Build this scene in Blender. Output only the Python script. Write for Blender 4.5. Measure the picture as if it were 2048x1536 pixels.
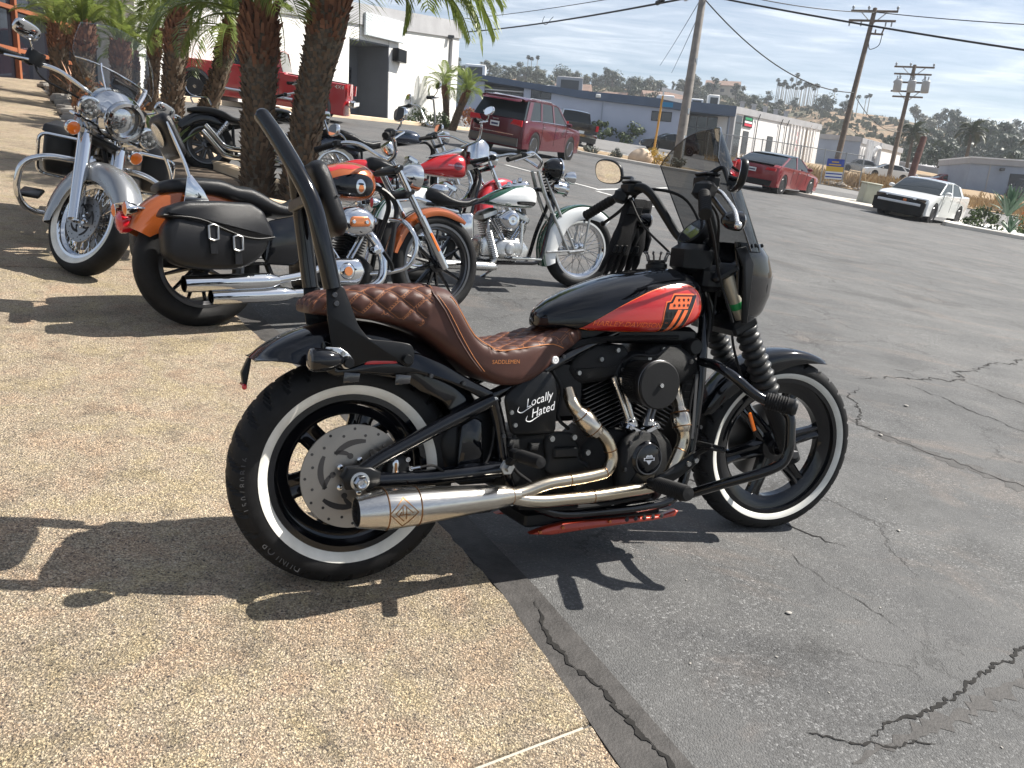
import bpy, bmesh, math, random
import numpy as np
from math import sin, cos, pi, radians as R, sqrt, atan2, hypot
from mathutils import Vector, Matrix
from mathutils.bvhtree import BVHTree
random.seed(7)
rng = np.random.default_rng(7)
for o in list(bpy.data.objects): bpy.data.objects.remove(o)
SC = bpy.context.scene
COL = SC.collection
# ---------------------------------------------------------------- camera
cam = bpy.data.cameras.new('camera'); cam_o = bpy.data.objects.new('camera', cam); COL.objects.link(cam_o)
cam.sensor_width = 36; cam.lens = 1528.8/2048*36; cam.clip_start = .05; cam.clip_end = 3000
_r = Vector((0.99710542, 0.01923752, 0.07355743)); _d = Vector((0.07603142, -0.25228821, -0.9646605)); _f = Vector((0, 0.96746089, -0.2530206))
cam_o.matrix_world = Matrix(((_r.x, -_d.x, -_f.x, 0), (_r.y, -_d.y, -_f.y, 0), (_r.z, -_d.z, -_f.z, 1.3551), (0, 0, 0, 1)))
SC.camera = cam_o
# ---------------------------------------------------------------- sun + sky
SUN = Vector((.645, .19, .74)).normalized()          # towards the sun
SUN_EL = math.asin(SUN.z); SUN_AZ = atan2(SUN.x, SUN.y)
sl = bpy.data.lights.new('sun', 'SUN'); sl.energy = 5.0; sl.angle = R(.5); sl.color = (1, .95, .87)
so = bpy.data.objects.new('sun', sl); COL.objects.link(so); so.rotation_euler = SUN.to_track_quat('Z', 'Y').to_euler(); so.location = (20, 10, 40)
W = bpy.data.worlds.new('World'); SC.world = W; W.use_nodes = True
nt = W.node_tree; nt.nodes.clear()
def N(nt, t, **k):
    n = nt.nodes.new(t)
    for a, b in k.items():
        if a.startswith('i_'): n.inputs[a[2:].replace('_', ' ')].default_value = b
        else: setattr(n, a, b)
    return n
def LK(nt, a, b): nt.links.new(a, b)
def MATH(nt, op, a, b=None, clamp=False):
    n = nt.nodes.new('ShaderNodeMath'); n.operation = op; n.use_clamp = clamp
    for i, v in enumerate((a, b)):
        if v is None: continue
        if isinstance(v, (int, float)): n.inputs[i].default_value = v
        else: nt.links.new(v, n.inputs[i])
    return n.outputs[0]
def RAMP(nt, fac, stops, interp='LINEAR'):
    n = nt.nodes.new('ShaderNodeValToRGB'); cr = n.color_ramp; cr.interpolation = interp
    while len(cr.elements) < len(stops): cr.elements.new(.5)
    for e, (p, c) in zip(cr.elements, stops):
        e.position = p; e.color = (*c, 1) if hasattr(c, '__len__') else (c, c, c, 1)
    nt.links.new(fac, n.inputs[0]); return n.outputs[0]
def MIX(nt, fac, a, b, mode='MIX'):
    n = nt.nodes.new('ShaderNodeMix'); n.data_type = 'RGBA'; n.blend_type = mode
    for i, v in ((0, fac), (6, a), (7, b)):
        if isinstance(v, (int, float)): n.inputs[i].default_value = v if i == 0 else (v, v, v, 1)
        elif isinstance(v, tuple): n.inputs[i].default_value = (*v, 1)
        else: nt.links.new(v, n.inputs[i])
    return n.outputs[2]
def NOISE(nt, vec, scale, detail=4, rough=.55, dist=0, out=0):
    n = N(nt, 'ShaderNodeTexNoise'); n.inputs['Scale'].default_value = scale; n.inputs['Detail'].default_value = detail
    n.inputs['Roughness'].default_value = rough; n.inputs['Distortion'].default_value = dist
    if vec is not None: LK(nt, vec, n.inputs['Vector'])
    return n.outputs[out]
def MAP(nt, vec, scale=(1, 1, 1), rot=(0, 0, 0), loc=(0, 0, 0)):
    n = N(nt, 'ShaderNodeMapping'); n.inputs['Scale'].default_value = scale; n.inputs['Rotation'].default_value = rot; n.inputs['Location'].default_value = loc
    LK(nt, vec, n.inputs['Vector']); return n.outputs[0]
sky = N(nt, 'ShaderNodeTexSky'); sky.sky_type = 'NISHITA'; sky.sun_disc = False
sky.sun_elevation = SUN_EL; sky.sun_rotation = SUN_AZ; sky.air_density = 1.0; sky.dust_density = 1.0; sky.ozone_density = 2.0; sky.altitude = 100
tc = N(nt, 'ShaderNodeTexCoord')
# thin high cloud: direction projected on a flat layer overhead, so streaks converge to the horizon
sep = N(nt, 'ShaderNodeSeparateXYZ'); LK(nt, tc.outputs['Generated'], sep.inputs[0])
zz = MATH(nt, 'MAXIMUM', sep.outputs[2], .02); zz = MATH(nt, 'ADD', zz, .09)
cmb = N(nt, 'ShaderNodeCombineXYZ'); LK(nt, MATH(nt, 'DIVIDE', sep.outputs[0], zz), cmb.inputs[0]); LK(nt, MATH(nt, 'DIVIDE', sep.outputs[1], zz), cmb.inputs[1])
c1 = NOISE(nt, MAP(nt, cmb.outputs[0], (.42, .8, 1), (0, 0, .5), (3.1, 1.7, 0)), 1.1, 8, .58, .5)
c2 = NOISE(nt, MAP(nt, cmb.outputs[0], (.9, 2.6, 1), (0, 0, .35), (1, 4, 0)), 2.4, 7, .62, .8)
cl = MATH(nt, 'ADD', MATH(nt, 'MULTIPLY', c1, .72), MATH(nt, 'MULTIPLY', c2, .28))
cl = RAMP(nt, cl, [(.40, 0.0), (.54, .30), (.67, .85)])
skyc = MIX(nt, cl, sky.outputs[0], (12.0, 12.5, 13.2))
bg = N(nt, 'ShaderNodeBackground'); bg.inputs[1].default_value = .052; LK(nt, skyc, bg.inputs[0])
wo = N(nt, 'ShaderNodeOutputWorld'); LK(nt, bg.outputs[0], wo.inputs[0])
SC.view_settings.view_transform = 'Standard'; SC.view_settings.look = 'None'; SC.view_settings.gamma = 1; SC.view_settings.use_curve_mapping = False
SC.view_settings.exposure = 1.06
# ---------------------------------------------------------------- mesh kit
def cr_path(pts, n=6):
    P = np.array(pts, float); out = []
    Q = np.vstack([2*P[0]-P[1], P, 2*P[-1]-P[-2]])
    for i in range(1, len(Q)-2):
        for t in np.linspace(0, 1, n, endpoint=False):
            a, b, c, d = Q[i-1:i+3]
            out.append(.5*((2*b)+(-a+c)*t+(2*a-5*b+4*c-d)*t*t+(-a+3*b-3*c+d)*t**3))
    out.append(P[-1]); return np.array(out)
def bend(pts, rad=.05, n=5):
    P = [np.array(p, float) for p in pts]; out = [P[0]]
    for i in range(1, len(P)-1):
        a, b, c = P[i-1], P[i], P[i+1]
        u, v = a-b, c-b; lu, lv = np.linalg.norm(u), np.linalg.norm(v)
        r = min(rad, lu*.48, lv*.48); s, e = b+u/lu*r, b+v/lv*r
        for t in np.linspace(0, 1, n+1): out.append((1-t)**2*s+2*t*(1-t)*b+t*t*e)
    out.append(P[-1]); return np.array(out)
class MB:
    def __init__(s): s.v = []; s.f = []; s.uv = {}
    def add(s, V, F):
        b = len(s.v); s.v += [tuple(map(float, p)) for p in V]; s.f += [tuple(b+i for i in f) for f in F]; return b
    def tube(s, pts, r, seg=10, smooth=0, cap=True, flat=1.0):
        P = cr_path(pts, smooth) if smooth else np.array(pts, float)
        n = len(P)
        if hasattr(r, '__len__'):
            r = np.interp(np.linspace(0, 1, n), np.linspace(0, 1, len(r)), r)
        else: r = np.full(n, r)
        T = np.gradient(P, axis=0); T /= np.linalg.norm(T, axis=1)[:, None]+1e-12
        up = np.array([0, 0, 1.]) if abs(T[0][2]) < .9 else np.array([0, 1., 0])
        u = np.cross(up, T[0]); u /= np.linalg.norm(u); V = []
        a = np.linspace(0, 2*pi, seg, endpoint=False)
        for i in range(n):
            u = u-T[i]*(u@T[i]); u /= np.linalg.norm(u)+1e-12; w = np.cross(T[i], u)
            for t in a: V.append(P[i]+r[i]*(cos(t)*u+flat*sin(t)*w))
        F = [(i*seg+j, i*seg+(j+1) % seg, (i+1)*seg+(j+1) % seg, (i+1)*seg+j) for i in range(n-1) for j in range(seg)]
        if cap: F += [tuple(range(seg))[::-1], tuple((n-1)*seg+j for j in range(seg))]
        s.add(V, F); return s
    def lathe(s, prof, org=(0, 0, 0), ax=(0, 1, 0), seg=24, a0=0, a1=2*pi, cap=False, fn=None):
        ax = np.array(ax, float); ax /= np.linalg.norm(ax); org = np.array(org, float)
        t = np.array([0, 0, 1.]) if abs(ax[2]) < .9 else np.array([1., 0, 0])
        u = np.cross(ax, t); u /= np.linalg.norm(u); w = np.cross(ax, u)     # for ax=y: u=x, w=-z
        full = abs(a1-a0-2*pi) < 1e-6; m = seg if full else seg+1; V = []
        for k in range(m):
            a = a0+(a1-a0)*k/seg; d = cos(a)*u+sin(a)*w
            for j, (r, h) in enumerate(prof):
                if fn: r = fn(a, j, r, h)
                V.append(org+d*r+ax*h)
        p = len(prof); F = []
        for k in range(seg):
            k2 = (k+1) % m
            for j in range(p-1): F.append((k*p+j, k*p+j+1, k2*p+j+1, k2*p+j))
        if cap and full: F += [tuple(k*p for k in range(m)), tuple(k*p+p-1 for k in range(m))[::-1]]
        s.add(V, F); return s
    def box(s, c, sz, rot=None, bev=0.0):
        h = np.array(sz, float)/2; b = min(bev, h.min()*.95)
        c = np.array(c, float); M = np.array(rot) if rot is not None else np.eye(3)
        if b <= 0:
            V = [c+M@(h*np.array(k)) for k in [(-1,-1,-1),(1,-1,-1),(1,1,-1),(-1,1,-1),(-1,-1,1),(1,-1,1),(1,1,1),(-1,1,1)]]
            F = [(3,2,1,0),(4,5,6,7),(0,1,5,4),(1,2,6,5),(2,3,7,6),(3,0,4,7)]
            s.add(V, F); return s
        x, y, z = h; rings = []
        for (zz, k) in ((-z, b), (-z+b, 0), (z-b, 0), (z, b)):
            X, Y = x-k, y-k; q = b*.7 if k == 0 else b*.7
            rings.append([(-X+q,-Y,zz),(X-q,-Y,zz),(X,-Y+q,zz),(X,Y-q,zz),(X-q,Y,zz),(-X+q,Y,zz),(-X,Y-q,zz),(-X,-Y+q,zz)])
        V = [c+M@np.array(p) for r in rings for p in r]
        F = [(i*8+j, i*8+(j+1) % 8, (i+1)*8+(j+1) % 8, (i+1)*8+j) for i in range(3) for j in range(8)]
        F += [tuple(range(8))[::-1], tuple(24+j for j in range(8))]
        s.add(V, F); return s
    def loft(s, rings, closed=True, cap=True):
        n = len(rings[0]); V = [p for r in rings for p in r]; m = n if closed else n-1
        F = [(i*n+j, i*n+(j+1) % n, (i+1)*n+(j+1) % n, (i+1)*n+j) for i in range(len(rings)-1) for j in range(m)]
        if cap and closed: F += [tuple(range(n))[::-1], tuple((len(rings)-1)*n+j for j in range(n))]
        s.add(V, F); return s
    def prism(s, poly, t0, t1, bev=0.0, mp=None, rnd=0, rn=4):
        """2-D outline extruded; mp(a,b,t)->3-D, default x-z plane extruded along y"""
        mp = mp or (lambda a, b, t: (a, t, b))
        P = np.array(poly, float)
        if rnd:
            Q = [np.append(p, 0) for p in P]; Q = [(Q[0]+Q[-1])/2]+Q+[(Q[0]+Q[-1])/2]
            P = bend(Q, rnd, rn)[:-1, :2]
        area = .5*sum(P[i-1][0]*P[i][1]-P[i][0]*P[i-1][1] for i in range(len(P)))
        if area < 0: P = P[::-1]
        def inset(d):
            o = []
            for i in range(len(P)):
                a, b, c = P[i-1], P[i], P[(i+1) % len(P)]
                e1 = b-a; e2 = c-b; e1 = e1/(np.linalg.norm(e1)+1e-12); e2 = e2/(np.linalg.norm(e2)+1e-12)
                n = np.array([-e1[1], e1[0]])+np.array([-e2[1], e2[0]]); l = np.linalg.norm(n)
                n = n/l if l > 1e-6 else np.array([-e1[1], e1[0]])
                k = max(.5, n@np.array([-e1[1], e1[0]])); o.append(b+n*d/k)
            return o
        sg = 1 if t1 > t0 else -1
        L = [(t0, 0), (t1, 0)] if bev <= 0 else [(t0, bev), (t0+sg*bev*.4, bev*.35), (t0+sg*bev, 0), (t1-sg*bev, 0), (t1-sg*bev*.4, bev*.35), (t1, bev)]
        rings = [[mp(a, b, t) for a, b in inset(k)] for t, k in L]
        s.loft(rings); return s
    def grid(s, fn, nu, nv, closed_u=False):
        V = []; U = []
        for i in range(nu+1):
            for j in range(nv+1):
                V.append(fn(i/nu, j/nv)); U.append((i/nu, j/nv))
        F = [(i*(nv+1)+j, i*(nv+1)+j+1, (i+1)*(nv+1)+j+1, (i+1)*(nv+1)+j) for i in range(nu) for j in range(nv)]
        s.add(V, F); return s
    def ball(s, c, r, seg=16, rings=10, sc=(1, 1, 1)):
        return s.loft([[(c[0]+sc[0]*r*max(sin(pi*i/rings), .02)*cos(2*pi*j/seg), c[1]+sc[1]*r*max(sin(pi*i/rings), .02)*sin(2*pi*j/seg), c[2]-sc[2]*r*cos(pi*i/rings)) for j in range(seg)] for i in range(rings+1)])
    def xf(s, fn): s.v = [tuple(fn(p)) for p in s.v]; return s
    def mesh(s, name, mats, smooth=True, ang=38, midx=None, uvs=None):
        me = bpy.data.meshes.new(name); me.from_pydata(s.v, [], s.f)
        for m in (mats if isinstance(mats, (list, tuple)) else [mats]): me.materials.append(m)
        bm = bmesh.new(); bm.from_mesh(me); bmesh.ops.recalc_face_normals(bm, faces=bm.faces); bm.to_mesh(me); bm.free()
        if smooth:
            me.polygons.foreach_set('use_smooth', [True]*len(me.polygons))
            try: me.set_sharp_from_angle(angle=R(ang))
            except Exception: pass
        if midx is not None: me.polygons.foreach_set('material_index', midx)
        if uvs is not None:
            ul = me.uv_layers.new(name='UVMap')
            for l in me.loops: ul.data[l.index].uv = uvs[l.vertex_index]
        me.update(); return me
    def build(s, name, m, parent=None, **k):
        o = bpy.data.objects.new(name, s.mesh(name, m, **k)); COL.objects.link(o)
        if parent is not None: o.parent = parent
        return o
def tag(o, label=None, cat=None, group=None, kind=None):
    if label: o['label'] = label
    if cat: o['category'] = cat
    if group: o['group'] = group
    if kind: o['kind'] = kind
    return o
def empty(name, M=None, label=None, cat=None, group=None, kind=None, parent=None):
    o = bpy.data.objects.new(name, None); o.empty_display_size = .1; COL.objects.link(o)
    if parent is not None: o.parent = parent
    if M is not None: o.matrix_world = M
    return tag(o, label, cat, group, kind)
def inst(name, me, parent=None, M=None):
    o = bpy.data.objects.new(name, me); COL.objects.link(o)
    if parent is not None: o.parent = parent
    if M is not None:
        if parent is not None: o.matrix_local = M
        else: o.matrix_world = M
    return o
def copy_tree(o, parent=None):
    c = o.copy(); COL.objects.link(c)
    if parent is not None: c.parent = parent
    for ch in list(o.children): copy_tree(ch, c)
    return c
# ---------------------------------------------------------------- terrain heights: a lot that climbs to the back and falls to the right
SX, SY = -0.0912, 0.0857
CTRL = []        # (x, y, z) places where the ground leaves that plane
def gz(x, y):
    z0 = SX*x+SY*y
    if not CTRL or hypot(x, y) < 18: return z0
    w = 0; a = 0
    for (cx, cy, cz) in CTRL:
        d = ((x-cx)**2+(y-cy)**2)**1.5+8.0; w += 1/d; a += (cz)/d
    near = 1/((max(0, hypot(x, y)-14))**2.2+.01)*.02
    return z0+a/(w+near)
NRM = Vector((-SX, -SY, 1)).normalized()
def pose(x, y, hd, lean=0.0, z=None, dz=0.0, slope=True):
    n = NRM if slope else Vector((0, 0, 1))
    f = Vector((cos(hd), sin(hd), 0)); f = (f-n*f.dot(n)).normalized(); l = n.cross(f)
    u = cos(lean)*n+sin(lean)*l; l2 = cos(lean)*l-sin(lean)*n
    z = (gz(x, y) if z is None else z)+dz
    return Matrix(((f.x, l2.x, u.x, x), (f.y, l2.y, u.y, y), (f.z, l2.z, u.z, z), (0, 0, 0, 1)))
# ---------------------------------------------------------------- materials
MT = {}
def mat(name, col, rough=.5, metal=0.0, coat=0.0, spec=.5, var=0.0, vscale=8, bump=0.0, bscale=60, alpha=1, trans=0, emit=None, col2=None, rvar=0.0, ior=1.45, coords='Object'):
    m = bpy.data.materials.new(name); m.use_nodes = True; nt = m.node_tree; b = nt.nodes['Principled BSDF']
    b.inputs['Base Color'].default_value = (*col, 1); b.inputs['Roughness'].default_value = rough; b.inputs['Metallic'].default_value = metal
    b.inputs['Coat Weight'].default_value = coat; b.inputs['Coat Roughness'].default_value = .03; b.inputs['Specular IOR Level'].default_value = spec
    b.inputs['Transmission Weight'].default_value = trans; b.inputs['Alpha'].default_value = alpha; b.inputs['IOR'].default_value = ior
    if var or bump or rvar or col2:
        t = N(nt, 'ShaderNodeTexCoord').outputs[coords]
        if var or col2:
            n = NOISE(nt, t, vscale, 5, .6)
            f = RAMP(nt, n, [(.3, 0.0), (.7, 1.0)])
            c2 = col2 or tuple(min(1, c*(1+var)) for c in col); c1 = col if col2 else tuple(c*(1-var) for c in col)
            LK(nt, MIX(nt, f, c1, c2), b.inputs['Base Color'])
        if rvar:
            n = NOISE(nt, t, vscale*2.3, 4, .6); LK(nt, MATH(nt, 'ADD', MATH(nt, 'MULTIPLY', n, rvar*2), rough-rvar), b.inputs['Roughness'])
        if bump:
            n = NOISE(nt, t, bscale, 5, .6); bn = N(nt, 'ShaderNodeBump'); bn.inputs['Strength'].default_value = bump; bn.inputs['Distance'].default_value = .01
            LK(nt, n, bn.inputs['Height']); LK(nt, bn.outputs[0], b.inputs['Normal'])
    if emit: b.inputs['Emission Color'].default_value = (*emit[0], 1); b.inputs['Emission Strength'].default_value = emit[1]
    MT[name] = m; return m
mat('gloss_black', (.003, .0034, .0048), .10, 0, .55, .28, rvar=.05, vscale=12)
mat('satin_black', (.0055, .006, .007), .36, 0, 0, .28, rvar=.08, vscale=20, bump=.04, bscale=300)
mat('flat_black', (.007, .007, .0075), .55, 0, 0, .3, bump=.12, bscale=400)
mat('wrinkle_black', (.0075, .008, .0085), .42, 0, 0, .38, bump=.5, bscale=700, rvar=.08, vscale=30)
mat('chrome', (.62, .63, .645), .06, 1, rvar=.05, vscale=14)
mat('dull_metal', (.42, .42, .41), .32, 1, rvar=.12, vscale=30, var=.2)
mat('alu', (.60, .60, .59), .28, 1, rvar=.1, vscale=25, var=.12)
mat('gunmetal', (.12, .12, .125), .35, 1, rvar=.1, vscale=25)
mat('rubber', (.0095, .0095, .010), .62, 0, 0, .25, var=.35, vscale=26, bump=.1, bscale=240)
mat('gaiter', (.018, .019, .020), .42, 0, 0, .45, rvar=.1, vscale=30)
mat('whitewall', (.56, .55, .50), .65, var=.14, vscale=14, col2=(.72, .71, .66), bump=.03, bscale=200)
mat('black_leather', (.0065, .0065, .0075), .33, 0, 0, .38, bump=.22, bscale=520, rvar=.08, vscale=25)
mat('glove', (.005, .005, .006), .6, 0, 0, .25, bump=.4, bscale=260, var=.4, vscale=40)
mat('orange_paint', (.34, .085, .020), .22, .4, 1, rvar=.04, vscale=10)
mat('fire_orange', (.30, .026, .008), .3, .2, .6, rvar=.08, vscale=16)
mat('red_paint', (.42, .012, .018), .22, .1, 1, rvar=.04)
mat('maroon_paint', (.080, .0025, .012), .24, .2, .6, rvar=.04)
mat('truck_red', (.36, .012, .018), .25, .15, 1, rvar=.05)
mat('coral_red', (.20, .0035, .012), .2, .2, .7, rvar=.04)
mat('white_paint', (.72, .73, .72), .26, 0, 1, rvar=.04)
mat('green_paint', (.008, .065, .035), .2, .15, 1, rvar=.04)
mat('silver_paint', (.25, .255, .26), .25, .6, 1, rvar=.05)
mat('dark_blue', (.012, .02, .04), .2, .2, 1)
mat('black_car', (.008, .010, .012), .2, .1, 1)
mat('charcoal', (.05, .052, .055), .4, .1, .4)
mat('amber', (.75, .16, .01), .18, 0, .6, spec=.6)
mat('red_lens', (.52, .010, .02), .14, 0, .8)
mat('smoke_lens', (.02, .02, .022), .08, 0, 1)
mat('lens', (.9, .92, .93), .04, 0, 1, trans=.95, ior=1.25)
mat('mirror', (.93, .94, .95), .012, 1)
mat('green_tape', (.01, .24, .06), .5)
mat('tan_tube', (.42, .38, .30), .35, .4)
mat('disc_steel', (.28, .27, .26), .34, 1, rvar=.08, vscale=40)
mat('heat_steel', (.52, .47, .40), .20, 1, rvar=.06, vscale=18, var=.14)
mat('weld', (.25, .13, .06), .35, 1)
mat('sticker_white', (.8, .8, .8), .45)
mat('grey_print', (.05, .05, .052), .55)
mat('orange_thread', (.46, .17, .05), .6)
mat('copper', (.66, .24, .10), .18, .9)
mat('car_glass', (.012, .017, .020), .05, 0, 0, spec=.45)
mat('store_glass', (.012, .014, .02), .05, 0, .6, spec=.6)
mat('plate_white', (.66, .67, .68), .5)
mat('plate_ink', (.03, .04, .10), .5)
mat('tyre_far', (.010, .010, .0105), .75, spec=.25)
def glass(name, tint, alpha_mix, rough=.02):
    m = bpy.data.materials.new(name); m.use_nodes = True; nt = m.node_tree; nt.nodes.remove(nt.nodes['Principled BSDF'])
    tr = N(nt, 'ShaderNodeBsdfTransparent'); tr.inputs[0].default_value = (*tint, 1)
    gl = N(nt, 'ShaderNodeBsdfGlossy'); gl.inputs[1].default_value = rough; gl.inputs[0].default_value = (.9, .92, .93, 1)
    lw = N(nt, 'ShaderNodeLayerWeight'); lw.inputs[0].default_value = .16
    mx = N(nt, 'ShaderNodeMixShader'); LK(nt, MATH(nt, 'ADD', MATH(nt, 'MULTIPLY', lw.outputs[0], .6), alpha_mix, True), mx.inputs[0])
    LK(nt, tr.outputs[0], mx.inputs[1]); LK(nt, gl.outputs[0], mx.inputs[2]); LK(nt, mx.outputs[0], nt.nodes['Material Output'].inputs[0]); MT[name] = m
glass('smoke_screen', (.25, .26, .27), .03)
glass('clear_screen', (.86, .88, .88), .04)
# stainless that has taken heat colour along the pipe (x is the bike's length)
def steel_pipe():
    m = bpy.data.materials.new('brushed_steel'); m.use_nodes = True; nt = m.node_tree; b = nt.nodes['Principled BSDF']
    t = N(nt, 'ShaderNodeTexCoord').outputs['Object']; b.inputs['Metallic'].default_value = 1
    sp = N(nt, 'ShaderNodeSeparateXYZ'); LK(nt, t, sp.inputs[0])
    h = MATH(nt, 'ADD', MATH(nt, 'MULTIPLY', sp.outputs[0], 1.0), MATH(nt, 'MULTIPLY', NOISE(nt, t, 6, 3), .25))
    base = RAMP(nt, h, [(.08, (.50, .49, .47)), (.45, (.54, .51, .46)), (.62, (.50, .44, .35)), (.95, (.47, .40, .30)), (1.0, (.52, .46, .36))])
    br = NOISE(nt, MAP(nt, t, (3, 160, 160)), 3.0, 3, .6)
    LK(nt, MIX(nt, .25, base, br, 'OVERLAY'), b.inputs['Base Color'])
    LK(nt, MATH(nt, 'ADD', MATH(nt, 'MULTIPLY', br, .18), .13), b.inputs['Roughness']); MT['brushed_steel'] = m
steel_pipe()
def quilt_leather():
    m = bpy.data.materials.new('brown_leather'); m.use_nodes = True; nt = m.node_tree; b = nt.nodes['Principled BSDF']
    t = N(nt, 'ShaderNodeTexCoord'); ob = t.outputs['Object']; uv = t.outputs['UV']
    base = MIX(nt, RAMP(nt, NOISE(nt, ob, 14, 5, .6), [(.3, 0.0), (.7, 1.0)]), (.046, .0175, .0125), (.068, .026, .0185))
    # thread: uv holds (distance to seam in m, running length in m); -1 where there is no seam
    sp = N(nt, 'ShaderNodeSeparateXYZ'); LK(nt, uv, sp.inputs[0])
    d = MATH(nt, 'ABSOLUTE', MATH(nt, 'SUBTRACT', sp.outputs[0], .0034)); line = MATH(nt, 'LESS_THAN', d, .0008)
    dash = MATH(nt, 'GREATER_THAN', MATH(nt, 'FRACT', MATH(nt, 'MULTIPLY', sp.outputs[1], 210)), .3)
    LK(nt, MIX(nt, MATH(nt, 'MULTIPLY', line, dash), base, (.27, .105, .042)), b.inputs['Base Color'])
    b.inputs['Roughness'].default_value = .52; b.inputs['Specular IOR Level'].default_value = .35
    bn = N(nt, 'ShaderNodeBump'); bn.inputs['Strength'].default_value = .16; bn.inputs['Distance'].default_value = .004
    LK(nt, NOISE(nt, ob, 480, 3), bn.inputs['Height']); LK(nt, bn.outputs[0], b.inputs['Normal']); MT['brown_leather'] = m
quilt_leather()
# ---------------------------------------------------------------- lettering (made first, while the scene is small)
_tx = {}
def text2d(s, size=1.0, shear=0.0, sub=0):
    k = (s, size, shear, sub)
    if k in _tx: return _tx[k]
    cu = bpy.data.curves.new('t', 'FONT'); cu.body = s; cu.size = size; cu.shear = shear; cu.align_x = 'CENTER'; cu.align_y = 'CENTER'; cu.resolution_u = 3
    o = bpy.data.objects.new('t', cu); COL.objects.link(o); bpy.context.view_layer.update()
    me = bpy.data.meshes.new_from_object(o.evaluated_get(bpy.context.evaluated_depsgraph_get()))
    bpy.data.objects.remove(o); bpy.data.curves.remove(cu)
    if sub:
        bm = bmesh.new(); bm.from_mesh(me); bmesh.ops.triangulate(bm, faces=bm.faces)
        bmesh.ops.subdivide_edges(bm, edges=[e for e in bm.edges if e.calc_length() > sub], cuts=1); bmesh.ops.triangulate(bm, faces=bm.faces); bm.to_mesh(me); bm.free()
    V = np.array([v.co[:2] for v in me.vertices]); F = [tuple(p.vertices) for p in me.polygons]
    bpy.data.meshes.remove(me); _tx[k] = (V, F); return V, F
def poly2d(poly, sub=.02):
    bm = bmesh.new(); vs = [bm.verts.new((a, b, 0)) for a, b in poly]; bm.faces.new(vs); bmesh.ops.triangulate(bm, faces=bm.faces)
    for _ in range(7):
        E = [e for e in bm.edges if e.calc_length() > sub]
        if not E: break
        bmesh.ops.subdivide_edges(bm, edges=E, cuts=1); bmesh.ops.triangulate(bm, faces=bm.faces)
    V = np.array([v.co[:2] for v in bm.verts]); bm.verts.index_update(); F = [tuple(v.index for v in f.verts) for f in bm.faces]; bm.free(); return V, F
def bvh_of(mb): return BVHTree.FromPolygons([Vector(p) for p in mb.v], mb.f)
def decal(V, F, bvh, mp, d, off, name, m, parent):
    """lay a flat outline on a surface: mp(a,b)->start point, d direction of projection"""
    d = Vector(d); P = []; last = None
    for a, b in V:
        q = Vector(mp(a, b)); h = bvh.ray_cast(q, d)
        if h[0] is None:
            h2 = bvh.find_nearest(q+d*.1); p = h2[0]; nn = h2[1]
        else: p, nn = h[0], h[1]
        if nn.dot(d) > 0: nn = -nn
        P.append(p-d*off)
    mb = MB(); mb.add(P, F); return mb.build(name, m, parent, smooth=True, ang=60)
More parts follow.
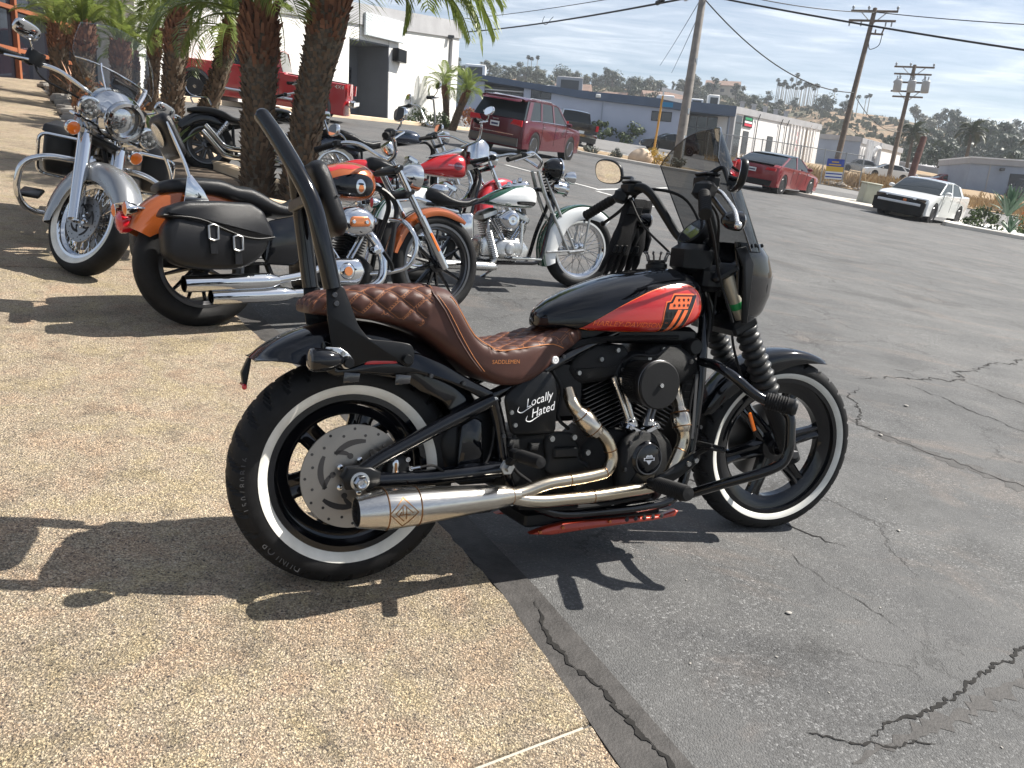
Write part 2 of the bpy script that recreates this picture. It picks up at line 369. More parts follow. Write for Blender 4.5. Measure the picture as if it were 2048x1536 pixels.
# ================================================================= ground
CTRL[:] = [(5,83,-.06),(10,67.1,.16),(16.4,69.1,.30),(-.7,88.4,-.4),(33.4,92.2,1.17),(17.4,45.8,.23),(22.7,50,.5),(28.7,54.1,.62),(42.6,81.3,.88),(42.8,73,1.33),(53.3,115.4,2.67),(32.5,51.8,.35),(24.6,78.3,-.13),(49.2,99.4,2.12),(39.8,99.5,1.47),
           (-6.4,26.3,0),(0,24.8,0),(9.7,29.1,0),(13.1,26.4,0),(-6,35.1,0),(-4.1,41.3,0),(6.2,40.5,0),(14.3,33.3,0),(18.3,30.6,0),(1.9,38.3,0),(0,20,0),(-12,22,0),(20,20,0),(10,15,0)]
def asphalt_mat():
    m = bpy.data.materials.new('asphalt'); m.use_nodes = True; nt = m.node_tree; b = nt.nodes['Principled BSDF']
    t = N(nt, 'ShaderNodeTexCoord').outputs['Object']
    big = NOISE(nt, t, .35, 6, .62, .6); mid = NOISE(nt, MAP(nt, t, (1, 1, 1), (0, 0, 1.1)), 2.2, 8, .7, .5)
    streak = NOISE(nt, MAP(nt, t, (.35, 2.2, 1), (0, 0, 1.05)), 1.6, 6, .65, .3)
    v = MATH(nt, 'ADD', MATH(nt, 'ADD', MATH(nt, 'MULTIPLY', big, .42), MATH(nt, 'MULTIPLY', mid, .34)), MATH(nt, 'MULTIPLY', streak, .24))
    base = RAMP(nt, v, [(.34, (.040, .0405, .041)), (.45, (.066, .0665, .067)), (.56, (.095, .0945, .093)), (.68, (.132, .130, .126))])
    warm = RAMP(nt, NOISE(nt, MAP(nt, t, (.8, 1.7, 1), (0, 0, 1.0)), 1.3, 7, .7, .8), [(.52, 0.0), (.70, 1.0)])
    base = MIX(nt, MATH(nt, 'MULTIPLY', warm, .55), base, (.150, .122, .104))
    stn = RAMP(nt, NOISE(nt, MAP(nt, t, (1, 1, 1), (0, 0, 0), (7, 3, 0)), .9, 5, .6, .5), [(.56, 1.0), (.66, .68)]); base = MIX(nt, 1.0, base, stn, 'MULTIPLY')
    vo = N(nt, 'ShaderNodeTexVoronoi'); vo.inputs['Scale'].default_value = 190; LK(nt, t, vo.inputs['Vector'])
    spk = N(nt, 'ShaderNodeSeparateColor'); LK(nt, vo.outputs['Color'], spk.inputs[0])
    st = RAMP(nt, spk.outputs[0], [(0.0, .55), (.5, .9), (.86, 1.15), (.95, 1.9), (1, 2.5)])
    fine = RAMP(nt, NOISE(nt, t, 900, 2), [(.3, .72), (.7, 1.28)])
    # where the binder has worn away the stones show, elsewhere it is smooth
    worn = RAMP(nt, NOISE(nt, t, 1.7, 6, .65, .4), [(.40, .25), (.62, 1.0)])
    col = MIX(nt, worn, base, MIX(nt, 1.0, base, st, 'MULTIPLY')); col = MIX(nt, .8, col, fine, 'MULTIPLY')
    # fine crazing
    wv = N(nt, 'ShaderNodeVectorMath'); wv.operation = 'ADD'; LK(nt, t, wv.inputs[0])
    wn = N(nt, 'ShaderNodeVectorMath'); wn.operation = 'SCALE'; wn.inputs['Scale'].default_value = .35; LK(nt, NOISE(nt, t, 3.0, 6, .7, 0, 1), wn.inputs[0]); LK(nt, wn.outputs[0], wv.inputs[1])
    ve = N(nt, 'ShaderNodeTexVoronoi'); ve.feature = 'DISTANCE_TO_EDGE'; ve.inputs['Scale'].default_value = 1.25; LK(nt, wv.outputs[0], ve.inputs['Vector'])
    cz = RAMP(nt, ve.outputs[0], [(0, 1.0), (.006, .75), (.014, 0.0)])
    cz = MATH(nt, 'MULTIPLY', cz, RAMP(nt, NOISE(nt, t, 1.1, 4, .6), [(.50, 0.0), (.60, .75)]))
    col = MIX(nt, cz, col, (.022, .021, .020))
    LK(nt, col, b.inputs['Base Color']); b.inputs['Roughness'].default_value = .78; b.inputs['Specular IOR Level'].default_value = .45
    hgt = MATH(nt, 'SUBTRACT', MATH(nt, 'ADD', MATH(nt, 'MULTIPLY', vo.outputs['Distance'], -1.0), MATH(nt, 'MULTIPLY', NOISE(nt, t, 60, 6, .7), .9)), MATH(nt, 'MULTIPLY', cz, 1.4))
    hgt = MATH(nt, 'ADD', hgt, MATH(nt, 'MULTIPLY', NOISE(nt, t, 7, 5, .6), 2.2))
    bn = N(nt, 'ShaderNodeBump'); bn.inputs['Strength'].default_value = .55; bn.inputs['Distance'].default_value = .006; LK(nt, hgt, bn.inputs['Height']); LK(nt, bn.outputs[0], b.inputs['Normal'])
    MT['asphalt'] = m
asphalt_mat()
def aggregate_mat():
    m = bpy.data.materials.new('exposed_aggregate'); m.use_nodes = True; nt = m.node_tree; b = nt.nodes['Principled BSDF']
    t = N(nt, 'ShaderNodeTexCoord').outputs['Object']
    wv = N(nt, 'ShaderNodeVectorMath'); wv.operation = 'ADD'; LK(nt, t, wv.inputs[0])
    wn = N(nt, 'ShaderNodeVectorMath'); wn.operation = 'SCALE'; wn.inputs['Scale'].default_value = .012; LK(nt, NOISE(nt, t, 70, 3, .6, 0, 1), wn.inputs[0]); LK(nt, wn.outputs[0], wv.inputs[1])
    def vor(sc, feat='F1'):
        v = N(nt, 'ShaderNodeTexVoronoi'); v.feature = feat; v.inputs['Scale'].default_value = sc; LK(nt, wv.outputs[0], v.inputs['Vector']); return v
    A = vor(165); E = vor(165, 'DISTANCE_TO_EDGE'); s = N(nt, 'ShaderNodeSeparateColor'); LK(nt, A.outputs['Color'], s.inputs[0])
    stone = RAMP(nt, s.outputs[0], [(0, (.055, .045, .045)), (.10, (.14, .11, .095)), (.18, (.40, .30, .19)), (.48, (.49, .39, .265)), (.72, (.58, .485, .35)), (.86, (.38, .30, .225)), (1, (.64, .56, .44))])
    edge = RAMP(nt, E.outputs[0], [(0, 1.0), (.10, .65), (.22, 0.0)])
    pit = RAMP(nt, NOISE(nt, t, 190, 3, .65), [(.42, 1.0), (.52, 0.0)])
    col = MIX(nt, edge, stone, (.49, .40, .285)); col = MIX(nt, MATH(nt, 'MULTIPLY', pit, .55), col, (.085, .065, .045))
    big = RAMP(nt, NOISE(nt, t, 1.1, 6, .65, .4), [(.30, .68), (.50, .95), (.70, 1.10)])
    dark = RAMP(nt, NOISE(nt, t, 7, 5, .7, .3), [(.32, .66), (.5, 1.0)])
    col = MIX(nt, 1.0, col, big, 'MULTIPLY'); col = MIX(nt, 1.0, col, dark, 'MULTIPLY')
    hue = RAMP(nt, NOISE(nt, MAP(nt, t, (1, 1, 1), (0, 0, .4), (5, 2, 0)), 5, 5, .65, .4), [(.36, (1.06, .96, .92)), (.50, (1, 1, 1)), (.62, (1.03, 1.02, .90))]); col = MIX(nt, 1.0, col, hue, 'MULTIPLY')
    LK(nt, col, b.inputs['Base Color']); b.inputs['Roughness'].default_value = .8
    h = MATH(nt, 'ADD', MATH(nt, 'MULTIPLY', A.outputs['Distance'], -1.2), MATH(nt, 'ADD', MATH(nt, 'MULTIPLY', pit, -1.3), NOISE(nt, t, 45, 4)))
    bn = N(nt, 'ShaderNodeBump'); bn.inputs['Strength'].default_value = .9; bn.inputs['Distance'].default_value = .006; LK(nt, h, bn.inputs['Height']); LK(nt, bn.outputs[0], b.inputs['Normal'])
    MT['exposed_aggregate'] = m
aggregate_mat()
mat('concrete', (.36, .33, .28), .8, col2=(.46, .43, .38), vscale=3, bump=.2, bscale=90)
mat('kerb_concrete', (.50, .46, .40), .8, col2=(.62, .58, .52), vscale=2.5, bump=.2, bscale=60)
mat('tan_kerb', (.50, .38, .25), .75, col2=(.58, .46, .33), vscale=3, bump=.15, bscale=90)
mat('street', (.15, .145, .14), .85, var=.15, vscale=.8, bump=.2, bscale=60)
mat('road_paint', (.62, .62, .60), .7, var=.25, vscale=9)
mat('crack', (.012, .011, .010), .95, var=.4, vscale=60)
mat('crack_sealed', (.042, .039, .037), .7, var=.35, vscale=22, bump=.4, bscale=120)
mat('mulch', (.07, .052, .036), .95, col2=(.13, .10, .075), vscale=14, bump=.8, bscale=60)
mat('dry_ground', (.22, .15, .085), .95, col2=(.32, .235, .14), vscale=1.2, bump=.6, bscale=14)
mat('white_gravel', (.55, .54, .52), .9, col2=(.75, .74, .72), vscale=28, bump=.8, bscale=60)
def sheet(name, poly, m, dz, step=.6, parent=None, kind='structure', thick=.0):
    """a ground sheet that follows the slope; outline filled and draped"""
    V, F = poly2d(poly, step)
    V3 = [(a, b, gz(a, b)+dz) for a, b in V]
    mb = MB(); mb.add(V3, F)
    if thick:
        n = len(poly); ring = [(a, b) for a, b in poly]; tot = []
        for i in range(n):
            a, b = np.array(ring[i]), np.array(ring[(i+1) % n]); k = max(1, int(np.linalg.norm(b-a)/step))
            for j in range(k): tot.append(a+(b-a)*j/k)
        q = len(tot); base = mb.add([(p[0], p[1], gz(*p)+dz) for p in tot]+[(p[0], p[1], gz(*p)+dz-thick) for p in tot], [])
        mb.f += [(base+i, base+(i+1) % q, base+q+(i+1) % q, base+q+i) for i in range(q)]
    o = mb.build(name, m, parent, ang=60)
    if kind: o['kind'] = kind
    return o
def ground():
    # radial sheet: fine near the bikes, coarse far out
    rs = np.concatenate([np.linspace(0, 30, 16), np.linspace(34, 150, 24), [180, 240, 340, 500, 800, 1400]])
    V = []; na = 96
    for r in rs:
        for k in range(na):
            a = 2*pi*k/na; x, y = r*sin(a), r*cos(a)
            if r <= 150: z = gz(x, y)
            else: q = 150; z = gz(q*sin(a), q*cos(a))-(r-150)*.012
            V.append((x, y, z))
    F = [(i*na+j, i*na+(j+1) % na, (i+1)*na+(j+1) % na, (i+1)*na+j) for i in range(len(rs)-1) for j in range(na)]
    mb = MB(); mb.add(V, F); o = mb.build('asphalt_ground', MT['asphalt'], ang=80); o['kind'] = 'structure'; return o
ground_o = ground()
# concrete walkway: slabs of exposed aggregate with open joints, edge runs under the front bike
ed = [(.62, .82), (.01, 2.04), (-1.03, 3.57), (-1.48, 4.10), (-1.95, 4.75), (-2.75, 6.1), (-3.3, 7.6), (-4.9, 9.0), (-6.3, 10.8), (-9.95, 16.65), (-12.3, 20.0), (-13.4, 22.2)]
def edge_at(y):
    for (x0, y0), (x1, y1) in zip(ed, ed[1:]):
        if y0 <= y <= y1: return x0+(x1-x0)*(y-y0)/(y1-y0)
    return ed[-1][0] if y > ed[-1][1] else ed[0][0]+(ed[0][1]-y)*.6
walk = empty('walkway', kind='structure')
jd = np.array([.83, .56]); jd /= np.linalg.norm(jd)     # direction of the cross joints
def joint_line(c0):   # crossing of joint with the edge
    return np.array([edge_at(c0), c0])
ys = [-1.2, 1.565, 5.05, 6.9, 8.8, 11.2, 13.8, 16.6, 19.4, 22.2]
gap = .006
for i in range(len(ys)-1):
    a, b = joint_line(ys[i]+gap), joint_line(ys[i+1]-gap)
    mids = [] if i > 3 else [(edge_at(y)+random.gauss(0, .0035), y) for y in np.arange(ys[i]+.04, ys[i+1]-.04, .035)]
    if i > 3: mids = [p for p in ed if ys[i]+.05 < p[1] < ys[i+1]-.05]
    far = 9 if i < 5 else 5
    poly = [tuple(a)]+mids+[tuple(b), tuple(b-jd*far), tuple(a-jd*far)]
    sheet('slab', poly, MT['exposed_aggregate'], .012, .7, walk, None, .03)
under = sheet('slab_joint', [tuple(np.array(p)+(-.02, 0)) for p in [(.9, -1.2)]+ed]+[(-20, 18), (-9, -6)], MT['concrete'], .004, 1.2, walk, None)
# patched strip of smoother asphalt along the concrete edge
strip = [(x+.008, y) for x, y in ed[:5]]; offs = [(.20, .10), (.105, .055), (.11, .06), (.12, .07), (.12, .07)]
sheet('asphalt_strip', strip+[(x+a, y+b) for (x, y), (a, b) in list(zip(strip, offs))[::-1]], MT['crack_sealed'], .005, .25)
def crack(name, pts, w, m='crack', jit=.02, dz=.0022, seed=1, n=0):
    r = random.Random(seed); P = np.array(pts, float); out = []
    seg = []
    for a, b in zip(P, P[1:]):
        k = max(2, int(np.linalg.norm(b-a)/(.010 if n else .022)))
        for j in range(k): seg.append(a+(b-a)*j/k)
    seg.append(P[-1]); L = []; ox = oy = 0
    for i, p in enumerate(seg):
        ox = ox*.72+r.gauss(0, jit); oy = oy*.72+r.gauss(0, jit); L.append(p+(ox, oy))
    L = np.array(L); T = np.gradient(L, axis=0); T /= np.linalg.norm(T, axis=1)[:, None]; Nn = np.c_[-T[:, 1], T[:, 0]]
    V = []
    for i, p in enumerate(L):
        e = min(1, 5*i/len(L)+.15, 5*(len(L)-1-i)/len(L)+.15); wl = w*e*r.uniform(.1, 1.1)**1.5*1.6; wr = w*e*r.uniform(.1, 1.1)**1.5*1.6
        for q in (p-Nn[i]*wl, p+Nn[i]*wr): V.append((q[0], q[1], gz(*q)+dz))
    mb = MB(); mb.add(V, [(2*i, 2*i+1, 2*i+3, 2*i+2) for i in range(len(L)-1)])
    o = mb.build(name, MT[m], smooth=False); o['kind'] = 'structure'; return o
crack('pavement_crack', [(.115, 2.02), (.16, 1.86), (.30, 1.68), (.345, 1.60), (.47, 1.44), (.62, 1.2)], .0075, jit=.0035, seed=3, dz=.0075, n=1)
crack('pavement_crack', [(1.95, 2.33), (1.70, 2.19), (1.52, 2.06), (1.31, 1.90), (1.22, 1.84), (1.05, 1.75), (.98, 1.66)], .0050, jit=.0045, seed=4, n=1)
crack('sealed_crack', [(2.3, 2.45), (1.75, 2.14), (1.36, 1.86), (1.08, 1.70), (.9, 1.58)], .022, 'crack_sealed', jit=.002, seed=5, dz=.0012)
crack('pavement_crack', [(1.16, 1.70), (1.02, 1.66), (.86, 1.655), (.80, 1.66)], .0035, jit=.0035, seed=6, n=1)
crack('pavement_crack', [(4.9, 7.05), (4.57, 6.78), (3.9, 6.25), (3.45, 5.85), (3.3, 5.62), (2.76, 5.34), (2.4, 5.2)], .007, jit=.018, seed=7)
crack('pavement_crack', [(2.3, 4.95), (2.16, 4.72), (2.12, 4.52), (1.99, 4.18), (2.25, 3.9), (2.7, 3.55), (3.2, 3.3), (3.7, 3.1)], .0055, jit=.012, seed=8)
crack('sealed_crack', [(1.9, 4.35), (2.1, 4.05), (2.6, 3.6), (3.15, 3.3), (3.9, 3.0)], .06, 'crack_sealed', jit=.004, seed=9, dz=.0012)
crack('pavement_crack', [(2.75, 5.3), (3.0, 4.9), (3.3, 4.4), (3.75, 4.1), (4.4, 3.9)], .005, jit=.012, seed=10)
crack('pavement_crack', [(3.35, 5.65), (3.7, 5.1), (4.2, 4.5), (4.6, 4.1)], .006, jit=.01, seed=11)
crack('pavement_crack', [(1.05, 2.62), (1.12, 2.4), (1.3, 2.2), (1.34, 2.15)], .0016, jit=.006, seed=12)
crack('pavement_crack', [(.62, 3.2), (.9, 2.95), (1.1, 2.85), (1.3, 2.7)], .006, jit=.018, seed=14)
def painted(a, b, w=.10):
    a, b = np.array(a), np.array(b); t = (b-a)/np.linalg.norm(b-a); n = np.array([-t[1], t[0]])*w/2
    sheet('parking_line', [tuple(a-n), tuple(b-n), tuple(b+n), tuple(a+n)], MT['road_paint'], .006, .8)
painted((1.55, 17.5), (3.95, 22.3)); painted((1.6, 17.6), (-.6, 20.4)); painted((2.6, 15.6), (1.5, 17.1)); painted((-4.8, 12.2), (-3.4, 14.2))
# small litter on the asphalt: pale pebbles and a leaf or two
mat('pebble', (.34, .32, .29), .8, var=.25, vscale=20); mat('leaf_dry', (.09, .05, .03), .8)
for i, (x, y, s) in enumerate([(.93, 2.18, .014), (1.62, 2.9, .012), (.82, 1.95, .006), (1.28, 2.3, .006), (.62, 2.28, .006), (1.7, 3.2, .007), (2.05, 4.05, .02), (2.5, 4.7, .02), (.55, 1.86, .006), (.93, 1.83, .005), (3.1, 4.2, .01), (1.35, 1.72, .006)]):
    mb = MB(); mb.ball((0, 0, 0), s, 8, 6, (1.3, .9, .45)); o = mb.build('pebble', MT['pebble']); o.location = (x, y, gz(x, y)+s*.35); o.rotation_euler = (0, 0, i*1.3)
    o.scale = (.6, .6, .6); tag(o, ['pale chip of stone lying on the asphalt', 'tiny pale chip on the asphalt'][s < .01], 'stone chip', 'stone chips scattered on the asphalt')
# ---- planter bed with tan kerb and flat stone edging
bed_poly = [(-2.05, 7.55), (-2.9, 7.75), (-3.4, 7.75), (-4.95, 9.1), (-6.25, 10.9), (-9.9, 16.75), (-12.2, 20.1), (-11.6, 23.6), (-9.4, 20.6), (-7.2, 16.4), (-4.9, 12.1), (-3.95, 9.95), (-2.2, 8.6)]
sheet('planter_bed', bed_poly, MT['mulch'], .05, .8)
def kerb(name, pts, w, h, m, dz=-.05, top=None, parent=None):
    P = np.array(pts, float); T = np.gradient(P, axis=0); T /= np.linalg.norm(T, axis=1)[:, None]; Nn = np.c_[-T[:, 1], T[:, 0]]; rings = []
    for p, n in zip(P, Nn):
        a, b = p-n*w/2, p+n*w/2; c, d = p-n*(w/2-.02), p+n*(w/2-.02)
        rings.append([(*a, gz(*a)+dz), (*b, gz(*b)+dz), (*b, gz(*b)+h-.02), (*d, gz(*d)+h), (*c, gz(*c)+h), (*a, gz(*a)+h-.02)])
    mb = MB(); mb.loft(rings); return mb.build(name, m, parent)
k = kerb('planter_kerb', [(-11.6, 23.6), (-9.4, 20.6), (-7.2, 16.4), (-4.9, 12.1), (-3.95, 9.95), (-3.1, 9.2), (-2.2, 8.55), (-1.98, 7.95), (-2.2, 7.55), (-3.3, 7.7)], .16, .16, MT['tan_kerb'])
k['kind'] = 'structure'
mat('edging_stone', (.17, .165, .16), .85, col2=(.30, .27, .23), vscale=4, bump=.5, bscale=25)
eg = empty('stone_edging', kind='structure')
L = [(-4.95, 9.1), (-6.25, 10.9), (-9.9, 16.75), (-12.2, 20.1)]
for (x0, y0), (x1, y1) in zip(L, L[1:]):
    n = int(hypot(x1-x0, y1-y0)/.48)
    for i in range(n):
        x, y = x0+(x1-x0)*(i+.5)/n, y0+(y1-y0)*(i+.5)/n
        mb = MB(); q = []
        for a in range(7):
            r_ = random.uniform(.17, .3); q.append((r_*cos(a*.9), r_*.75*sin(a*.9)))
        mb.prism(q, 0, random.uniform(.06, .12), .015, mp=lambda a, b, t: (a, b, t)); o = mb.build('stone', MT['edging_stone'], eg)
        o.location = (x+random.uniform(-.08, .08)+.12, y+random.uniform(-.06, .06), gz(x, y)+.03); o.rotation_euler = (random.uniform(-.15, .1), random.uniform(-.15, .15), random.uniform(0, 6))
# ---- islands, street, dry lot
street = sheet('street', [(-3.5, 42.3), (2, 41.3), (7, 40.6), (12.2, 36.8), (16.5, 35.0), (24, 35.0), (44, 33), (44, 43), (27, 43), (20, 42.5), (14, 46), (10, 60), (17, 74), (0, 74), (-8, 74), (-5, 55)], MT['street'], .008, 3)
dry = sheet('dry_lot', [(12.5, 58), (15.5, 47.5), (20, 43.6), (27, 44), (46, 44), (70, 60), (80, 110), (40, 125), (26, 88), (19.6, 76.5)], MT['dry_ground'], .03, 4)
def island(name, poly, top):
    P = np.array(poly+[poly[0]], float); r = kerb('island_kerb', P, .16, .14, MT['kerb_concrete']); r['kind'] = 'structure'
    sheet(name, poly, top, .115, 1.5)
island('street_island', [(-.2, 40.2), (1.6, 38.0), (2.3, 35.4), (4.2, 34.8), (5.9, 34.6), (7.6, 35.0), (8.2, 36.2), (6.6, 40.2), (2.2, 41.0)], MT['dry_ground'])
island('street_island', [(10.4, 31.9), (11.3, 31.1), (13.1, 29.7), (14.0, 29.4), (15.6, 31.6), (16.6, 33.6), (15.2, 34.6), (12.4, 33.4)], MT['concrete'])
island('gravel_island', [(14.9, 28.0), (17.6, 27.4), (22.5, 26.2), (28.5, 25.4), (29.5, 33.5), (24.0, 33.6), (18.2, 32.2), (16.2, 30.2)], MT['white_gravel'])
# ================================================================= buildings
mat('white_stucco', (.70, .69, .66), .9, col2=(.77, .76, .73), vscale=.7, bump=.25, bscale=30)
mat('grey_fascia', (.33, .33, .34), .75, var=.12, vscale=1)
mat('recess_grey', (.13, .14, .155), .8, var=.1, vscale=1)
mat('blank_sign', (.50, .54, .56), .5, var=.06, vscale=2)
mat('blue_wall', (.36, .40, .50), .85, col2=(.40, .44, .54), vscale=.5, bump=.15, bscale=30)
mat('blue_band', (.065, .095, .15), .7, var=.12, vscale=.7)
mat('white_siding', (.70, .68, .66), .85, col2=(.78, .76, .74), vscale=.35, bump=.1, bscale=10)
mat('grey_blue_siding', (.26, .30, .37), .8, var=.1, vscale=.6)
mat('roof_white', (.70, .71, .72), .7, var=.1, vscale=1)
mat('mullion_brown', (.26, .085, .035), .55, var=.15, vscale=2)
mat('dark_frame', (.03, .033, .04), .5); mat('door_dark', (.05, .055, .06), .5); mat('stain', (.34, .30, .26), .9, var=.3, vscale=3)
mat('steel_pole', (.20, .18, .16), .65, .1, var=.25, vscale=3); mat('wood_pole', (.10, .075, .055), .9, col2=(.17, .13, .10), vscale=4, bump=.4, bscale=30)
mat('red_wood_pole', (.10, .045, .035), .9, var=.3, vscale=4)
mat('wire', (.012, .012, .013), .7); mat('insulator', (.30, .32, .34), .4); mat('transformer', (.36, .38, .40), .55, var=.1, vscale=2)
mat('yellow_post', (.52, .28, .06), .7, var=.15, vscale=4)
mat('interior_dark', (.02, .02, .022), .9)
def wallmap(A, B):
    A, B = np.array(A, float), np.array(B, float); t = (B-A)/np.linalg.norm(B-A); n = np.array([t[1], -t[0]])
    return lambda s, z, d: (A[0]+t[0]*s+n[0]*d, A[1]+t[1]*s+n[1]*d, z)
def panel(name, poly, d0, d1, mp, m, parent, bev=0.0):
    mb = MB(); mb.prism(poly, d0, d1, bev, mp=mp); return mb.build(name, m, parent, smooth=False)
def rect(s0, z0, s1, z1): return [(s0, z0), (s1, z0), (s1, z1), (s0, z1)]
# -- white stucco building with a grey recessed entrance
wb = empty('white_building', label='white stucco building with grey recessed entrance and a blank sign panel', cat='building')
mp = wallmap((-11.42, 24.35), (-4.06, 41.33))
roof = lambda s: 6.64+.1215*s
s0, s1 = -.6, 18.75
panel('wall', [(s0, 2.4), (9.62, 2.8), (9.62, roof(9.62)), (s0, roof(s0))], -8, 0, mp, MT['white_stucco'], wb)
panel('wall', [(12.60, 2.9), (s1, 3.2), (s1, roof(s1)), (12.45, roof(12.45))], -8, 0, mp, MT['white_stucco'], wb)
panel('lintel', [(9.62, 6.56), (12.45, 6.77), (12.45, roof(12.45)), (9.62, roof(9.62))], -8, -.003, mp, MT['white_stucco'], wb)
panel('recess_wall', [(9.62, 2.8), (12.6, 2.9), (12.5, 6.76), (9.62, 6.56)], -3.0, -1.6, mp, MT['recess_grey'], wb)
panel('recess_soffit', [(9.62, 6.50), (12.5, 6.70), (12.5, 6.76), (9.62, 6.555)], -1.598, -.004, mp, MT['recess_grey'], wb)
panel('recess_jamb', [(12.52, 2.9), (12.598, 2.9), (12.52, 6.69), (12.44, 6.69)], -1.59, .0, mp, MT['recess_grey'], wb)
f = panel('door_frame', rect(9.8, 3.1, 11.9, 5.75), -1.6, -1.52, mp, MT['dark_frame'], wb); panel('pane', rect(9.95, 3.2, 10.85, 5.65), -1.52, -1.49, mp, MT['store_glass'], f); panel('pane', rect(10.95, 3.2, 11.8, 5.65), -1.52, -1.49, mp, MT['store_glass'], f)
for a, b in ((s0, 9.0), (9.0, s1+.05)):
    panel('fascia', [(a, roof(a)-.72), (b, roof(b)-.72), (b, roof(b)+.06), (a, roof(a)+.06)], -.2, .09, mp, MT['grey_fascia'], wb)
panel('roof', [(s0+.3, roof(s0)-.3), (s1-.1, roof(s1)-.3), (s1-.1, roof(s1)-.15), (s0+.3, roof(s0)-.15)], -9, -.3, mp, MT['roof_white'], wb)
panel('sign_panel', [(10.44, 6.80), (13.35, 6.98), (13.28, 7.86), (10.44, 7.66)], .10, .2, mp, MT['blank_sign'], wb, .02)
panel('sign_box', rect(12.72, 6.17, 13.42, 6.7), .02, .35, mp, MT['satin_black'], wb, .03)
mb = MB(); mb.tube([mp(17.85, 8.15, .12), mp(17.84, 7.9, .08), mp(17.82, 3.8, .08)], .07, 8); mb.build('downpipe', MT['grey_fascia'], wb)
mb = MB(); mb.box(mp(17.6, 8.05, .18), (.3, .25, .16), bev=.02); mb.build('wall_lamp', MT['charcoal'], wb)
kerb('lot_kerb', [mp(s, 0, 1.1)[:2] for s in np.linspace(-2, 20, 14)], .18, .15, MT['tan_kerb'])['kind'] = 'structure'
# -- storefront with brown mullions, left edge
sf = empty('storefront_building', label='dark glass storefront with rust brown mullions at the left edge', cat='building')
mp2 = wallmap((-14.3, 12.0), (-13.2, 24.3))
zb = 2.55
panel('wall', rect(11.9, 1.5, 14.5, 9.5), -6, 0.0, mp2, MT['interior_dark'], sf)
panel('backing', rect(-2, 1.5, 11.9, 9.5), -1.0, -.3, mp2, MT['interior_dark'], sf)
for s in np.arange(-1.6, 11.9, 1.35):
    w_ = panel('window', [(s+.04, 2.3), (s+1.31, 2.35), (s+1.31, 9), (s+.04, 9)], -.1, -.06, mp2, MT['store_glass'], sf)
    panel('mullion', rect(s-.04, 1.6, s+.04, 9.2), -.12, .06, mp2, MT['mullion_brown'], sf)
for k_, z in enumerate((2.75, 3.75, 4.75, 5.75, 6.75, 7.75)): panel('transom', rect(-2, z-.05, 11.9, z+.05), -.11, .045, mp2, MT['mullion_brown'], sf)
# -- long blue-grey building
bb = empty('blue_grey_building', label='long low blue-grey industrial building with dark blue roof band', cat='building')
mp3 = wallmap((0, 78), (20, 78))
bt = lambda s: float(np.interp(s, [-9, -1, 4.3, 19.4], [11.45, 10.78, 10.40, 10.06]))
bl = lambda s: float(np.interp(s, [-9, -1, 4.3, 16, 19.4], [10.9, 10.25, 9.72, 9.2, 9.1]))
for a, b in ((-14, -4.8), (-1.0, 14.9)): panel('wall', [(a, 4), (b, 3.6), (b, bl(b)), (a, bl(a))], -12, 0, mp3, MT['blue_wall'], bb)
panel('entrance_back', rect(14.9, 3.6, 19.3, 9.1), -12, -1.2, mp3, MT['recess_grey'], bb)
panel('entrance_back', rect(-4.8, 3.6, -1.0, 10.3), -12, -1.0, mp3, MT['recess_grey'], bb)
for a, b in ((-14, -4.8), (-4.8, -1), (-1, 4.3), (4.3, 19.38)):
    mb = MB(); mb.prism([(a, bl(a)), (b, bl(b)), (b, bt(b)), (a, bt(a))], -12.3, .35, mp=mp3); mb.build('roof_band', MT['blue_band'], bb, smooth=False)
for a, z0, z1 in ((-.3, 9.4, 10.2), (11.42, 8.78, 9.05)):
    w_ = panel('window', rect(a, z0-.02 if a < 0 else 8.2, a+1.95, z0+.85 if a < 0 else 9.1), .003, .06, mp3, MT['dark_frame'], bb); zz0 = z0+.05 if a < 0 else 8.27
    panel('pane', rect(a+.08, zz0, a+.92, zz0+.72), .06, .075, mp3, MT['store_glass'], w_); panel('pane', rect(a+1.0, zz0, a+1.87, zz0+.72), .06, .075, mp3, MT['store_glass'], w_)
for a in (15.1, 16.1, 17.1, 18.1):
    for z0, z1 in ((8.0, 9.0), (6.9, 7.9), (4.2, 6.8)):
        panel('pane', rect(a+.06, z0, a+.94, z1), -1.19, -1.15, mp3, MT['store_glass'], bb)
for a in (-4.7, -3.5, -2.3):
    panel('pane', rect(a, 8.3, a+1.1, 10.0), -.99, -.95, mp3, MT['store_glass'], bb); panel('pane', rect(a, 5.2, a+1.1, 8.2), -.99, -.95, mp3, MT['store_glass'], bb)
panel('pillar', rect(18.9, 3.6, 19.35, 9.1), -1.1, .0, mp3, MT['grey_blue_siding'], bb)
panel('downpipe', rect(6.6, 5.6, 6.7, 9.5), .003, .08, mp3, MT['grey_blue_siding'], bb)
mb = MB(); mb.box(mp3(6.1, 10.0, .5), (.45, .3, .3), bev=.03); mb.build('wall_lamp', MT['white_stucco'], bb)
panel('roof', rect(-13.5, 9.9, 19, 9.98), -12, -.3, mp3, MT['roof_white'], bb)
def acunit(s, d, w, h, z, m='roof_white', lab='pale rooftop air conditioning box'):
    e = empty('rooftop_unit', label=lab, cat='rooftop unit', group='air conditioning boxes on the flat roofs')
    c = mp3(s, z+h/2, -d); mb = MB(); mb.box(c, (w, w*.8, h), bev=.05); mb.build('casing', MT[m], e)
    mb = MB(); mb.box((c[0], c[1]-w*.4-.02, c[2]), (w*.7, .03, h*.6)); mb.build('grille', MT['charcoal'], e, smooth=False)
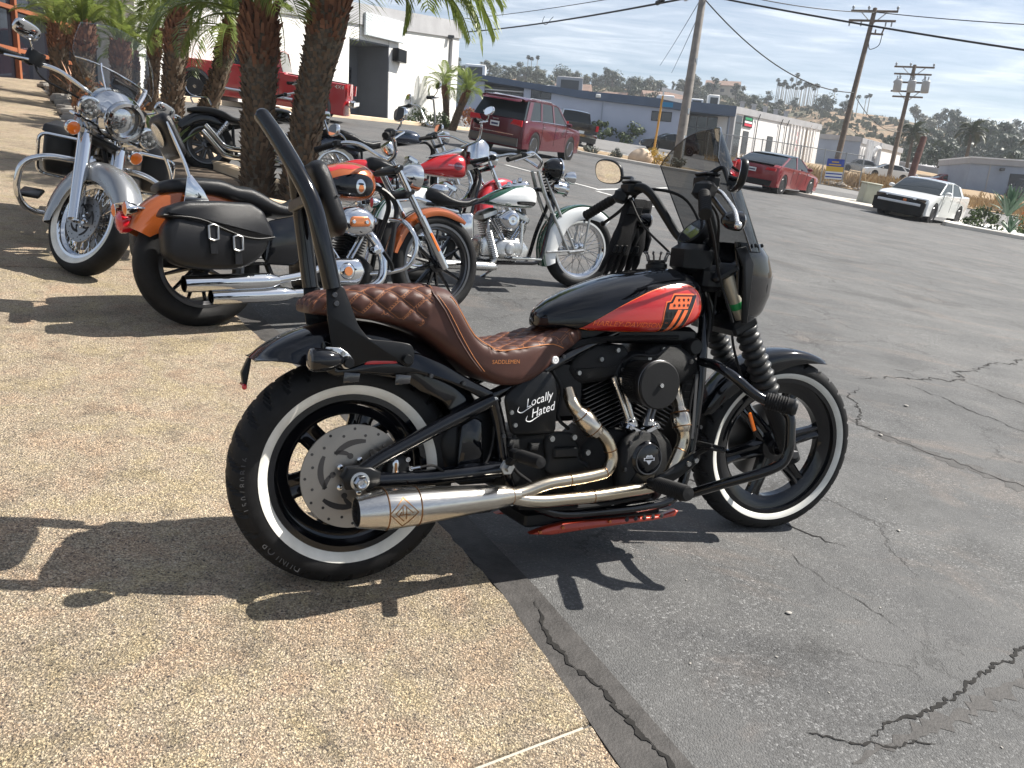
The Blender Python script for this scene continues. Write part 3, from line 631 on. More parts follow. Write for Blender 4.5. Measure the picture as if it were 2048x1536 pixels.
acunit(-6.0, 4, 2.0, 1.2, 11.3, lab='pale rooftop box furthest left above the SUV'); acunit(3.5, 5, 2.6, 1.6, 10.5, 'grey_fascia', 'large grey rooftop box near the middle of the blue roof'); acunit(1.7, 5, 1.8, .5, 10.7, lab='low white rooftop box beside the large grey one')
acunit(13.2, 4, 1.6, .9, 10.1, lab='dark-slotted rooftop unit left of the tall street pole'); acunit(16.3, 4, 1.3, .8, 10.1, lab='white rooftop unit just right of the tall street pole'); acunit(18.0, 4, 1.1, 1.3, 10.1, 'white_stucco', 'tallest white rooftop box near the corner of the blue roof'); acunit(8.2, 5, .7, .5, 10.2, lab='smallest rooftop box on the blue roof')
# -- white side wall with signs and doors
ww = empty('white_shop_building', label='white sunlit shop wall with two doors and a red and green sign', cat='building')
mp4 = wallmap((19.4, 78), (32.2, 92))
wt = lambda s: 10.06+.0208*s
panel('wall', [(0, 3.5), (20.3, 4.2), (20.3, wt(20.3)-.62), (0, wt(0)-.62)], -9, 0, mp4, MT['white_siding'], ww)
panel('fascia', [(0, wt(0)-.62), (20.35, wt(20.3)-.62), (20.35, wt(20.3)), (0, wt(0))], -9.2, .12, mp4, MT['grey_fascia'], ww)
panel('corner_frame', rect(-.25, 3.5, .0, 10.04), -.5, .16, mp4, MT['grey_fascia'], ww)
panel('glazing', rect(.04, 4, 1.5, 9.3), .002, .05, mp4, MT['store_glass'], ww)
for z in (5.6, 7.2, 8.6): panel('glazing_bar', rect(.04, z, 1.5, z+.1), .05, .09, mp4, MT['dark_frame'], ww)
dr = panel('door', rect(2.1, 5.9, 3.2, 8.05), .002, .06, mp4, MT['door_dark'], ww); panel('handle', rect(3.0, 6.9, 3.06, 7.1), .06, .12, mp4, MT['alu'], dr)
dr = panel('door', rect(7.4, 6.2, 8.6, 8.05), .002, .06, mp4, MT['door_dark'], ww); panel('handle', rect(8.4, 7.0, 8.46, 7.2), .06, .12, mp4, MT['alu'], dr)
sg = panel('sign', rect(1.78, 8.42, 3.6, 9.42), .002, .1, mp4, MT['satin_black'], ww); mat('sign_red', (.6, .03, .06), .5); mat('sign_green', (.02, .25, .10), .5)
panel('sign_print', rect(2.0, 9.08, 3.4, 9.32), .1, .112, mp4, MT['sign_green'], sg); panel('sign_print', rect(1.95, 8.80, 3.45, 8.98), .1, .112, mp4, MT['sticker_white'], sg); panel('sign_print', rect(1.95, 8.52, 3.45, 8.74), .1, .112, mp4, MT['sign_red'], sg)
for k_, (s, lab) in enumerate(((4.6, ''), (9.8, ''), (11.3, ''), (17.2, ''), (18.8, ''))):
    mb = MB(); mb.tube([mp4(s, wt(s)-.3, .3), mp4(s, wt(s)-.9, .12), mp4(s, 6.2, .1)], .05, 6); mb.build('downpipe', MT['charcoal' if k_ < 3 else 'white_siding'], ww)
for s in (12.4, 13.2, 14.0, 14.8, 15.7, 16.6, 17.6, 18.4): panel('wall_rib', rect(s, 4.6, s+.12, 9.7), .002, .14, mp4, MT['stain' if int(s*5) % 2 else 'white_siding'], ww)
for k_ in range(3): panel('red_mark', rect(14.05, 7.1+.8*k_, 14.45, 7.5+.8*k_), .005, .03, mp4, MT['sign_red'], ww)
for k_, s in enumerate((3.4, 5.9, 8.4, 10.9, 13.4)):
    mb = MB(); c = mp4(s, wt(s)+.35, -1.2); mb.box(c, (.35, .35, .7)); mb.box((c[0], c[1], c[2]+.4), (.5, .5, .1)); mb.build('roof_vent', MT['grey_fascia'], ww)
# -- next white building, low grey one, and the grey-blue one on the right
b2 = empty('white_warehouse', label='white warehouse with exhaust ducts behind the two wooden poles', cat='building')
mp5 = wallmap((39.7, 97.2), (50.2, 108.6)); mp5s = wallmap((33, 97.1), (39.7, 97.2))
panel('wall', rect(0, 3, 14.8, 9.1), -10, 0, mp5, MT['white_siding'], b2); panel('shaded_side_wall', rect(-6, 3, 6.68, 9.3), -8, 0, mp5s, MT['grey_blue_siding'], b2)  # shaded side of the white building; its shade is put into the grey-blue colour
panel('fascia', rect(0, 9.1, 14.9, 9.75), -10.1, .15, mp5, MT['grey_fascia'], b2); panel('fascia', rect(-6, 9.3, 6.6, 9.85), -8.2, .15, mp5s, MT['grey_fascia'], b2)
for s in (1.0, 1.8, 2.6, 5.4): 
    mb = MB(); mb.tube(bend([mp5(s, 9.6, .5), mp5(s, 6.4, .5), mp5(s+1.4, 5.6, .8)], .5), .16, 8); mb.build('duct', MT['roof_white'], b2)
mb = MB(); mb.tube(bend([mp5(3.2, 7.9, .4), mp5(3.2, 8.9, .8), mp5(4.3, 8.9, .8), mp5(4.3, 5.8, .8), mp5(2, 5.2, 1.0)], .5), .26, 8); mb.build('duct', MT['roof_white'], b2)
panel('shutter', rect(2.6, 6.6, 4.9, 8.0), .005, .3, mp5, MT['grey_fascia'], b2)
b3 = empty('low_grey_building', label='low pale grey building far behind the parked cars', cat='building')
mp6 = wallmap((55.2, 120), (62.5, 106)); panel('wall', rect(-1, 3, 16, 7.0), -8, 0, mp6, MT['white_siding'], b3)
mb = MB(); mb.prism([(-1.2, 7.0), (16.2, 6.0), (16.2, 6.4), (-1.2, 9.0)], -8, .3, mp=mp6); mb.build('roof', MT['grey_fascia'], b3, smooth=False)
b4 = empty('grey_blue_building', label='grey-blue box building at the right edge with white roof coping', cat='building')
mp7 = wallmap((40.6, 74), (43.5, 67.0)); mp7 = wallmap((40.55, 74), (50.0, 73.0))
panel('wall', rect(0, 2.0, 9.5, 6.25), -7, 0, mp7, MT['grey_blue_siding'], b4); panel('coping', rect(-.1, 6.25, 9.6, 6.75), -7.1, .15, mp7, MT['grey_fascia'], b4)
panel('roof_edge', rect(-.12, 6.75, 9.7, 6.86), -7.15, .2, mp7, MT['roof_white'], b4); panel('window', rect(3.6, 4.2, 5.6, 5.6), .003, .06, mp7, MT['dark_frame'], b4)
mb = MB(); mb.box(mp7(2.7, 5.9, .3), (.4, .3, .3), bev=.05); mb.build('wall_lamp', MT['charcoal'], b4); panel('panel_strip', rect(1.7, 2.2, 1.8, 6.2), .003, .05, mp7, MT['grey_fascia'], b4)
# ================================================================= hills
def hill_mat():
    m = bpy.data.materials.new('hillside'); m.use_nodes = True; nt = m.node_tree; b = nt.nodes['Principled BSDF']
    t = N(nt, 'ShaderNodeTexCoord').outputs['Object']
    n = MATH(nt, 'ADD', MATH(nt, 'MULTIPLY', NOISE(nt, t, .02, 6, .6, .5), .5), MATH(nt, 'MULTIPLY', NOISE(nt, t, .11, 6, .65), .5))
    c = RAMP(nt, n, [(.36, (.045, .055, .03)), (.44, (.10, .085, .05)), (.52, (.215, .145, .085)), (.66, (.30, .20, .125))])
    LK(nt, c, b.inputs['Base Color']); b.inputs['Roughness'].default_value = .95
    bn = N(nt, 'ShaderNodeBump'); bn.inputs['Strength'].default_value = 1; bn.inputs['Distance'].default_value = 3; LK(nt, NOISE(nt, t, .25, 5), bn.inputs['Height']); LK(nt, bn.outputs[0], b.inputs['Normal']); MT['hillside'] = m
hill_mat()
RDG = [(-40, .12), (-6.7, .1266), (-5.65, .1327), (-2.5, .1314), (1, .1313), (4.5, .1296), (8, .1263), (11.4, .1255), (13.8, .1240), (16.1, .1205), (18.95, .1165), (21.1, .1135), (23, .1105), (24.5, .1065), (26.5, .099), (28.5, .093), (31.1, .089), (33.7, .087), (45, .082), (60, .075)]
RD0, RD1 = 150.0, 330.0
def ridge(az): return float(np.interp(az, [a for a, _ in RDG], [e for _, e in RDG]))-.006
def hill_z(az, d):
    x, y = d*sin(R(az)), d*cos(R(az))
    zt = 1.355+ridge(az)*RD1; q = np.clip((d-RD0)/(RD1-RD0), 0, 1)
    zb = gz(150*sin(R(az)), 150*cos(R(az)))-2
    s = q**1.15
    if d > RD1: return zt-(d-RD1)*.25
    return zb+(zt-zb)*s+2.2*sin(az*.9+d*.03)*sin(pi*q)+1.3*sin(az*2.3+d*.07)*sin(pi*q)
azs = np.linspace(-50, 65, 116); ds = list(np.linspace(RD0, RD1, 22))+[350, 400, 480]
mb = MB(); mb.add([(d*sin(R(a)), d*cos(R(a)), hill_z(a, d)) for d in ds for a in azs], [(i*116+j, i*116+j+1, (i+1)*116+j+1, (i+1)*116+j) for i in range(len(ds)-1) for j in range(115)])
mb.build('hills', MT['hillside'], ang=90)['kind'] = 'structure'
# ================================================================= foliage
def leaf_mat(name, c1, c2, tr=.25, rough=.55):
    m = bpy.data.materials.new(name); m.use_nodes = True; nt = m.node_tree; b = nt.nodes['Principled BSDF']
    g = N(nt, 'ShaderNodeNewGeometry'); t = N(nt, 'ShaderNodeTexCoord').outputs['Object']
    f = MATH(nt, 'ADD', MATH(nt, 'MULTIPLY', g.outputs['Random Per Island'], .7), MATH(nt, 'MULTIPLY', NOISE(nt, t, 1.3, 2), .3))
    c = MIX(nt, f, c1, c2); LK(nt, c, b.inputs['Base Color']); b.inputs['Roughness'].default_value = rough
    tl = N(nt, 'ShaderNodeBsdfTranslucent'); LK(nt, c, tl.inputs[0]); mx = N(nt, 'ShaderNodeMixShader'); mx.inputs[0].default_value = tr
    LK(nt, b.outputs[0], mx.inputs[1]); LK(nt, tl.outputs[0], mx.inputs[2]); LK(nt, mx.outputs[0], nt.nodes['Material Output'].inputs[0]); MT[name] = m
leaf_mat('palm_leaf', (.10, .155, .028), (.25, .29, .075), .42, .36)
leaf_mat('far_leaf', (.022, .036, .022), (.052, .070, .038), .15)
leaf_mat('far_leaf_olive', (.040, .050, .026), (.095, .095, .050), .15)
leaf_mat('far_palm', (.028, .042, .020), (.06, .075, .04), .15)
leaf_mat('bush_leaf', (.035, .06, .018), (.09, .12, .04), .2)
leaf_mat('dry_grass', (.23, .15, .07), (.42, .30, .16), .2, .8)
leaf_mat('agave_leaf', (.10, .16, .055), (.19, .25, .10), .15, .45)
leaf_mat('agave_blue', (.06, .13, .08), (.13, .21, .13), .15, .45)
leaf_mat('grey_shrub', (.10, .11, .10), (.19, .20, .17), .1, .8)
leaf_mat('red_succulent', (.28, .07, .035), (.42, .22, .08), .2, .5)
mat('bark', (.075, .055, .040), .95, col2=(.13, .10, .075), vscale=5, bump=.5, bscale=20)
mat('palm_trunk', (.040, .032, .024), .95, col2=(.15, .118, .082), vscale=26, bump=.6, bscale=70)
leaf_mat('palm_stub', (.040, .026, .018), (.22, .15, .095), .05, .9)
leaf_mat('palm_hair', (.075, .028, .015), (.30, .14, .075), .1, .9)
mat('palm_fibre', (.10, .040, .022), .95, col2=(.26, .12, .065), vscale=30, bump=.6, bscale=90)
mat('pale_bark', (.40, .37, .32), .9, var=.25, vscale=3)
def crown_mesh(name, m, w, h, n, size, blobs, seed, base=.25):
    r = np.random.default_rng(seed); V = []; F = []
    B = []
    for k in range(blobs):
        a = r.uniform(0, 2*pi); rr = w*.5*sqrt(r.uniform(0, 1))*.75; B.append((rr*cos(a), rr*sin(a), h*(base+.12+(1-base-.2)*r.uniform(0, 1)*(1-.5*rr/(w*.5))), w*r.uniform(.14, .28)))
    for i in range(n):
        bx, by, bz, br = B[r.integers(len(B))]; d = r.normal(size=3); d /= np.linalg.norm(d); rad = br*r.uniform(.55, 1.08)
        p = np.array([bx, by, bz])+d*rad*np.array([1, 1, .8]); u = r.normal(size=3); u -= d*(u@d)*.6; u /= np.linalg.norm(u); v = np.cross(d, u); s = size*r.uniform(.5, 1.2)
        b = len(V); V += [p-u*s-v*s*.3, p+u*s*.2-v*s*.8, p+u*s+v*s*.2, p-u*s*.1+v*s*.8]; F.append((b, b+1, b+2, b+3))
    mb = MB(); mb.add(V, F); return mb.mesh(name, m, smooth=False), B
def trunk_mesh(name, m, h, r0, B, base):
    mb = MB(); mb.tube([(0, 0, -.5), (0, 0, h*base*.8), (.1, 0, h*.55)], [r0*1.3, r0, r0*.5], 7)
    for (x, y, z, q) in B[:6]: mb.tube([(0, 0, h*base*.7), (x*.5, y*.5, z*.75), (x, y, z)], [r0*.55, r0*.35, r0*.12], 5)
    return mb.mesh(name, m)
TREES = []
for k, (m, w, h, n, s, bl, ba) in enumerate([('far_leaf', 9, 9, 900, .42, 12, .12), ('far_leaf_olive', 10, 7.5, 850, .42, 11, .08), ('far_leaf', 7, 12, 950, .40, 14, .2), ('far_leaf_olive', 7.5, 10, 700, .38, 9, .3), ('far_leaf', 4.5, 12, 700, .36, 11, .1), ('far_leaf', 12, 9, 1000, .45, 14, .05)]):
    cm, B = crown_mesh('crown', MT[m], w, h, n, s, bl, 30+k, ba); TREES.append((cm, trunk_mesh('trunk', MT['bark'], h, .22, B, ba)))
def fan_palm_mesh(h, seed):
    r = np.random.default_rng(seed); V = []; F = []
    for i in range(70):
        a = r.uniform(0, 2*pi); e = r.uniform(-.9, 1.2); L = r.uniform(.9, 1.5)
        d = np.array([cos(a)*cos(e), sin(a)*cos(e), sin(e)]); u = np.cross(d, [0, 0, 1]); u /= np.linalg.norm(u)+1e-9; c = np.array([0, 0, h])
        b = len(V); V += [c+d*.2, c+d*L*.7+u*L*.38, c+d*L-[0, 0, .25], c+d*L*.7-u*L*.38]; F.append((b, b+1, b+2, b+3))
    mb = MB(); mb.add(V, F); cr = mb.mesh('crown', MT['far_palm'], smooth=False)
    t = MB(); t.tube([(0, 0, -.5), (0, 0, h*.5), (0, 0, h)], [.24, .19, .16], 7); return cr, t.mesh('trunk', MT['pale_bark'])
FPS = [fan_palm_mesh(11, 1), fan_palm_mesh(12.5, 2), fan_palm_mesh(9.5, 3)]
def place_tree(kind, x, y, z, s, label, group, name='tree', rz=None, cat='tree'):
    e = empty(name, Matrix.LocRotScale((x, y, z), Matrix.Rotation(random.uniform(0, 6.28) if rz is None else rz, 3, 'Z').to_quaternion(), (s, s, s*random.uniform(.9, 1.1))), label, cat, group)
    inst('crown', kind[0], e); inst('trunk', kind[1], e); return e
r_ = random.Random(11)
# ridge palms, 28 of them in a row above the dry slope
for i in range(28):
    az = 16.45+i*(19.0-16.45)/27+r_.uniform(-.03, .03); d = RD1-2+r_.uniform(-6, 2)
    place_tree(FPS[0] if i % 3 else FPS[1], d*sin(R(az)), d*cos(R(az)), hill_z(az, d), r_.uniform(.62, .72)*(1.25 if i == 12 else 1), 'slim fan palm in the long row along the hilltop', 'row of fan palms on the hilltop', 'fan_palm', cat='palm tree')
for az, s in ((20.1, .9), (20.9, .75), (21.6, .85), (22.25, .9), (22.05, .8)):
    d = RD1-4; place_tree(FPS[2], d*sin(R(az)), d*cos(R(az)), hill_z(az, d), s*.85, 'shorter bushy palm on the hilltop right of the palm row', 'bushy palms behind the first wooden pole', 'fan_palm', cat='palm tree')
for az in (-.6, -.35, 0.05):
    d = RD1-4; place_tree(FPS[0], d*sin(R(az)), d*cos(R(az)), hill_z(az, d), .75, 'fan palm in a cluster on the hilltop above the SUV', 'fan palms above the SUV', 'fan_palm', cat='palm tree')
LAB = ['broad dark tree on the hillside', 'low olive tree on the hillside', 'tall dark tree on the hillside', 'loose bare-stemmed tree on the hillside', 'narrow dark tree on the hillside', 'wide dark tree on the hillside']
SECT = [(-1, 'above the SUV'), (4, 'over the left of the blue roof'), (8, 'over the middle of the blue roof'), (10.8, 'just left of the tall street pole'), (13.8, 'above the blue roof corner'), (19.3, 'above the white shop wall'), (22.5, 'between the two wooden poles'), (26, 'right of the transformer pole'), (29.5, 'above the white sedan'), (99, 'at the far right end')]
def ht(az, d, k, s):
    w = next(t for a, t in SECT if az < a); h = 'hilltop' if d > RD1-20 else ('hillside' if d > 235 else 'foot of the hill'); l = LAB[k].replace('hillside', h)+', '+w
    place_tree(TREES[k], d*sin(R(az)), d*cos(R(az)), hill_z(az, d)-.3, s*.62, l, 'trees of the hill')
for (az, k, s) in [(2.9, 3, 1.15), (10.6, 3, 1.5), (8.6, 2, 1.0), (9.6, 4, .8), (7.6, 4, 1.0), (16.0, 0, .9), (14.2, 2, .9), (13.4, 2, .9), (12.6, 0, .95), (19.2, 0, .9), (17.7, 0, .8), (27.3, 0, 1.5), (27.9, 5, 1.2), (29.0, 2, 1.0), (30.2, 2, 1.1), (31.4, 0, 1.3), (32.6, 2, 1.2), (33.6, 0, 1.2), (25.9, 1, .9), (28.4, 0, 1.1), (31.9, 5, 1.1), (34.5, 2, 1.2), (-1.6, 0, 1.0), (-3.0, 2, .9), (4.5, 1, 1.0), (6.0, 0, .9), (11.6, 2, .85), (15.2, 5, .8)]:
    ht(az, RD1-6+r_.uniform(-10, 4), k, s)
n_ = 0
while n_ < 165:
    az = r_.uniform(-9, 38); d = RD0+10+(RD1-RD0-14)*r_.uniform(0, 1)**.8; q = (d-RD0)/(RD1-RD0)
    # the bare dry face below the palm row stays open
    if 15.2 < az < 25.3 and .12 < q < 1.0 and r_.random() < .86: continue
    if 3 < az < 7 and q > .55 and r_.random() < .5: continue
    ht(az, d, r_.choice([0, 0, 1, 1, 2, 3, 4, 5]), r_.uniform(.6, 1.25)); n_ += 1
for i in range(85):
    az = r_.uniform(-9, 38)
    if 15.6 < az < 19.4 or 21 < az < 25: continue
    ht(az, RD1-r_.uniform(0, 26), r_.choice([0, 0, 1, 2, 2, 3, 4, 5]), r_.uniform(.7, 1.35))
for i in range(64): ht(r_.uniform(25.6, 38), RD0+12+(RD1-RD0-20)*r_.uniform(0, 1), r_.choice([0, 0, 2, 2, 5, 4]), r_.uniform(.9, 1.6))
# low scrub over the slope: one mass
V = []; F = []; rr = np.random.default_rng(5)
for i in range(2600):
    az = rr.uniform(-9, 38); d = RD0+(RD1-RD0)*rr.uniform(.02, 1); s = rr.uniform(.35, 1.0); x, y = d*sin(R(az)), d*cos(R(az)); z = hill_z(az, d)
    for k in range(4):
        a = rr.uniform(0, pi); ux, uy = cos(a)*s, sin(a)*s; ox, oy = rr.normal(size=2)*.6; b = len(V)
        V += [(x+ox-ux, y+oy-uy, z-.2), (x+ox+ux, y+oy+uy, z-.2), (x+ox+ux*.6, y+oy+uy*.6, z+s*1.3), (x+ox-ux*.7, y+oy-uy*.7, z+s*.9)]; F.append((b, b+1, b+2, b+3))
mb = MB(); mb.add(V, F); mb.build('hill_scrub', MT['far_leaf_olive'], smooth=False)['kind'] = 'stuff'
# houses half hidden on the hill
mat('house_wall', (.50, .44, .37), .8, var=.15, vscale=.4); mat('house_roof', (.20, .13, .10), .85, var=.2, vscale=.5)
for az, d, w, lab in [(5.1, 250, 12, 'small pale house half hidden on the hill beneath the tall tree'), (2.6, 230, 10, 'tan house among trees above the middle of the blue roof'), (12.9, 318, 12, 'pale stacked house on the ridge right of the tall street pole'), (8.9, 240, 11, 'low house behind the rooftop units'), (33.0, 215, 11, 'white house among dark trees at the right edge of the hill'), (-2.4, 240, 9, 'pale house above the SUV roof')]:
    z = hill_z(az, d); e = empty('house', pose(d*sin(R(az)), d*cos(R(az)), R(-az+r_.uniform(-20, 20)), 0, z, slope=False), lab, 'house')
    mb = MB(); mb.box((0, 0, 1.6), (w, 7, 4.6)); mb.build('wall', MT['house_wall'], e, smooth=False)
    mb = MB(); mb.prism([(-4.2, 3.9), (4.2, 3.9), (0, 6.0)], -w/2-.5, w/2+.5, mp=lambda a, b, t: (t, a, b)); mb.build('roof', MT['house_roof'], e, smooth=False)
    for s in (-.3, 0, .3):
        mb = MB(); mb.box((s*w, -3.52, 2.2), (1.4, .06, 1.2)); mb.build('window', MT['dark_frame'], e, smooth=False)
# ================================================================= poles and wires
def pole(name, base, top, r0, r1, m, label, cat='utility pole'):
    b, t = np.array(base), np.array(top); e = empty(name, Matrix.Translation(base), label, cat)
    mb = MB(); mb.tube([(0, 0, -.6), tuple((t-b)*.5), tuple(t-b)], [r0, (r0+r1)/2, r1], 14); mb.build('shaft', m, e); return e, t-b
e, v = pole('utility_pole', (6.93, 37.53, 2.5), (7.62, 39.6, 11.6), .25, .155, MT['steel_pole'], 'tall bare brown street pole rising behind the windshield')
for z in (.30, .55): 
    p = v*z; mb = MB(); mb.box((p[0]+.14, p[1]-.12, p[2]), (.08, .08, .25)); mb.build('bracket', MT['alu'], e)
mb = MB(); mb.tube([(.2, -.1, 0), (.23, -.05, 1.6)], .05, 6); mb.build('conduit', MT['alu'], e)
def crossarm(e, p, w, ax, ins, brace=True, sz=.12):
    ax = np.array([ax[0], ax[1], 0]); p = np.array(p); mb = MB(); a = atan2(ax[1], ax[0]); M = [[cos(a), -sin(a), 0], [sin(a), cos(a), 0], [0, 0, 1]]
    mb.box(p, (w, sz, sz), M, .01); arm = mb.build('crossarm', MT['wood_pole'], e)
    for s in ins:
        q = p+ax*s*w/2; mb = MB(); mb.lathe([(0.0, .06), (.05, .06), (.05, .14), (.085, .17), (.085, .24), (.04, .30), (0, .30)], q, (0, 0, 1), 8); mb.build('insulator', MT['insulator'], arm)
    if brace:
        for s in (-1, 1):
            mb = MB(); mb.tube([p+ax*s*w*.28+[0, 0, -.05], p+[0, 0, -.75]], .03, 5); mb.build('brace', MT['dull_metal'], e)
    return arm
e, v = pole('utility_pole', (19.0, 50.0, 2.9), (20.9, 52.7, 13.6), .20, .13, MT['wood_pole'], 'wooden utility pole with two crossarms behind the red sedan')
ax = (.97, -.24)
crossarm(e, v*.985, 2.75, ax, (-.92, -.25, .97)); crossarm(e, v*.93, 2.75, ax, (), False)
for s in (-.95, -.45, .6, .85):
    p = v*.93+np.array([ax[0], ax[1], 0])*s*1.37; mb = MB(); mb.tube([p, p-[0, 0, .32]], .05, 6); mb.build('insulator', MT['insulator'], e)
p = v*.85; mb = MB(); mb.box(p+[.45, -.1, .05], (.8, .1, .1)); mb.tube([p+[.75, -.1, .05], p+[.85, -.1, .4]], .05, 6); mb.tube([p+[.35, -.1, .05], p+[.35, -.1, .3]], .05, 6); mb.build('cutout_bracket', MT['wood_pole'], e)
mb = MB(); mb.tube([p+[.8, -.1, .0], p+[.7, -.1, -.6], p+[.2, -.1, -.85], p+[.05, -.1, -.5]], .025, 5, 5); mb.build('lead_wire', MT['wire'], e)
e, v = pole('utility_pole', (27.9, 62.0, 3.4), (29.55, 64.8, 12.6), .19, .13, MT['wood_pole'], 'wooden utility pole carrying three grey transformers')
for f, w, ins in ((.985, 2.9, (-.92, -.2, .95)), (.925, 2.7, ()), (.855, 2.5, ()), (.78, 2.6, ()), (.735, 2.2, ())): crossarm(e, v*f, w, ax, ins, f in (.985, .78))
for s in (-1.05, -.05, .95):
    p = v*.815+np.array([ax[0], ax[1], 0])*s+np.array([0, -.38, 0]); mb = MB(); mb.lathe([(0, -.42), (.27, -.42), (.30, -.38), (.30, .40), (.25, .46), (0, .5)], p, (0, 0, 1), 14); t_ = mb.build('transformer', MT['transformer'], e)
    for q in (-.12, .12):
        mb = MB(); mb.lathe([(.05, .45), (.07, .55), (.04, .6), (.06, .68), (.02, .78)], p+[q, 0, 0], (0, 0, 1), 8); mb.build('bushing', MT['insulator'], t_)
for s in (-.5, .0, .5):
    p = v*.925+np.array([ax[0], ax[1], 0])*s*1.8; mb = MB(); mb.tube([p, p-[0, 0, .3], p-[.15, 0, .45]], .04, 5); mb.build('insulator', MT['insulator'], e)
pole('pole_stump', (27.6, 58.0, 3.2), (28.72, 59.3, 6.83), .26, .21, MT['red_wood_pole'], 'short reddish cut-off pole right of the transformer pole', 'pole')
def cable(name, a, b, sag, r, label, grp=None):
    a, b = np.array(a), np.array(b); P = [a+(b-a)*t-np.array([0, 0, 4*sag*t*(1-t)]) for t in np.linspace(0, 1, 24)]
    mb = MB(); mb.tube(P, r, 6, cap=False); o = mb.build(name, MT['wire'], ang=80); tag(o, label, 'power line', grp); return o
PT = np.array([7.55, 39.45, 10.55])
cable('overhead_cable', PT, (-14, 88, 15.9), .5, .05, 'thick overhead cable running left from the tall street pole')
cable('overhead_cable', PT+[0, 0, .55], (-14, 88.5, 17.2), .4, .022, 'thin upper wire running left from the tall street pole')
cable('overhead_cable', PT, (26.0, 24.6, 5.7), .25, .042, 'thick overhead cable running right across both wooden poles')
cable('overhead_cable', PT+[.05, 0, .35], (20.9, 52.6, 13.35), .25, .025, 'thin wire from the tall street pole to the top of the first wooden pole')
cable('overhead_cable', (20.9, 52.5, 13.35), (32, 40, 10.8), .2, .028, 'thin wire running right from the first wooden pole top')
cable('overhead_cable', PT-[0, 0, .1], (19.9, 51.2, 8.4), 1.0, .03, 'sagging service wire from the street pole to the middle of the first wooden pole')
cable('overhead_cable', (20.0, 51.3, 8.3), (29.2, 64, 7.6), .7, .022, 'low wire linking the two wooden poles', )
cable('guy_wire', PT, (12.0, 80, 13.5), .1, .018, 'faint guy wire dropping behind the tall street pole to the hill')
cable('guy_wire', PT+[.2, 0, 0], (13.2, 80, 12.9), .1, .018, 'second faint guy wire just right of the first one')
for (p, l, lab) in [((6.02, 42.6, 10.82), .62, 'black splice case hanging on the thick cable left of the pole'), ((7.0, 40.6, 10.62), .34, 'small grey splice case on the cable close to the pole')]:
    mb = MB(); mb.tube([(-l/2, 0, 0), (-l/2+.05, 0, 0), (l/2-.05, 0, 0), (l/2, 0, 0)], [.07, .12, .12, .07], 10); mb.tube([(-l/2-.3, 0, .14), (-l/2, 0, .05)], .03, 5); o = mb.build('splice_case', MT['satin_black' if l > .5 else 'transformer']); o.location = p; o.rotation_euler = (0, .1, 2.0); tag(o, lab, 'splice case')
mb = MB(); mb.tube([(0, 0, 0), (-.1, 0, -.35), (.15, 0, -.5), (.45, 0, -.15), (.6, 0, .02)], .02, 5, 6); o = mb.build('cable_loop', MT['wire']); o.location = (.3, 56.5, 12.45); tag(o, 'loop of slack wire hanging from the thick cable near the palm frond', 'cable loop')
# street-name post, utility cabinet, banner fence, hydrant
e = empty('street_sign_post', Matrix.Translation((6.2, 40.4, 2.95)), 'orange post with two pale street-name blades beside the boulder', 'street sign')
mb = MB(); mb.tube([(0, 0, -.2), (.17, 0, 3.15)], .055, 8); mb.build('post', MT['yellow_post'], e)
for z, a in ((3.45, .12), (3.08, .0)):
    mb = MB(); mb.box((.75, -.02, z-.08), (1.35, .03, .16), [[.99, 0, 0], [0, 1, 0], [-.12, 0, .99]]); mb.build('name_blade', MT['sticker_white'], e)
mb = MB(); mb.box((.18, 0, 3.3), (.06, .06, .5)); mb.build('bracket', MT['alu'], e); mat('blue_sign', (.04, .22, .42), .5); mb = MB(); mb.box((.42, -.03, 2.75), (.6, .02, .22)); mb.build('blue_plate', MT['blue_sign'], e)
mat('cabinet', (.36, .37, .30), .6, var=.1, vscale=3)
e = empty('utility_cabinet', pose(14.25, 33.3, R(2), 0)@Matrix.Scale(.82, 4), 'pale green utility cabinet on the kerb between the red and white cars', 'utility cabinet')
mb = MB(); mb.box((0, 0, .58), (.80, .65, 1.0), bev=.03); mb.build('body', MT['cabinet'], e); mb = MB(); mb.box((0, 0, 1.11), (.86, .70, .07), bev=.02); mb.build('lid', MT['cabinet'], e); mb = MB(); mb.box((0, 0, .06), (.95, .8, .14)); mb.build('plinth', MT['concrete'], e)
mb = MB(); mb.box((0, -.335, .55), (.70, .02, .85)); d_ = mb.build('door', MT['cabinet'], e); mb = MB(); mb.box((.24, -.36, .6), (.05, .04, .12)); mb.build('handle', MT['dull_metal'], d_)
mat('hydrant_orange', (.62, .19, .03), .5)
e = empty('fire_hydrant', pose(21.1, 33.6, 0, 0, dz=.1), 'orange fire hydrant behind the agave at the right edge', 'fire hydrant')
mb = MB(); mb.lathe([(0, 0), (.20, 0), (.20, .05), (.13, .07), (.13, .55), (.17, .57), (.17, .62), (.14, .72), (.07, .80), (.05, .86), (0, .87)], (0, 0, 0), (0, 0, 1), 16); mb.build('barrel', MT['hydrant_orange'], e)
for a in (0, pi, -pi/2): mb = MB(); mb.lathe([(0, .22), (.075, .22), (.075, .17), (.055, .16), (.055, .1)], (0, 0, .45), (cos(a), sin(a), 0), 10); mb.build('outlet_cap', MT['hydrant_orange'], e)
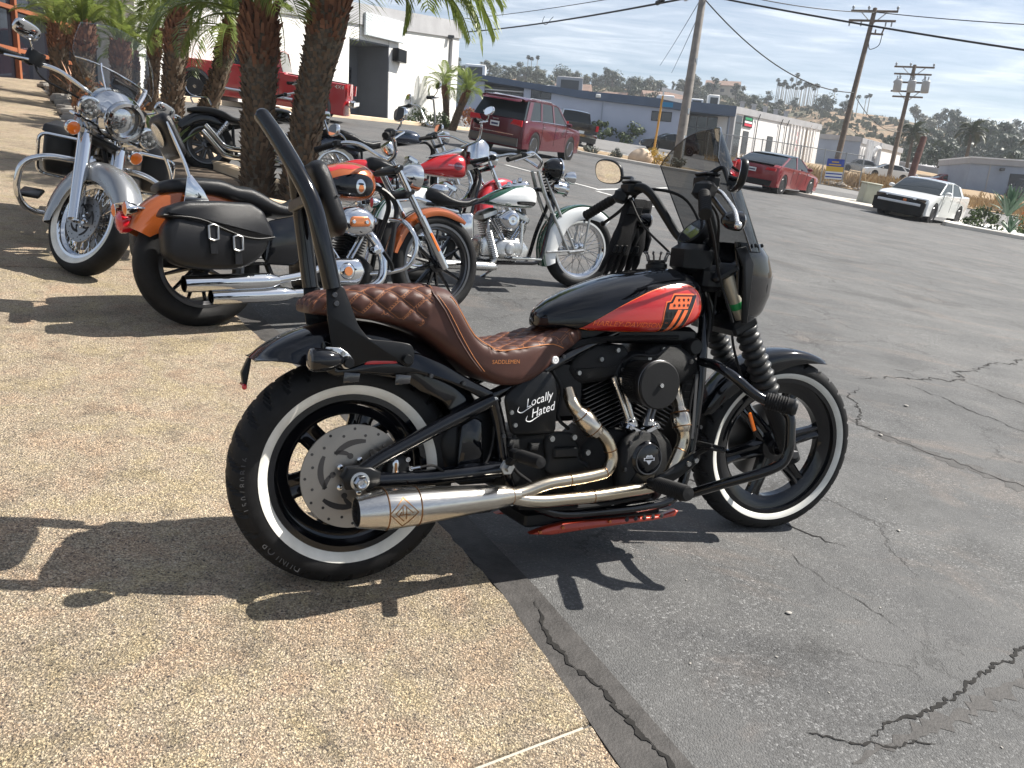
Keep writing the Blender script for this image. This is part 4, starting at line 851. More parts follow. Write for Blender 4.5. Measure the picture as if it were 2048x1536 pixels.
# chain-link fence with a banner
mat('fence_metal', (.32, .33, .33), .5, .6)
def chain_mat():
    m = bpy.data.materials.new('chain_link'); m.use_nodes = True; nt = m.node_tree; b = nt.nodes['Principled BSDF']; b.inputs['Base Color'].default_value = (.3, .31, .31, 1); b.inputs['Metallic'].default_value = .6
    uv = N(nt, 'ShaderNodeTexCoord').outputs['UV']; s = N(nt, 'ShaderNodeSeparateXYZ'); LK(nt, uv, s.inputs[0])
    a = MATH(nt, 'LESS_THAN', MATH(nt, 'FRACT', MATH(nt, 'MULTIPLY', MATH(nt, 'ADD', s.outputs[0], s.outputs[1]), 11)), .09); c = MATH(nt, 'LESS_THAN', MATH(nt, 'FRACT', MATH(nt, 'MULTIPLY', MATH(nt, 'SUBTRACT', s.outputs[0], s.outputs[1]), 11)), .09)
    LK(nt, MATH(nt, 'MAXIMUM', a, c), b.inputs['Alpha']); MT['chain_link'] = m
chain_mat()
FP = [(13.2, 60.0), (13.9, 55.5), (14.8, 51.5), (16.0, 47.6), (16.9, 46.1), (18.1, 46.0), (19.2, 46.2)]
e = empty('chain_link_fence', label='rusting chain-link fence round the dry lot behind the red sedan', cat='fence')
for i, (x, y) in enumerate(FP):
    z = gz(x, y); mb = MB(); mb.tube([(x, y, z-.1), (x, y, z+1.95)], .035, 6); mb.build('post', MT['fence_metal'], e)
    if i:
        x0, y0 = FP[i-1]; z0 = gz(x0, y0); mb = MB(); mb.tube([(x0, y0, z0+1.9), (x, y, z+1.9)], .025, 5); mb.build('rail', MT['fence_metal'], e)
        L_ = hypot(x-x0, y-y0); mb = MB(); mb.add([(x0, y0, z0+.05), (x, y, z+.05), (x, y, z+1.88), (x0, y0, z0+1.88)], [(0, 1, 2, 3)]); mb.build('mesh_panel', MT['chain_link'], e, smooth=False, uvs=[(0, 0), (L_, 0), (L_, 1.85), (0, 1.85)])
e = empty('banner', Matrix.Translation((17.02, 45.85, 2.95)), 'blue yellow and white banner tied to the fence left of the cabinet', 'banner')
mat('banner_blue', (.03, .06, .30), .6, var=.3, vscale=6); mat('banner_yellow', (.60, .38, .04), .6); mat('banner_white', (.72, .72, .70), .6)
for z0, z1, m in ((.70, 1.12, 'banner_blue'), (.42, .70, 'banner_yellow'), (.0, .42, 'banner_white')):
    mb = MB(); mb.box((.48, 0, (z0+z1)/2), (.98, .02, z1-z0-.004)); mb.build('stripe', MT[m], e, smooth=False)
for z in (.12, .30): mb = MB(); mb.box((.48, -.013, z), (.94, .006, .07)); mb.build('print_band', MT['banner_blue'], e, smooth=False)
for z in (.80, .95): mb = MB(); mb.box((.46, -.013, z), (.7-.3*(z > .9), .006, .06)); mb.build('print_band', MT['banner_yellow'], e, smooth=False)
# ================================================================= palms of the planter
def frond_mesh(L, droop, seed, m='palm_leaf', nl=44, ll=.34, lw=.0085):
    r = np.random.default_rng(seed); V = []; F = []
    def at(t):
        a = .15+droop*t; return np.array([L*t*cos(a*.75)*(1-.08*t), 0, L*t*(.28-.30*t)*1.0+L*.0-L*droop*.30*t*t])
    mb = MB(); P = [at(t) for t in np.linspace(0, 1, 14)]; mb.tube(P, [.013, .009, .003], 5)
    for i in range(nl):
        t = .13+.87*i/(nl-1); p = at(t); d = at(min(1, t+.02))-at(t-.02); d /= np.linalg.norm(d)
        for s in (-1, 1):
            l = ll*(sin(pi*min(1, t*.92+.06))**.55)*r.uniform(.85, 1.1); side = np.array([0, s, 0.]); out = side*.80+d*.62+np.array([0, 0, .22*r.uniform(.3, 1.4)]); out /= np.linalg.norm(out)
            w = np.cross(out, [0, 0, 1]); w /= np.linalg.norm(w); w = w*lw+np.array([0, 0, lw*.4]); m1 = p+out*l*.5; tip = p+out*l*.92+np.array([0, 0, -l*r.uniform(.18, .5)])
            b = len(V); V += [p-w*.5, p+w*.5, m1+w, m1-w, tip]; F += [(b, b+1, b+2, b+3), (b+3, b+2, b+4)]
    mb.add(V, F); return mb.mesh('frond', MT[m], smooth=False)
FR = [frond_mesh(1.5, .5, 1), frond_mesh(1.55, .9, 2), frond_mesh(1.4, 1.3, 3), frond_mesh(1.6, .7, 4)]
def trunk_parts(e, v, r0, r1, seed, stubs=620):
    v = np.array(v); r = np.random.default_rng(seed); L = np.linalg.norm(v)
    bendv = np.array([r.uniform(-.05, .05), 0, 0]); P = [v*t+bendv*sin(pi*t)*L*.5 for t in np.linspace(-.06, 1, 12)]
    mb = MB(); mb.tube(P, [r0*1.12, r0*.95, r0, (r0+r1)/2, r1*1.15, r1*.9], 18); mb.v = [(x+r.normal()*.008, y+r.normal()*.008, z+r.normal()*.008) for x, y, z in mb.v]; mb.build('trunk', MT['palm_trunk'], e)
    for nm, m, t0, t1, n in (('leaf_bases', 'palm_stub', 0, .82, stubs), ('fibre_collar', 'palm_hair', .70, 1.03, int(stubs*.6))):
        V = []; F = []
        for i in range(n):
            t = t0+(t1-t0)*(i+.5)/n; a = i*2.39996+r.uniform(-.15, .15); c = v*t+bendv*sin(pi*t)*L*.5; rad = np.interp(t, [0, .5, .9, 1], [r0, r0*.97, r1*1.08, r1*.9]); d = np.array([cos(a), sin(a), 0]); w = np.array([-sin(a), cos(a), 0])*r.uniform(.018, .034)
            h = r.uniform(.035, .085) if nm == 'leaf_bases' else r.uniform(.05, .15); o = r.uniform(.03, .068) if nm == 'leaf_bases' else r.uniform(.02, .085); b = len(V); p = c+d*rad*.93
            V += [p-w-[0, 0, .025], p+w-[0, 0, .025], p+d*o+w*.6+[0, 0, h], p+d*o-w*.6+[0, 0, h], p+[0, 0, h*.7]]; F += [(b, b+1, b+2, b+3), (b, b+3, b+4), (b+1, b+4, b+2)]
        mb = MB(); mb.add(V, F); o = mb.build(nm, MT[m], e, smooth=False); o['kind'] = 'stuff'
def palm(base, top, r0, r1, nf, label, seed, s=1.0, lo=-6, group='palms of the planter bed', extra=()):
    base, top = np.array(base, float), np.array(top, float); r = random.Random(seed); base[2] = gz(base[0], base[1])-.02
    e = empty('pygmy_palm', Matrix.Translation(tuple(base)), label, 'palm tree', group); v = top-base; trunk_parts(e, v, r0, r1, seed)
    for i in range(nf):
        a = i*2.39996+r.uniform(-.2, .2); f = i/nf; pitch = R(82)-R(82-lo)*f**.9+R(r.uniform(-8, 8)); k = FR[0] if f < .3 else (FR[3] if f < .55 else (FR[1] if f < .8 else FR[2]))
        M = Matrix.Translation(tuple(v*.985))@Matrix.Rotation(a, 4, 'Z')@Matrix.Rotation(-pitch, 4, 'Y')@Matrix.Rotation(r.uniform(-.3, .3), 4, 'X')@Matrix.Scale(s*r.uniform(.85, 1.1), 4)@Matrix.Translation((r1*.4, 0, 0))
        inst('frond', k, e, M)
    for az, pt, sc_ in extra: inst('frond', FR[1], e, Matrix.Translation(tuple(v*.985))@Matrix.Rotation(R(az), 4, 'Z')@Matrix.Rotation(-R(pt), 4, 'Y')@Matrix.Scale(sc_, 4)@Matrix.Translation((r1*.4, 0, 0)))
    return e
palm((-2.91, 8.48, 0), (-3.03, 8.97, 2.90), .155, .17, 20, 'thick upright palm trunk just left of the leaning one, behind the orange motorcycle', 1, 1.0, 25, extra=((200, 5, 1.0), (170, 0, .9)))
palm((-2.51, 8.47, 0), (-2.20, 9.08, 3.42), .155, .18, 22, 'thick palm trunk leaning right with long fronds over the sky', 2, 1.15, 10, extra=((-5, 12, 1.5), (12, 20, 1.55), (-22, 14, 1.45), (28, 8, 1.4), (-40, 6, 1.3), (4, 32, 1.6), (-14, 36, 1.55), (20, 40, 1.5), (0, 2, 1.45), (-12, 22, 1.65), (8, 44, 1.7), (-28, 30, 1.55), (38, 22, 1.5), (16, 10, 1.55)))
palm((-5.41, 12.03, 0), (-5.44, 12.52, 3.42), .14, .14, 18, 'palm with straight lit trunk behind the silver motorcycle windshield', 3, .9, 32)
palm((-5.44, 12.89, 0), (-4.95, 13.37, 3.50), .13, .11, 18, 'slim palm leaning right with fronds hanging in front of its trunk', 4, 1.0, 28, extra=((-110, -20, 1.1), (-80, -15, 1.0), (-140, -10, 1.0)))
palm((-7.80, 15.16, 0), (-7.90, 15.5, 3.30), .15, .14, 15, 'short palm seen through the middle of the silver motorcycle windshield', 5, .75, 30)
palm((-8.22, 14.65, 0), (-8.31, 15.03, 3.49), .16, .17, 17, 'stout palm behind the left part of the windshield', 6, .8, 30)
palm((-9.91, 16.82, 0), (-10.04, 17.17, 3.75), .15, .16, 18, 'leftmost palm of the bed, in front of the dark storefront', 7, .85, 25)
palm((-8.3, 17.41, 0), (-8.22, 17.72, 3.88), .12, .10, 22, 'thin dark palm trunk alone against the white wall', 8, .9)
palm((-8.87, 17.91, 0), (-8.97, 18.16, 3.45), .07, .06, 16, 'smallest slender palm against the white wall', 9, .7)
palm((-4.01, 37.87, 0), (-4.26, 38.32, 5.5), .12, .10, 20, 'small upright palm at the corner of the white building', 10, .95, group='palms at the white building corner')
palm((-3.62, 36.8, 0), (-3.05, 37.19, 5.2), .16, .13, 24, 'small palm leaning right at the corner of the white building', 11, .95, group='palms at the white building corner')
# ================================================================= shrubs, agaves, grass
def bush(x, y, w, h, m, label, cat='shrub', n=500, sz=.06, seed=1, z=None, group=None):
    cm, B = crown_mesh('foliage', MT[m], w, h, n, sz, 8, seed, -.1); e = empty('shrub', Matrix.Translation((x, y, gz(x, y)+.05 if z is None else z)), label, cat, group); inst('foliage', cm, e)
    mb = MB()
    for (bx, by, bz, q) in B[:5]: mb.tube([(0, 0, -.05), (bx*.5, by*.5, bz*.6), (bx, by, bz)], [.02, .012, .004], 5)
    mb.build('stems', MT['bark'], e); return e
bush(-5.0, 36.3, 1.6, 1.0, 'bush_leaf', 'green shrub at the foot of the white wall', seed=2); bush(-4.4, 37.6, 1.3, .8, 'bush_leaf', 'second green shrub nearer the corner of the white wall', seed=3)
bush(-2.6, 37.4, 1.5, 1.5, 'red_succulent', 'reddish dry bush beside the leaning corner palm', seed=4, n=700)
bush(6.9, 77.0, 2.6, 2.2, 'bush_leaf', 'rounded dark bush on the left against the blue wall', seed=5, sz=.15); bush(9.2, 77.0, 2.8, 2.5, 'bush_leaf', 'taller rounded dark bush on the right against the blue wall', seed=6, sz=.15)
for i, (x, y, lab) in enumerate([(2.7, 36.3, 'grey tufted shrub left on the street island'), (3.9, 36.0, 'grey tufted shrub next to the boulder'), (6.6, 35.8, 'grey tufted shrub near the tall street pole')]): bush(x, y, .8, .55, 'grey_shrub', lab, seed=7+i, n=300)
mat('boulder', (.44, .34, .25), .9, col2=(.60, .48, .36), vscale=2.5, bump=.8, bscale=5)
def boulder(x, y, sx, sy, sz, label, seed, m='boulder'):
    r = np.random.default_rng(seed); mb = MB(); mb.ball((0, 0, 0), 1, 18, 12)
    K = r.normal(size=(6, 3)); mb.xf(lambda p: tuple(np.array(p)*np.array([sx, sy, sz])*(1+.10*sum(sin(2.2*np.dot(k, p)+i) for i, k in enumerate(K))/2))); o = mb.build('boulder', MT[m]); o.location = (x, y, gz(x, y)+sz*.6); tag(o, label, 'boulder'); return o
boulder(4.9, 35.6, .58, .4, .42, 'pale tan boulder on the street island', 1)
leaf_mat('yellow_shrub', (.30, .19, .03), (.48, .33, .07), .2, .7); bush(5.65, 35.7, 1.15, .95, 'yellow_shrub', 'yellow flowering shrub beside the pale boulder', seed=12, n=700, sz=.05)
def rosette(x, y, n, L, w, m, label, seed, up=.5, z=None, cat='agave', name='agave'):
    r = random.Random(seed); e = empty(name, Matrix.Translation((x, y, (gz(x, y)+.08) if z is None else z)), label, cat); me = []
    for v in range(3):
        mb = MB(); rows = []
        for i in range(7):
            t = i/6; ww = w*sin(pi*min(1, .18+t*.80))**.7*(1-t*.2); zz = L*(.30*t-.25*t*t*(v*.5+.3)); xx = L*t*(1-.05*v)
            rows.append([(xx, -ww, zz+ww*.35), (xx, 0, zz-ww*.1), (xx, ww, zz+ww*.35), (xx, 0, zz+ww*.12)])
        mb.loft(rows); me.append(mb.mesh('leaf', MT[m]))
    for i in range(n):
        f = i/n; M = Matrix.Rotation(i*2.39996, 4, 'Z')@Matrix.Rotation(-(R(82)-R(70)*f**.8*(1-up*.5)), 4, 'Y')@Matrix.Scale(r.uniform(.8, 1.05), 4)@Matrix.Translation((.03, 0, 0)); inst('leaf', me[i % 3], e, M)
    return e
rosette(18.0, 29.6, 38, 1.15, .10, 'agave_blue', 'large grey-green agave on the white gravel island', 1, z=gz(18, 29.6)+.62)
rosette(17.6, 28.6, 26, .7, .045, 'agave_blue', 'small spiky agave in front of the large one', 2)
bush(17.0, 29.4, 1.6, .8, 'bush_leaf', 'low green shrub left of the large agave', seed=21, n=800); bush(19.4, 29.9, 1.8, .95, 'bush_leaf', 'low green shrub right of the large agave', seed=22, n=800); bush(20.6, 31.8, 1.7, 1.2, 'bush_leaf', 'bright green shrub behind the hydrant', seed=23, n=700)
rosette(-4.35, 9.45, 20, .62, .055, 'agave_leaf', 'yellow-green agave in the bed beside the silver motorcycle', 3)
rosette(-4.9, 10.3, 16, .5, .045, 'agave_leaf', 'smaller yellow-green agave behind the first', 4)
rosette(-9.0, 15.9, 40, .75, .022, 'red_succulent', 'red-tipped spiky succulent at the bed corner near the storefront', 5, 1.0, cat='succulent', name='succulent')
bush(-7.0, 13.4, 1.3, .7, 'red_succulent', 'brown-red ground plants under the palms', seed=31, n=700, sz=.05, cat='plant')
def grass(name, n, place, h, m, seed, w=.02):
    r = np.random.default_rng(seed); V = []; F = []
    for i in range(n):
        x, y = place(r); z = gz(x, y)+.02; a = r.uniform(0, 2*pi); hh = h*r.uniform(.5, 1.3); lx, ly = r.normal(size=2)*.25*hh; b = len(V)
        V += [(x-cos(a)*w, y-sin(a)*w, z), (x+cos(a)*w, y+sin(a)*w, z), (x+lx*.6, y+ly*.6, z+hh*.75), (x+lx, y+ly, z+hh*.95)]; F.append((b, b+1, b+2, b+3))
    mb = MB(); mb.add(V, F); mb.build(name, MT[m], smooth=False)['kind'] = 'stuff'
def pl(r):
    while True:
        x, y = r.uniform(13, 48), r.uniform(44.2, 60)
        if y > 44.2+max(0, (20-x))*.62+max(0, 16-x)*2.2 and sin(x*.9+1)*sin(y*.7)+r.uniform(-1, .9) > -.35: return x, y
grass('dry_grass', 15000, pl, .42, 'dry_grass', 3, .03)
def pl2(r):
    c = [(16.2, 47.2), (15.0, 50.5), (21.5, 47.5), (23.4, 48.2), (19.5, 46.9), (31, 50)][r.integers(6)]; return c[0]+r.normal()*.9, c[1]+r.normal()*.5+.4
grass('weeds', 2400, pl2, .8, 'dry_grass', 4, .02)
mat('rubble', (.16, .14, .12), .9, col2=(.26, .22, .18), vscale=3, bump=.8, bscale=8)
for i in range(26):
    x = r_.uniform(14.5, 34); y = 44.4+r_.uniform(0, 1.6)+max(0, 20-x)*.6; s = r_.uniform(.1, .3); mb = MB(); mb.ball((0, 0, 0), s, 8, 6, (1.3, 1, .7)); mb.v = [(a+r_.gauss(0, s*.1), b+r_.gauss(0, s*.1), c+r_.gauss(0, s*.1)) for a, b, c in mb.v]; o = mb.build('rubble_stone', MT['rubble']); o.location = (x, y, gz(x, y)+s*.3); tag(o, 'dark stone in the rubble along the edge of the dry lot', 'stone', 'rubble along the dry lot')
for (az, d, k, s, lab) in [(24.0, 140, 0, .8, 'bushy tree behind the low grey building'), (25.6, 135, 5, .7, 'wide green tree behind the low grey building'), (27.0, 130, 2, .75, 'tall green tree left of the grey-blue building'), (30.6, 128, 0, .9, 'dark tree above the grey-blue building roof'), (32.4, 120, 2, .8, 'tall dark tree at the right edge above the roof'), (22.8, 145, 1, .8, 'olive tree behind the transformer pole')]:
    x, y = d*sin(R(az)), d*cos(R(az)); place_tree(TREES[k], x, y, gz(x, y)-.4, s*.72, lab, None)
BP = [frond_mesh(2.6, .8, 11, 'far_palm', 24, .75, .05), frond_mesh(2.5, 1.2, 12, 'far_palm', 24, .75, .05)]
for (x, y, h, lab) in [(52.5, 97, 5.5, 'queen palm with drooping crown left of the grey-blue building'), (60, 96, 6.2, 'queen palm with drooping crown above the grey-blue building'), (47.5, 101, 4.5, 'shorter queen palm beside the low grey building')]:
    z = gz(x, y); e = empty('queen_palm', Matrix.Translation((x, y, z)), lab, 'palm tree'); mb = MB(); mb.tube([(0, 0, -.5), (0, 0, h)], [.25, .16], 8); mb.build('trunk', MT['bark'], e)
    for i in range(22):
        f = i/22; inst('frond', BP[i % 2], e, Matrix.Translation((0, 0, h))@Matrix.Rotation(i*2.4, 4, 'Z')@Matrix.Rotation(-(R(75)-R(105)*f), 4, 'Y'))

# ================================================================= haze
hz = bpy.data.materials.new('haze'); hz.use_nodes = True; nt = hz.node_tree; nt.nodes.remove(nt.nodes['Principled BSDF'])
pv = N(nt, 'ShaderNodeVolumePrincipled'); pv.inputs['Color'].default_value = (.86, .92, 1, 1); pv.inputs['Density'].default_value = .00045; pv.inputs['Anisotropy'].default_value = .2
LK(nt, pv.outputs[0], nt.nodes['Material Output'].inputs['Volume']); MT['haze'] = hz
mb = MB(); mb.box((0, 130, 18), (900, 800, 96)); o = mb.build('haze', hz, smooth=False); o['kind'] = 'stuff'
# ================================================================= motorcycle kit
class Bike:
    def __init__(s, M, label, wb, steer, ra, Rf, Rr, rake=30, cat='motorcycle', group=None):
        s.root = empty('motorcycle', M, label, cat, group); s.wb = wb; s.Rf = Rf; s.Rr = Rr; s.rake = R(rake); s.ra = ra
        p0 = Vector((wb-.05, 0, Rf)); k = Vector((-sin(R(28)), 0, cos(R(28))))
        s.S = Matrix.Translation(p0)@Matrix.Rotation(steer, 4, k)@Matrix.Translation(-p0)
        s.u = np.array([-sin(s.rake), 0, cos(s.rake)])       # up the fork
    def P(s, name, mb, m, par=None, f=False, **k):
        o = mb.build(name, MT[m] if isinstance(m, str) else m, par or s.root, **k)
        if f and (par is None): o.matrix_local = s.S
        return o
    def fk(s, t, y, fwd=0): 
        p = np.array([s.wb, y, s.Rf])+s.u*t; return (p[0]+fwd*cos(s.rake), p[1], p[2]+fwd*sin(s.rake))
def tyre_prof(Rr, W, rr, n=22, k=.48):
    rc = rr+(Rr-rr)*k; out = []
    for i in range(n+1):
        ph = (-1+2*i/n)*(pi/2+1.05); sn, cs = sin(ph), cos(ph)
        y = W/2*np.sign(sn)*abs(sn)**.85; r = rc+((Rr-rc) if cs > 0 else (rc-rr)/.87)*np.sign(cs)*abs(cs)**.95; out.append((r, y))
    return out
def wheel(B, front, W, rr, style='cast', ww=None, seg=72, spokes=6, rimmat='gloss_black', spokemat=None, discs=(), tread=False, hubmat=None, letters=None, discmat='disc_steel'):
    Rr_ = B.Rf if front else B.Rr; n = 26 if tread else 16; pr = tyre_prof(Rr_, W, rr, n)
    def fn(a, j, r, y):
        q = abs(y)/(W/2)
        if q < .88 and r > rr+(Rr_-rr)*.6:
            ph = a*30/(2*pi)+q*.75*(1 if y > 0 else 1)+(.5 if y > 0 else 0)
            if (ph % 1) < .2 and .10 < q: return r-.008
        return r
    mb = MB(); mb.lathe(pr, seg=480 if tread else seg, fn=fn if tread else None); t = mb.build('wheel', MT['rubber'], B.root, ang=30)
    M = Matrix.Translation((B.wb, 0, B.Rf)) if front else Matrix.Translation((0, 0, B.Rr)); t.matrix_local = (B.S@M) if front else M
    spokemat = spokemat or rimmat; hubmat = hubmat or spokemat
    if ww:
        mb = MB(); fine = tyre_prof(Rr_, W, rr, 90)
        for sg in (-1, 1):
            q = [(r, y+sg*.0012) for r, y in fine if ww[0] <= r <= ww[1] and y*sg > 0]; q = [(q[0][0]-.0, q[0][1]-sg*.002)]+q+[(q[-1][0], q[-1][1]-sg*.002)]; mb.lathe(q, seg=max(seg, 96))
        mb.build('whitewall', MT['whitewall'], t, ang=60)
    w = W*.36; mb = MB(); dp = .055 if style != 'wire' else .03
    mb.lathe([(rr+.010, -w-.006), (rr+.013, -w-.001), (rr+.012, -w+.004), (rr-.004, -w+.010), (rr-.012, -w+.02), (rr-.022, -w*.5), (rr-.030, 0), (rr-.022, w*.5), (rr-.012, w-.02), (rr-.004, w-.01), (rr+.012, w-.004), (rr+.013, w+.001), (rr+.010, w+.006), (rr-.006, w+.006), (rr-.004, w-.012), (rr+.002, 0), (rr-.004, -w+.012), (rr-.006, -w-.006), (rr+.010, -w-.006)], seg=seg)
    mb.build('rim', MT[rimmat], t)
    if style == 'cast':
        mb = MB(); mb.lathe([(rr-.004, -.032), (rr-.040, -.026), (rr-.052, -.016), (rr-.052, .016), (rr-.040, .026), (rr-.004, .032)], seg=seg); mb.build('rim_flange', MT[rimmat], t)
    hb = MB()
    hb.lathe([(0, -.06), (.028, -.06), (.034, -.05), (.034, -.035), (.055, -.03), (.055, .03), (.034, .035), (.034, .05), (.028, .06), (0, .06)], seg=20); hub = hb.build('hub', MT[hubmat], t)
    if style == 'cast':
        for k in range(spokes):
            a = 2*pi*k/spokes+.26; mb = MB()
            for (r0, r1, w0, w1, y0, y1) in ((.045, rr-.030, .034, .024 if front else .034, -.022, .022),):
                rings = []
                for q in np.linspace(0, 1, 5):
                    r = r0+(r1-r0)*q; h = w0+(w1-w0)*sin(q*pi*.5)+(.012*(q > .9)); d = y1*(1-.25*q); c = h*.35
                    rings.append([(r*cos(a)-u*sin(a), y, r*sin(a)+u*cos(a)) for u, y in ((-h, -d+c), (-h+c, -d), (-c, -d), (0, -d+.008), (c, -d), (h-c, -d), (h, -d+c), (h, d-c), (h-c, d), (-h+c, d), (-h, d-c))])
                mb.loft(rings)
            mb.build('spoke', MT[spokemat], t)
    elif style == 'thin':
        for k in range(spokes):
            a = 2*pi*k/spokes; mb = MB(); mb.tube([(.05*cos(a), 0, .05*sin(a)), ((rr-.01)*cos(a), 0, (rr-.01)*sin(a))], [.015, .008], 6); mb.build('spoke', MT[spokemat], t)
    elif style == 'wire':
        mb = MB()
        for k in range(spokes):
            a = 2*pi*k/spokes; sg = 1 if k % 2 else -1; b = a+(.62 if (k//2) % 2 else -.62)
            mb.tube([(.045*cos(b), .032*sg, .045*sin(b)), ((rr-.02)*cos(a), .006*sg, (rr-.02)*sin(a))], .0024, 4, cap=False)
        mb.build('wire_spokes', MT[spokemat], t)
    for (y, ro) in discs:
        mb = MB(); mb.lathe([(ro*.70, y-.0025), (ro-.001, y-.0025), (ro, y), (ro-.001, y+.0025), (ro*.70, y+.0025), (ro*.70, y-.0025)], seg=64)
        mb.lathe([(ro*.20, y-.0018), (ro*.71, y-.0018), (ro*.71, y+.0018), (ro*.20, y+.0018)], seg=56)
        d = mb.build('brake_disc', MT[discmat], t); mb = MB(); sg = -1 if y < 0 else 1
        for k in range(24):
            a = 2*pi*k/24; r = ro*(.80 if k % 2 else .91); mb.lathe([(0, 0), (.0042, 0), (.0042, .0004), (0, .0005)], (r*cos(a), y+sg*.0027, r*sin(a)), (0, sg, 0), 8)
        for k in range(5):
            a = 2*pi*k/5+.5; mb.lathe([(0, 0), (.0085, 0), (.0085, .0004), (0, .0005)], (ro*.40*cos(a), y+sg*.0032, ro*.40*sin(a)), (0, sg, 0), 10)
        mb.build('drilled_hole', MT['interior_dark'], d)['kind'] = 'stuff'
        for k in range(5):
            for r0, r1, a0, a1, wd in ((ro*.70, ro*.56, 0, 1.0, ro*.055), (ro*.44, ro*.60, .55, 1.0, ro*.042)):
                P = [np.array([(r0+(r1-r0)*q)*cos(2*pi*k/5+a0+(a1-a0)*q), (r0+(r1-r0)*q)*sin(2*pi*k/5+a0+(a1-a0)*q)]) for q in np.linspace(0, 1, 9)]; T = np.gradient(np.array(P), axis=0); T /= np.linalg.norm(T, axis=1)[:, None]; nn = np.c_[-T[:, 1], T[:, 0]]; tp = np.sin(np.linspace(.25, pi-.25, 9))**.4
                mb = MB(); mb.prism([tuple(p+q*wd*h) for p, q, h in zip(P, nn, tp)]+[tuple(p-q*wd*h) for p, q, h in zip(P[::-1], nn[::-1], tp[::-1])], y+sg*.0010, y+sg*.0028); mb.build('swept_slot', MT['interior_dark'], d, smooth=False)
        mb = MB()
        for k in range(5):
            a = 2*pi*k/5; mb.lathe([(0, .006), (.005, .006), (.008, .004), (.008, 0)], (ro*.33*cos(a), y+sg*.003, ro*.33*sin(a)), (0, sg, 0), 8)
        mb.build('disc_bolt', MT['chrome'], d)
    if letters:
        for (txt, a0, rm, sz) in letters:
            mb = MB(); step = sz*.78/rm
            for i, ch in enumerate(txt):
                if ch == ' ': continue
                V, F = text2d(ch, sz); a = a0-i*step; y = -np.interp(rm, [r for r, yy in pr[n//2:]][::-1], [yy for r, yy in pr[n//2:]][::-1])-.001
                mb.add([((rm+v[1])*cos(a)+v[0]*sin(a), y, (rm+v[1])*sin(a)-v[0]*cos(a)) for v in V], F)
            mb.build('raised_lettering', MT['grey_print'], t, smooth=False)
    return t
def bolt(B, p, ax, r, m='chrome', par=None, f=False, h=.008):
    mb = MB(); mb.lathe([(0, h), (r*.35, h), (r*.4, h*.6), (r*.5, h*.6), (r*.55, h), (r*.85, h), (r, h*.7), (r, 0)], p, ax, 10); return B.P('bolt', mb, m, par, f)
def cylinder_fins(B, base, ang, L, w, n, m='satin_black', finm=None, d=None):
    """finned barrel along a tilted axis"""
    a = R(ang); ax = np.array([sin(a), 0, cos(a)]); M = [[cos(a), 0, sin(a)], [0, 1, 0], [-sin(a), 0, cos(a)]]; d = d or w
    mb = MB(); mb.lathe([(w*.34, 0), (w*.36, L)], (base[0], 0, base[1]), ax, 20); o = B.P('cylinder', mb, m)
    mb = MB()
    for i in range(n):
        c = np.array([base[0], 0, base[1]])+ax*(L*(i+.5)/n); mb.box(c, (w*(.92+.08*sin(pi*i/n)), d, L/n*.36), M, .0016)
    B.P('cooling_fins', mb, finm or m, o); return o, ax
def lever_grip(B, y0, p0, p1, s, m='rubber'):
    mb = MB(); mb.tube([p0, p1], .0175, 14); o = B.P('grip', mb, m, None, True); p0, p1 = np.array(p0), np.array(p1)
    mb = MB()
    for t in np.linspace(.1, .9, 9): c = p0+(p1-p0)*t; mb.lathe([(.0182, -.003), (.0195, 0), (.0182, .003)], c, p1-p0, 14)
    mb.lathe([(.0, .004), (.018, .004), (.020, 0), (.018, -.004)], p1, p1-p0, 14); B.P('grip_ribs', mb, m, o); return o
# ================================================================= the black motorcycle in front
BM = Matrix(((0.89105073, -0.45310987, -0.02683375, -0.44807727), (0.4519024, 0.880025, 0.1460829, 1.99856749), (-0.04257724, -0.14229351, 0.98890836, 0.21206528), (0, 0, 0, 1)))
H = Bike(BM, 'gloss black motorcycle with brown quilted seat and red number one tank, nearest the camera', 1.63, -.1787, 30, .332, .323)
w_ = wheel(H, False, .152, .214, 'cast', (.2165, .2545), 96, 6, 'gloss_black', discs=((-.088, .146),), tread=True, letters=[('150/80B16', R(196), .288, .022), ('150/80B16', R(20), .288, .022), ('DUNLOP', R(240), .289, .028)])
w_f = wheel(H, True, .112, .253, 'cast', (.2555, .2835), 96, 6, 'gloss_black', discs=((.062, .146),), tread=True)
# axle, nut, adjuster
mb = MB(); mb.prism([(-.035, .30), (.03, .295), (.06, .31), (.06, .345), (.03, .36), (-.03, .358), (-.045, .33)], -.150, -.105, .006); ax_ = H.P('axle_carrier', mb, 'satin_black')
mb = MB(); mb.lathe([(0, 0), (.026, 0), (.026, .006), (.019, .008)], (0, -.150, .323), (0, -1, 0), 20); H.P('washer', mb, 'dull_metal', ax_)
mb = MB(); mb.lathe([(.0095, .026), (.015, .026), (.019, .021), (.019, .006)], (0, -.150, .323), (0, -1, 0), 6); mb.lathe([(.0, .020), (.0095, .020), (.0095, .030), (.012, .031)], (0, -.150, .323), (0, -1, 0), 12); H.P('axle_nut', mb, 'chrome', ax_, ang=25)
# swingarm triangle
mb = MB()
for s in (-1, 1):
    mb.tube(bend([(.0, s*.125, .335), (.06, s*.125, .375), (.25, s*.122, .468), (.40, s*.115, .535)], .05), [.019, .021, .021, .023], 12)
    mb.tube([(.01, s*.125, .318), (.20, s*.125, .315), (.43, s*.12, .326)], [.021, .024, .027], 12)
mb.tube(bend([(.40, -.115, .535), (.43, -.11, .45), (.45, -.115, .33)], .05), .021, 10); mb.tube(bend([(.40, .115, .535), (.43, .11, .45), (.45, .115, .33)], .05), .021, 10)
H.P('swingarm', mb, 'gloss_black')
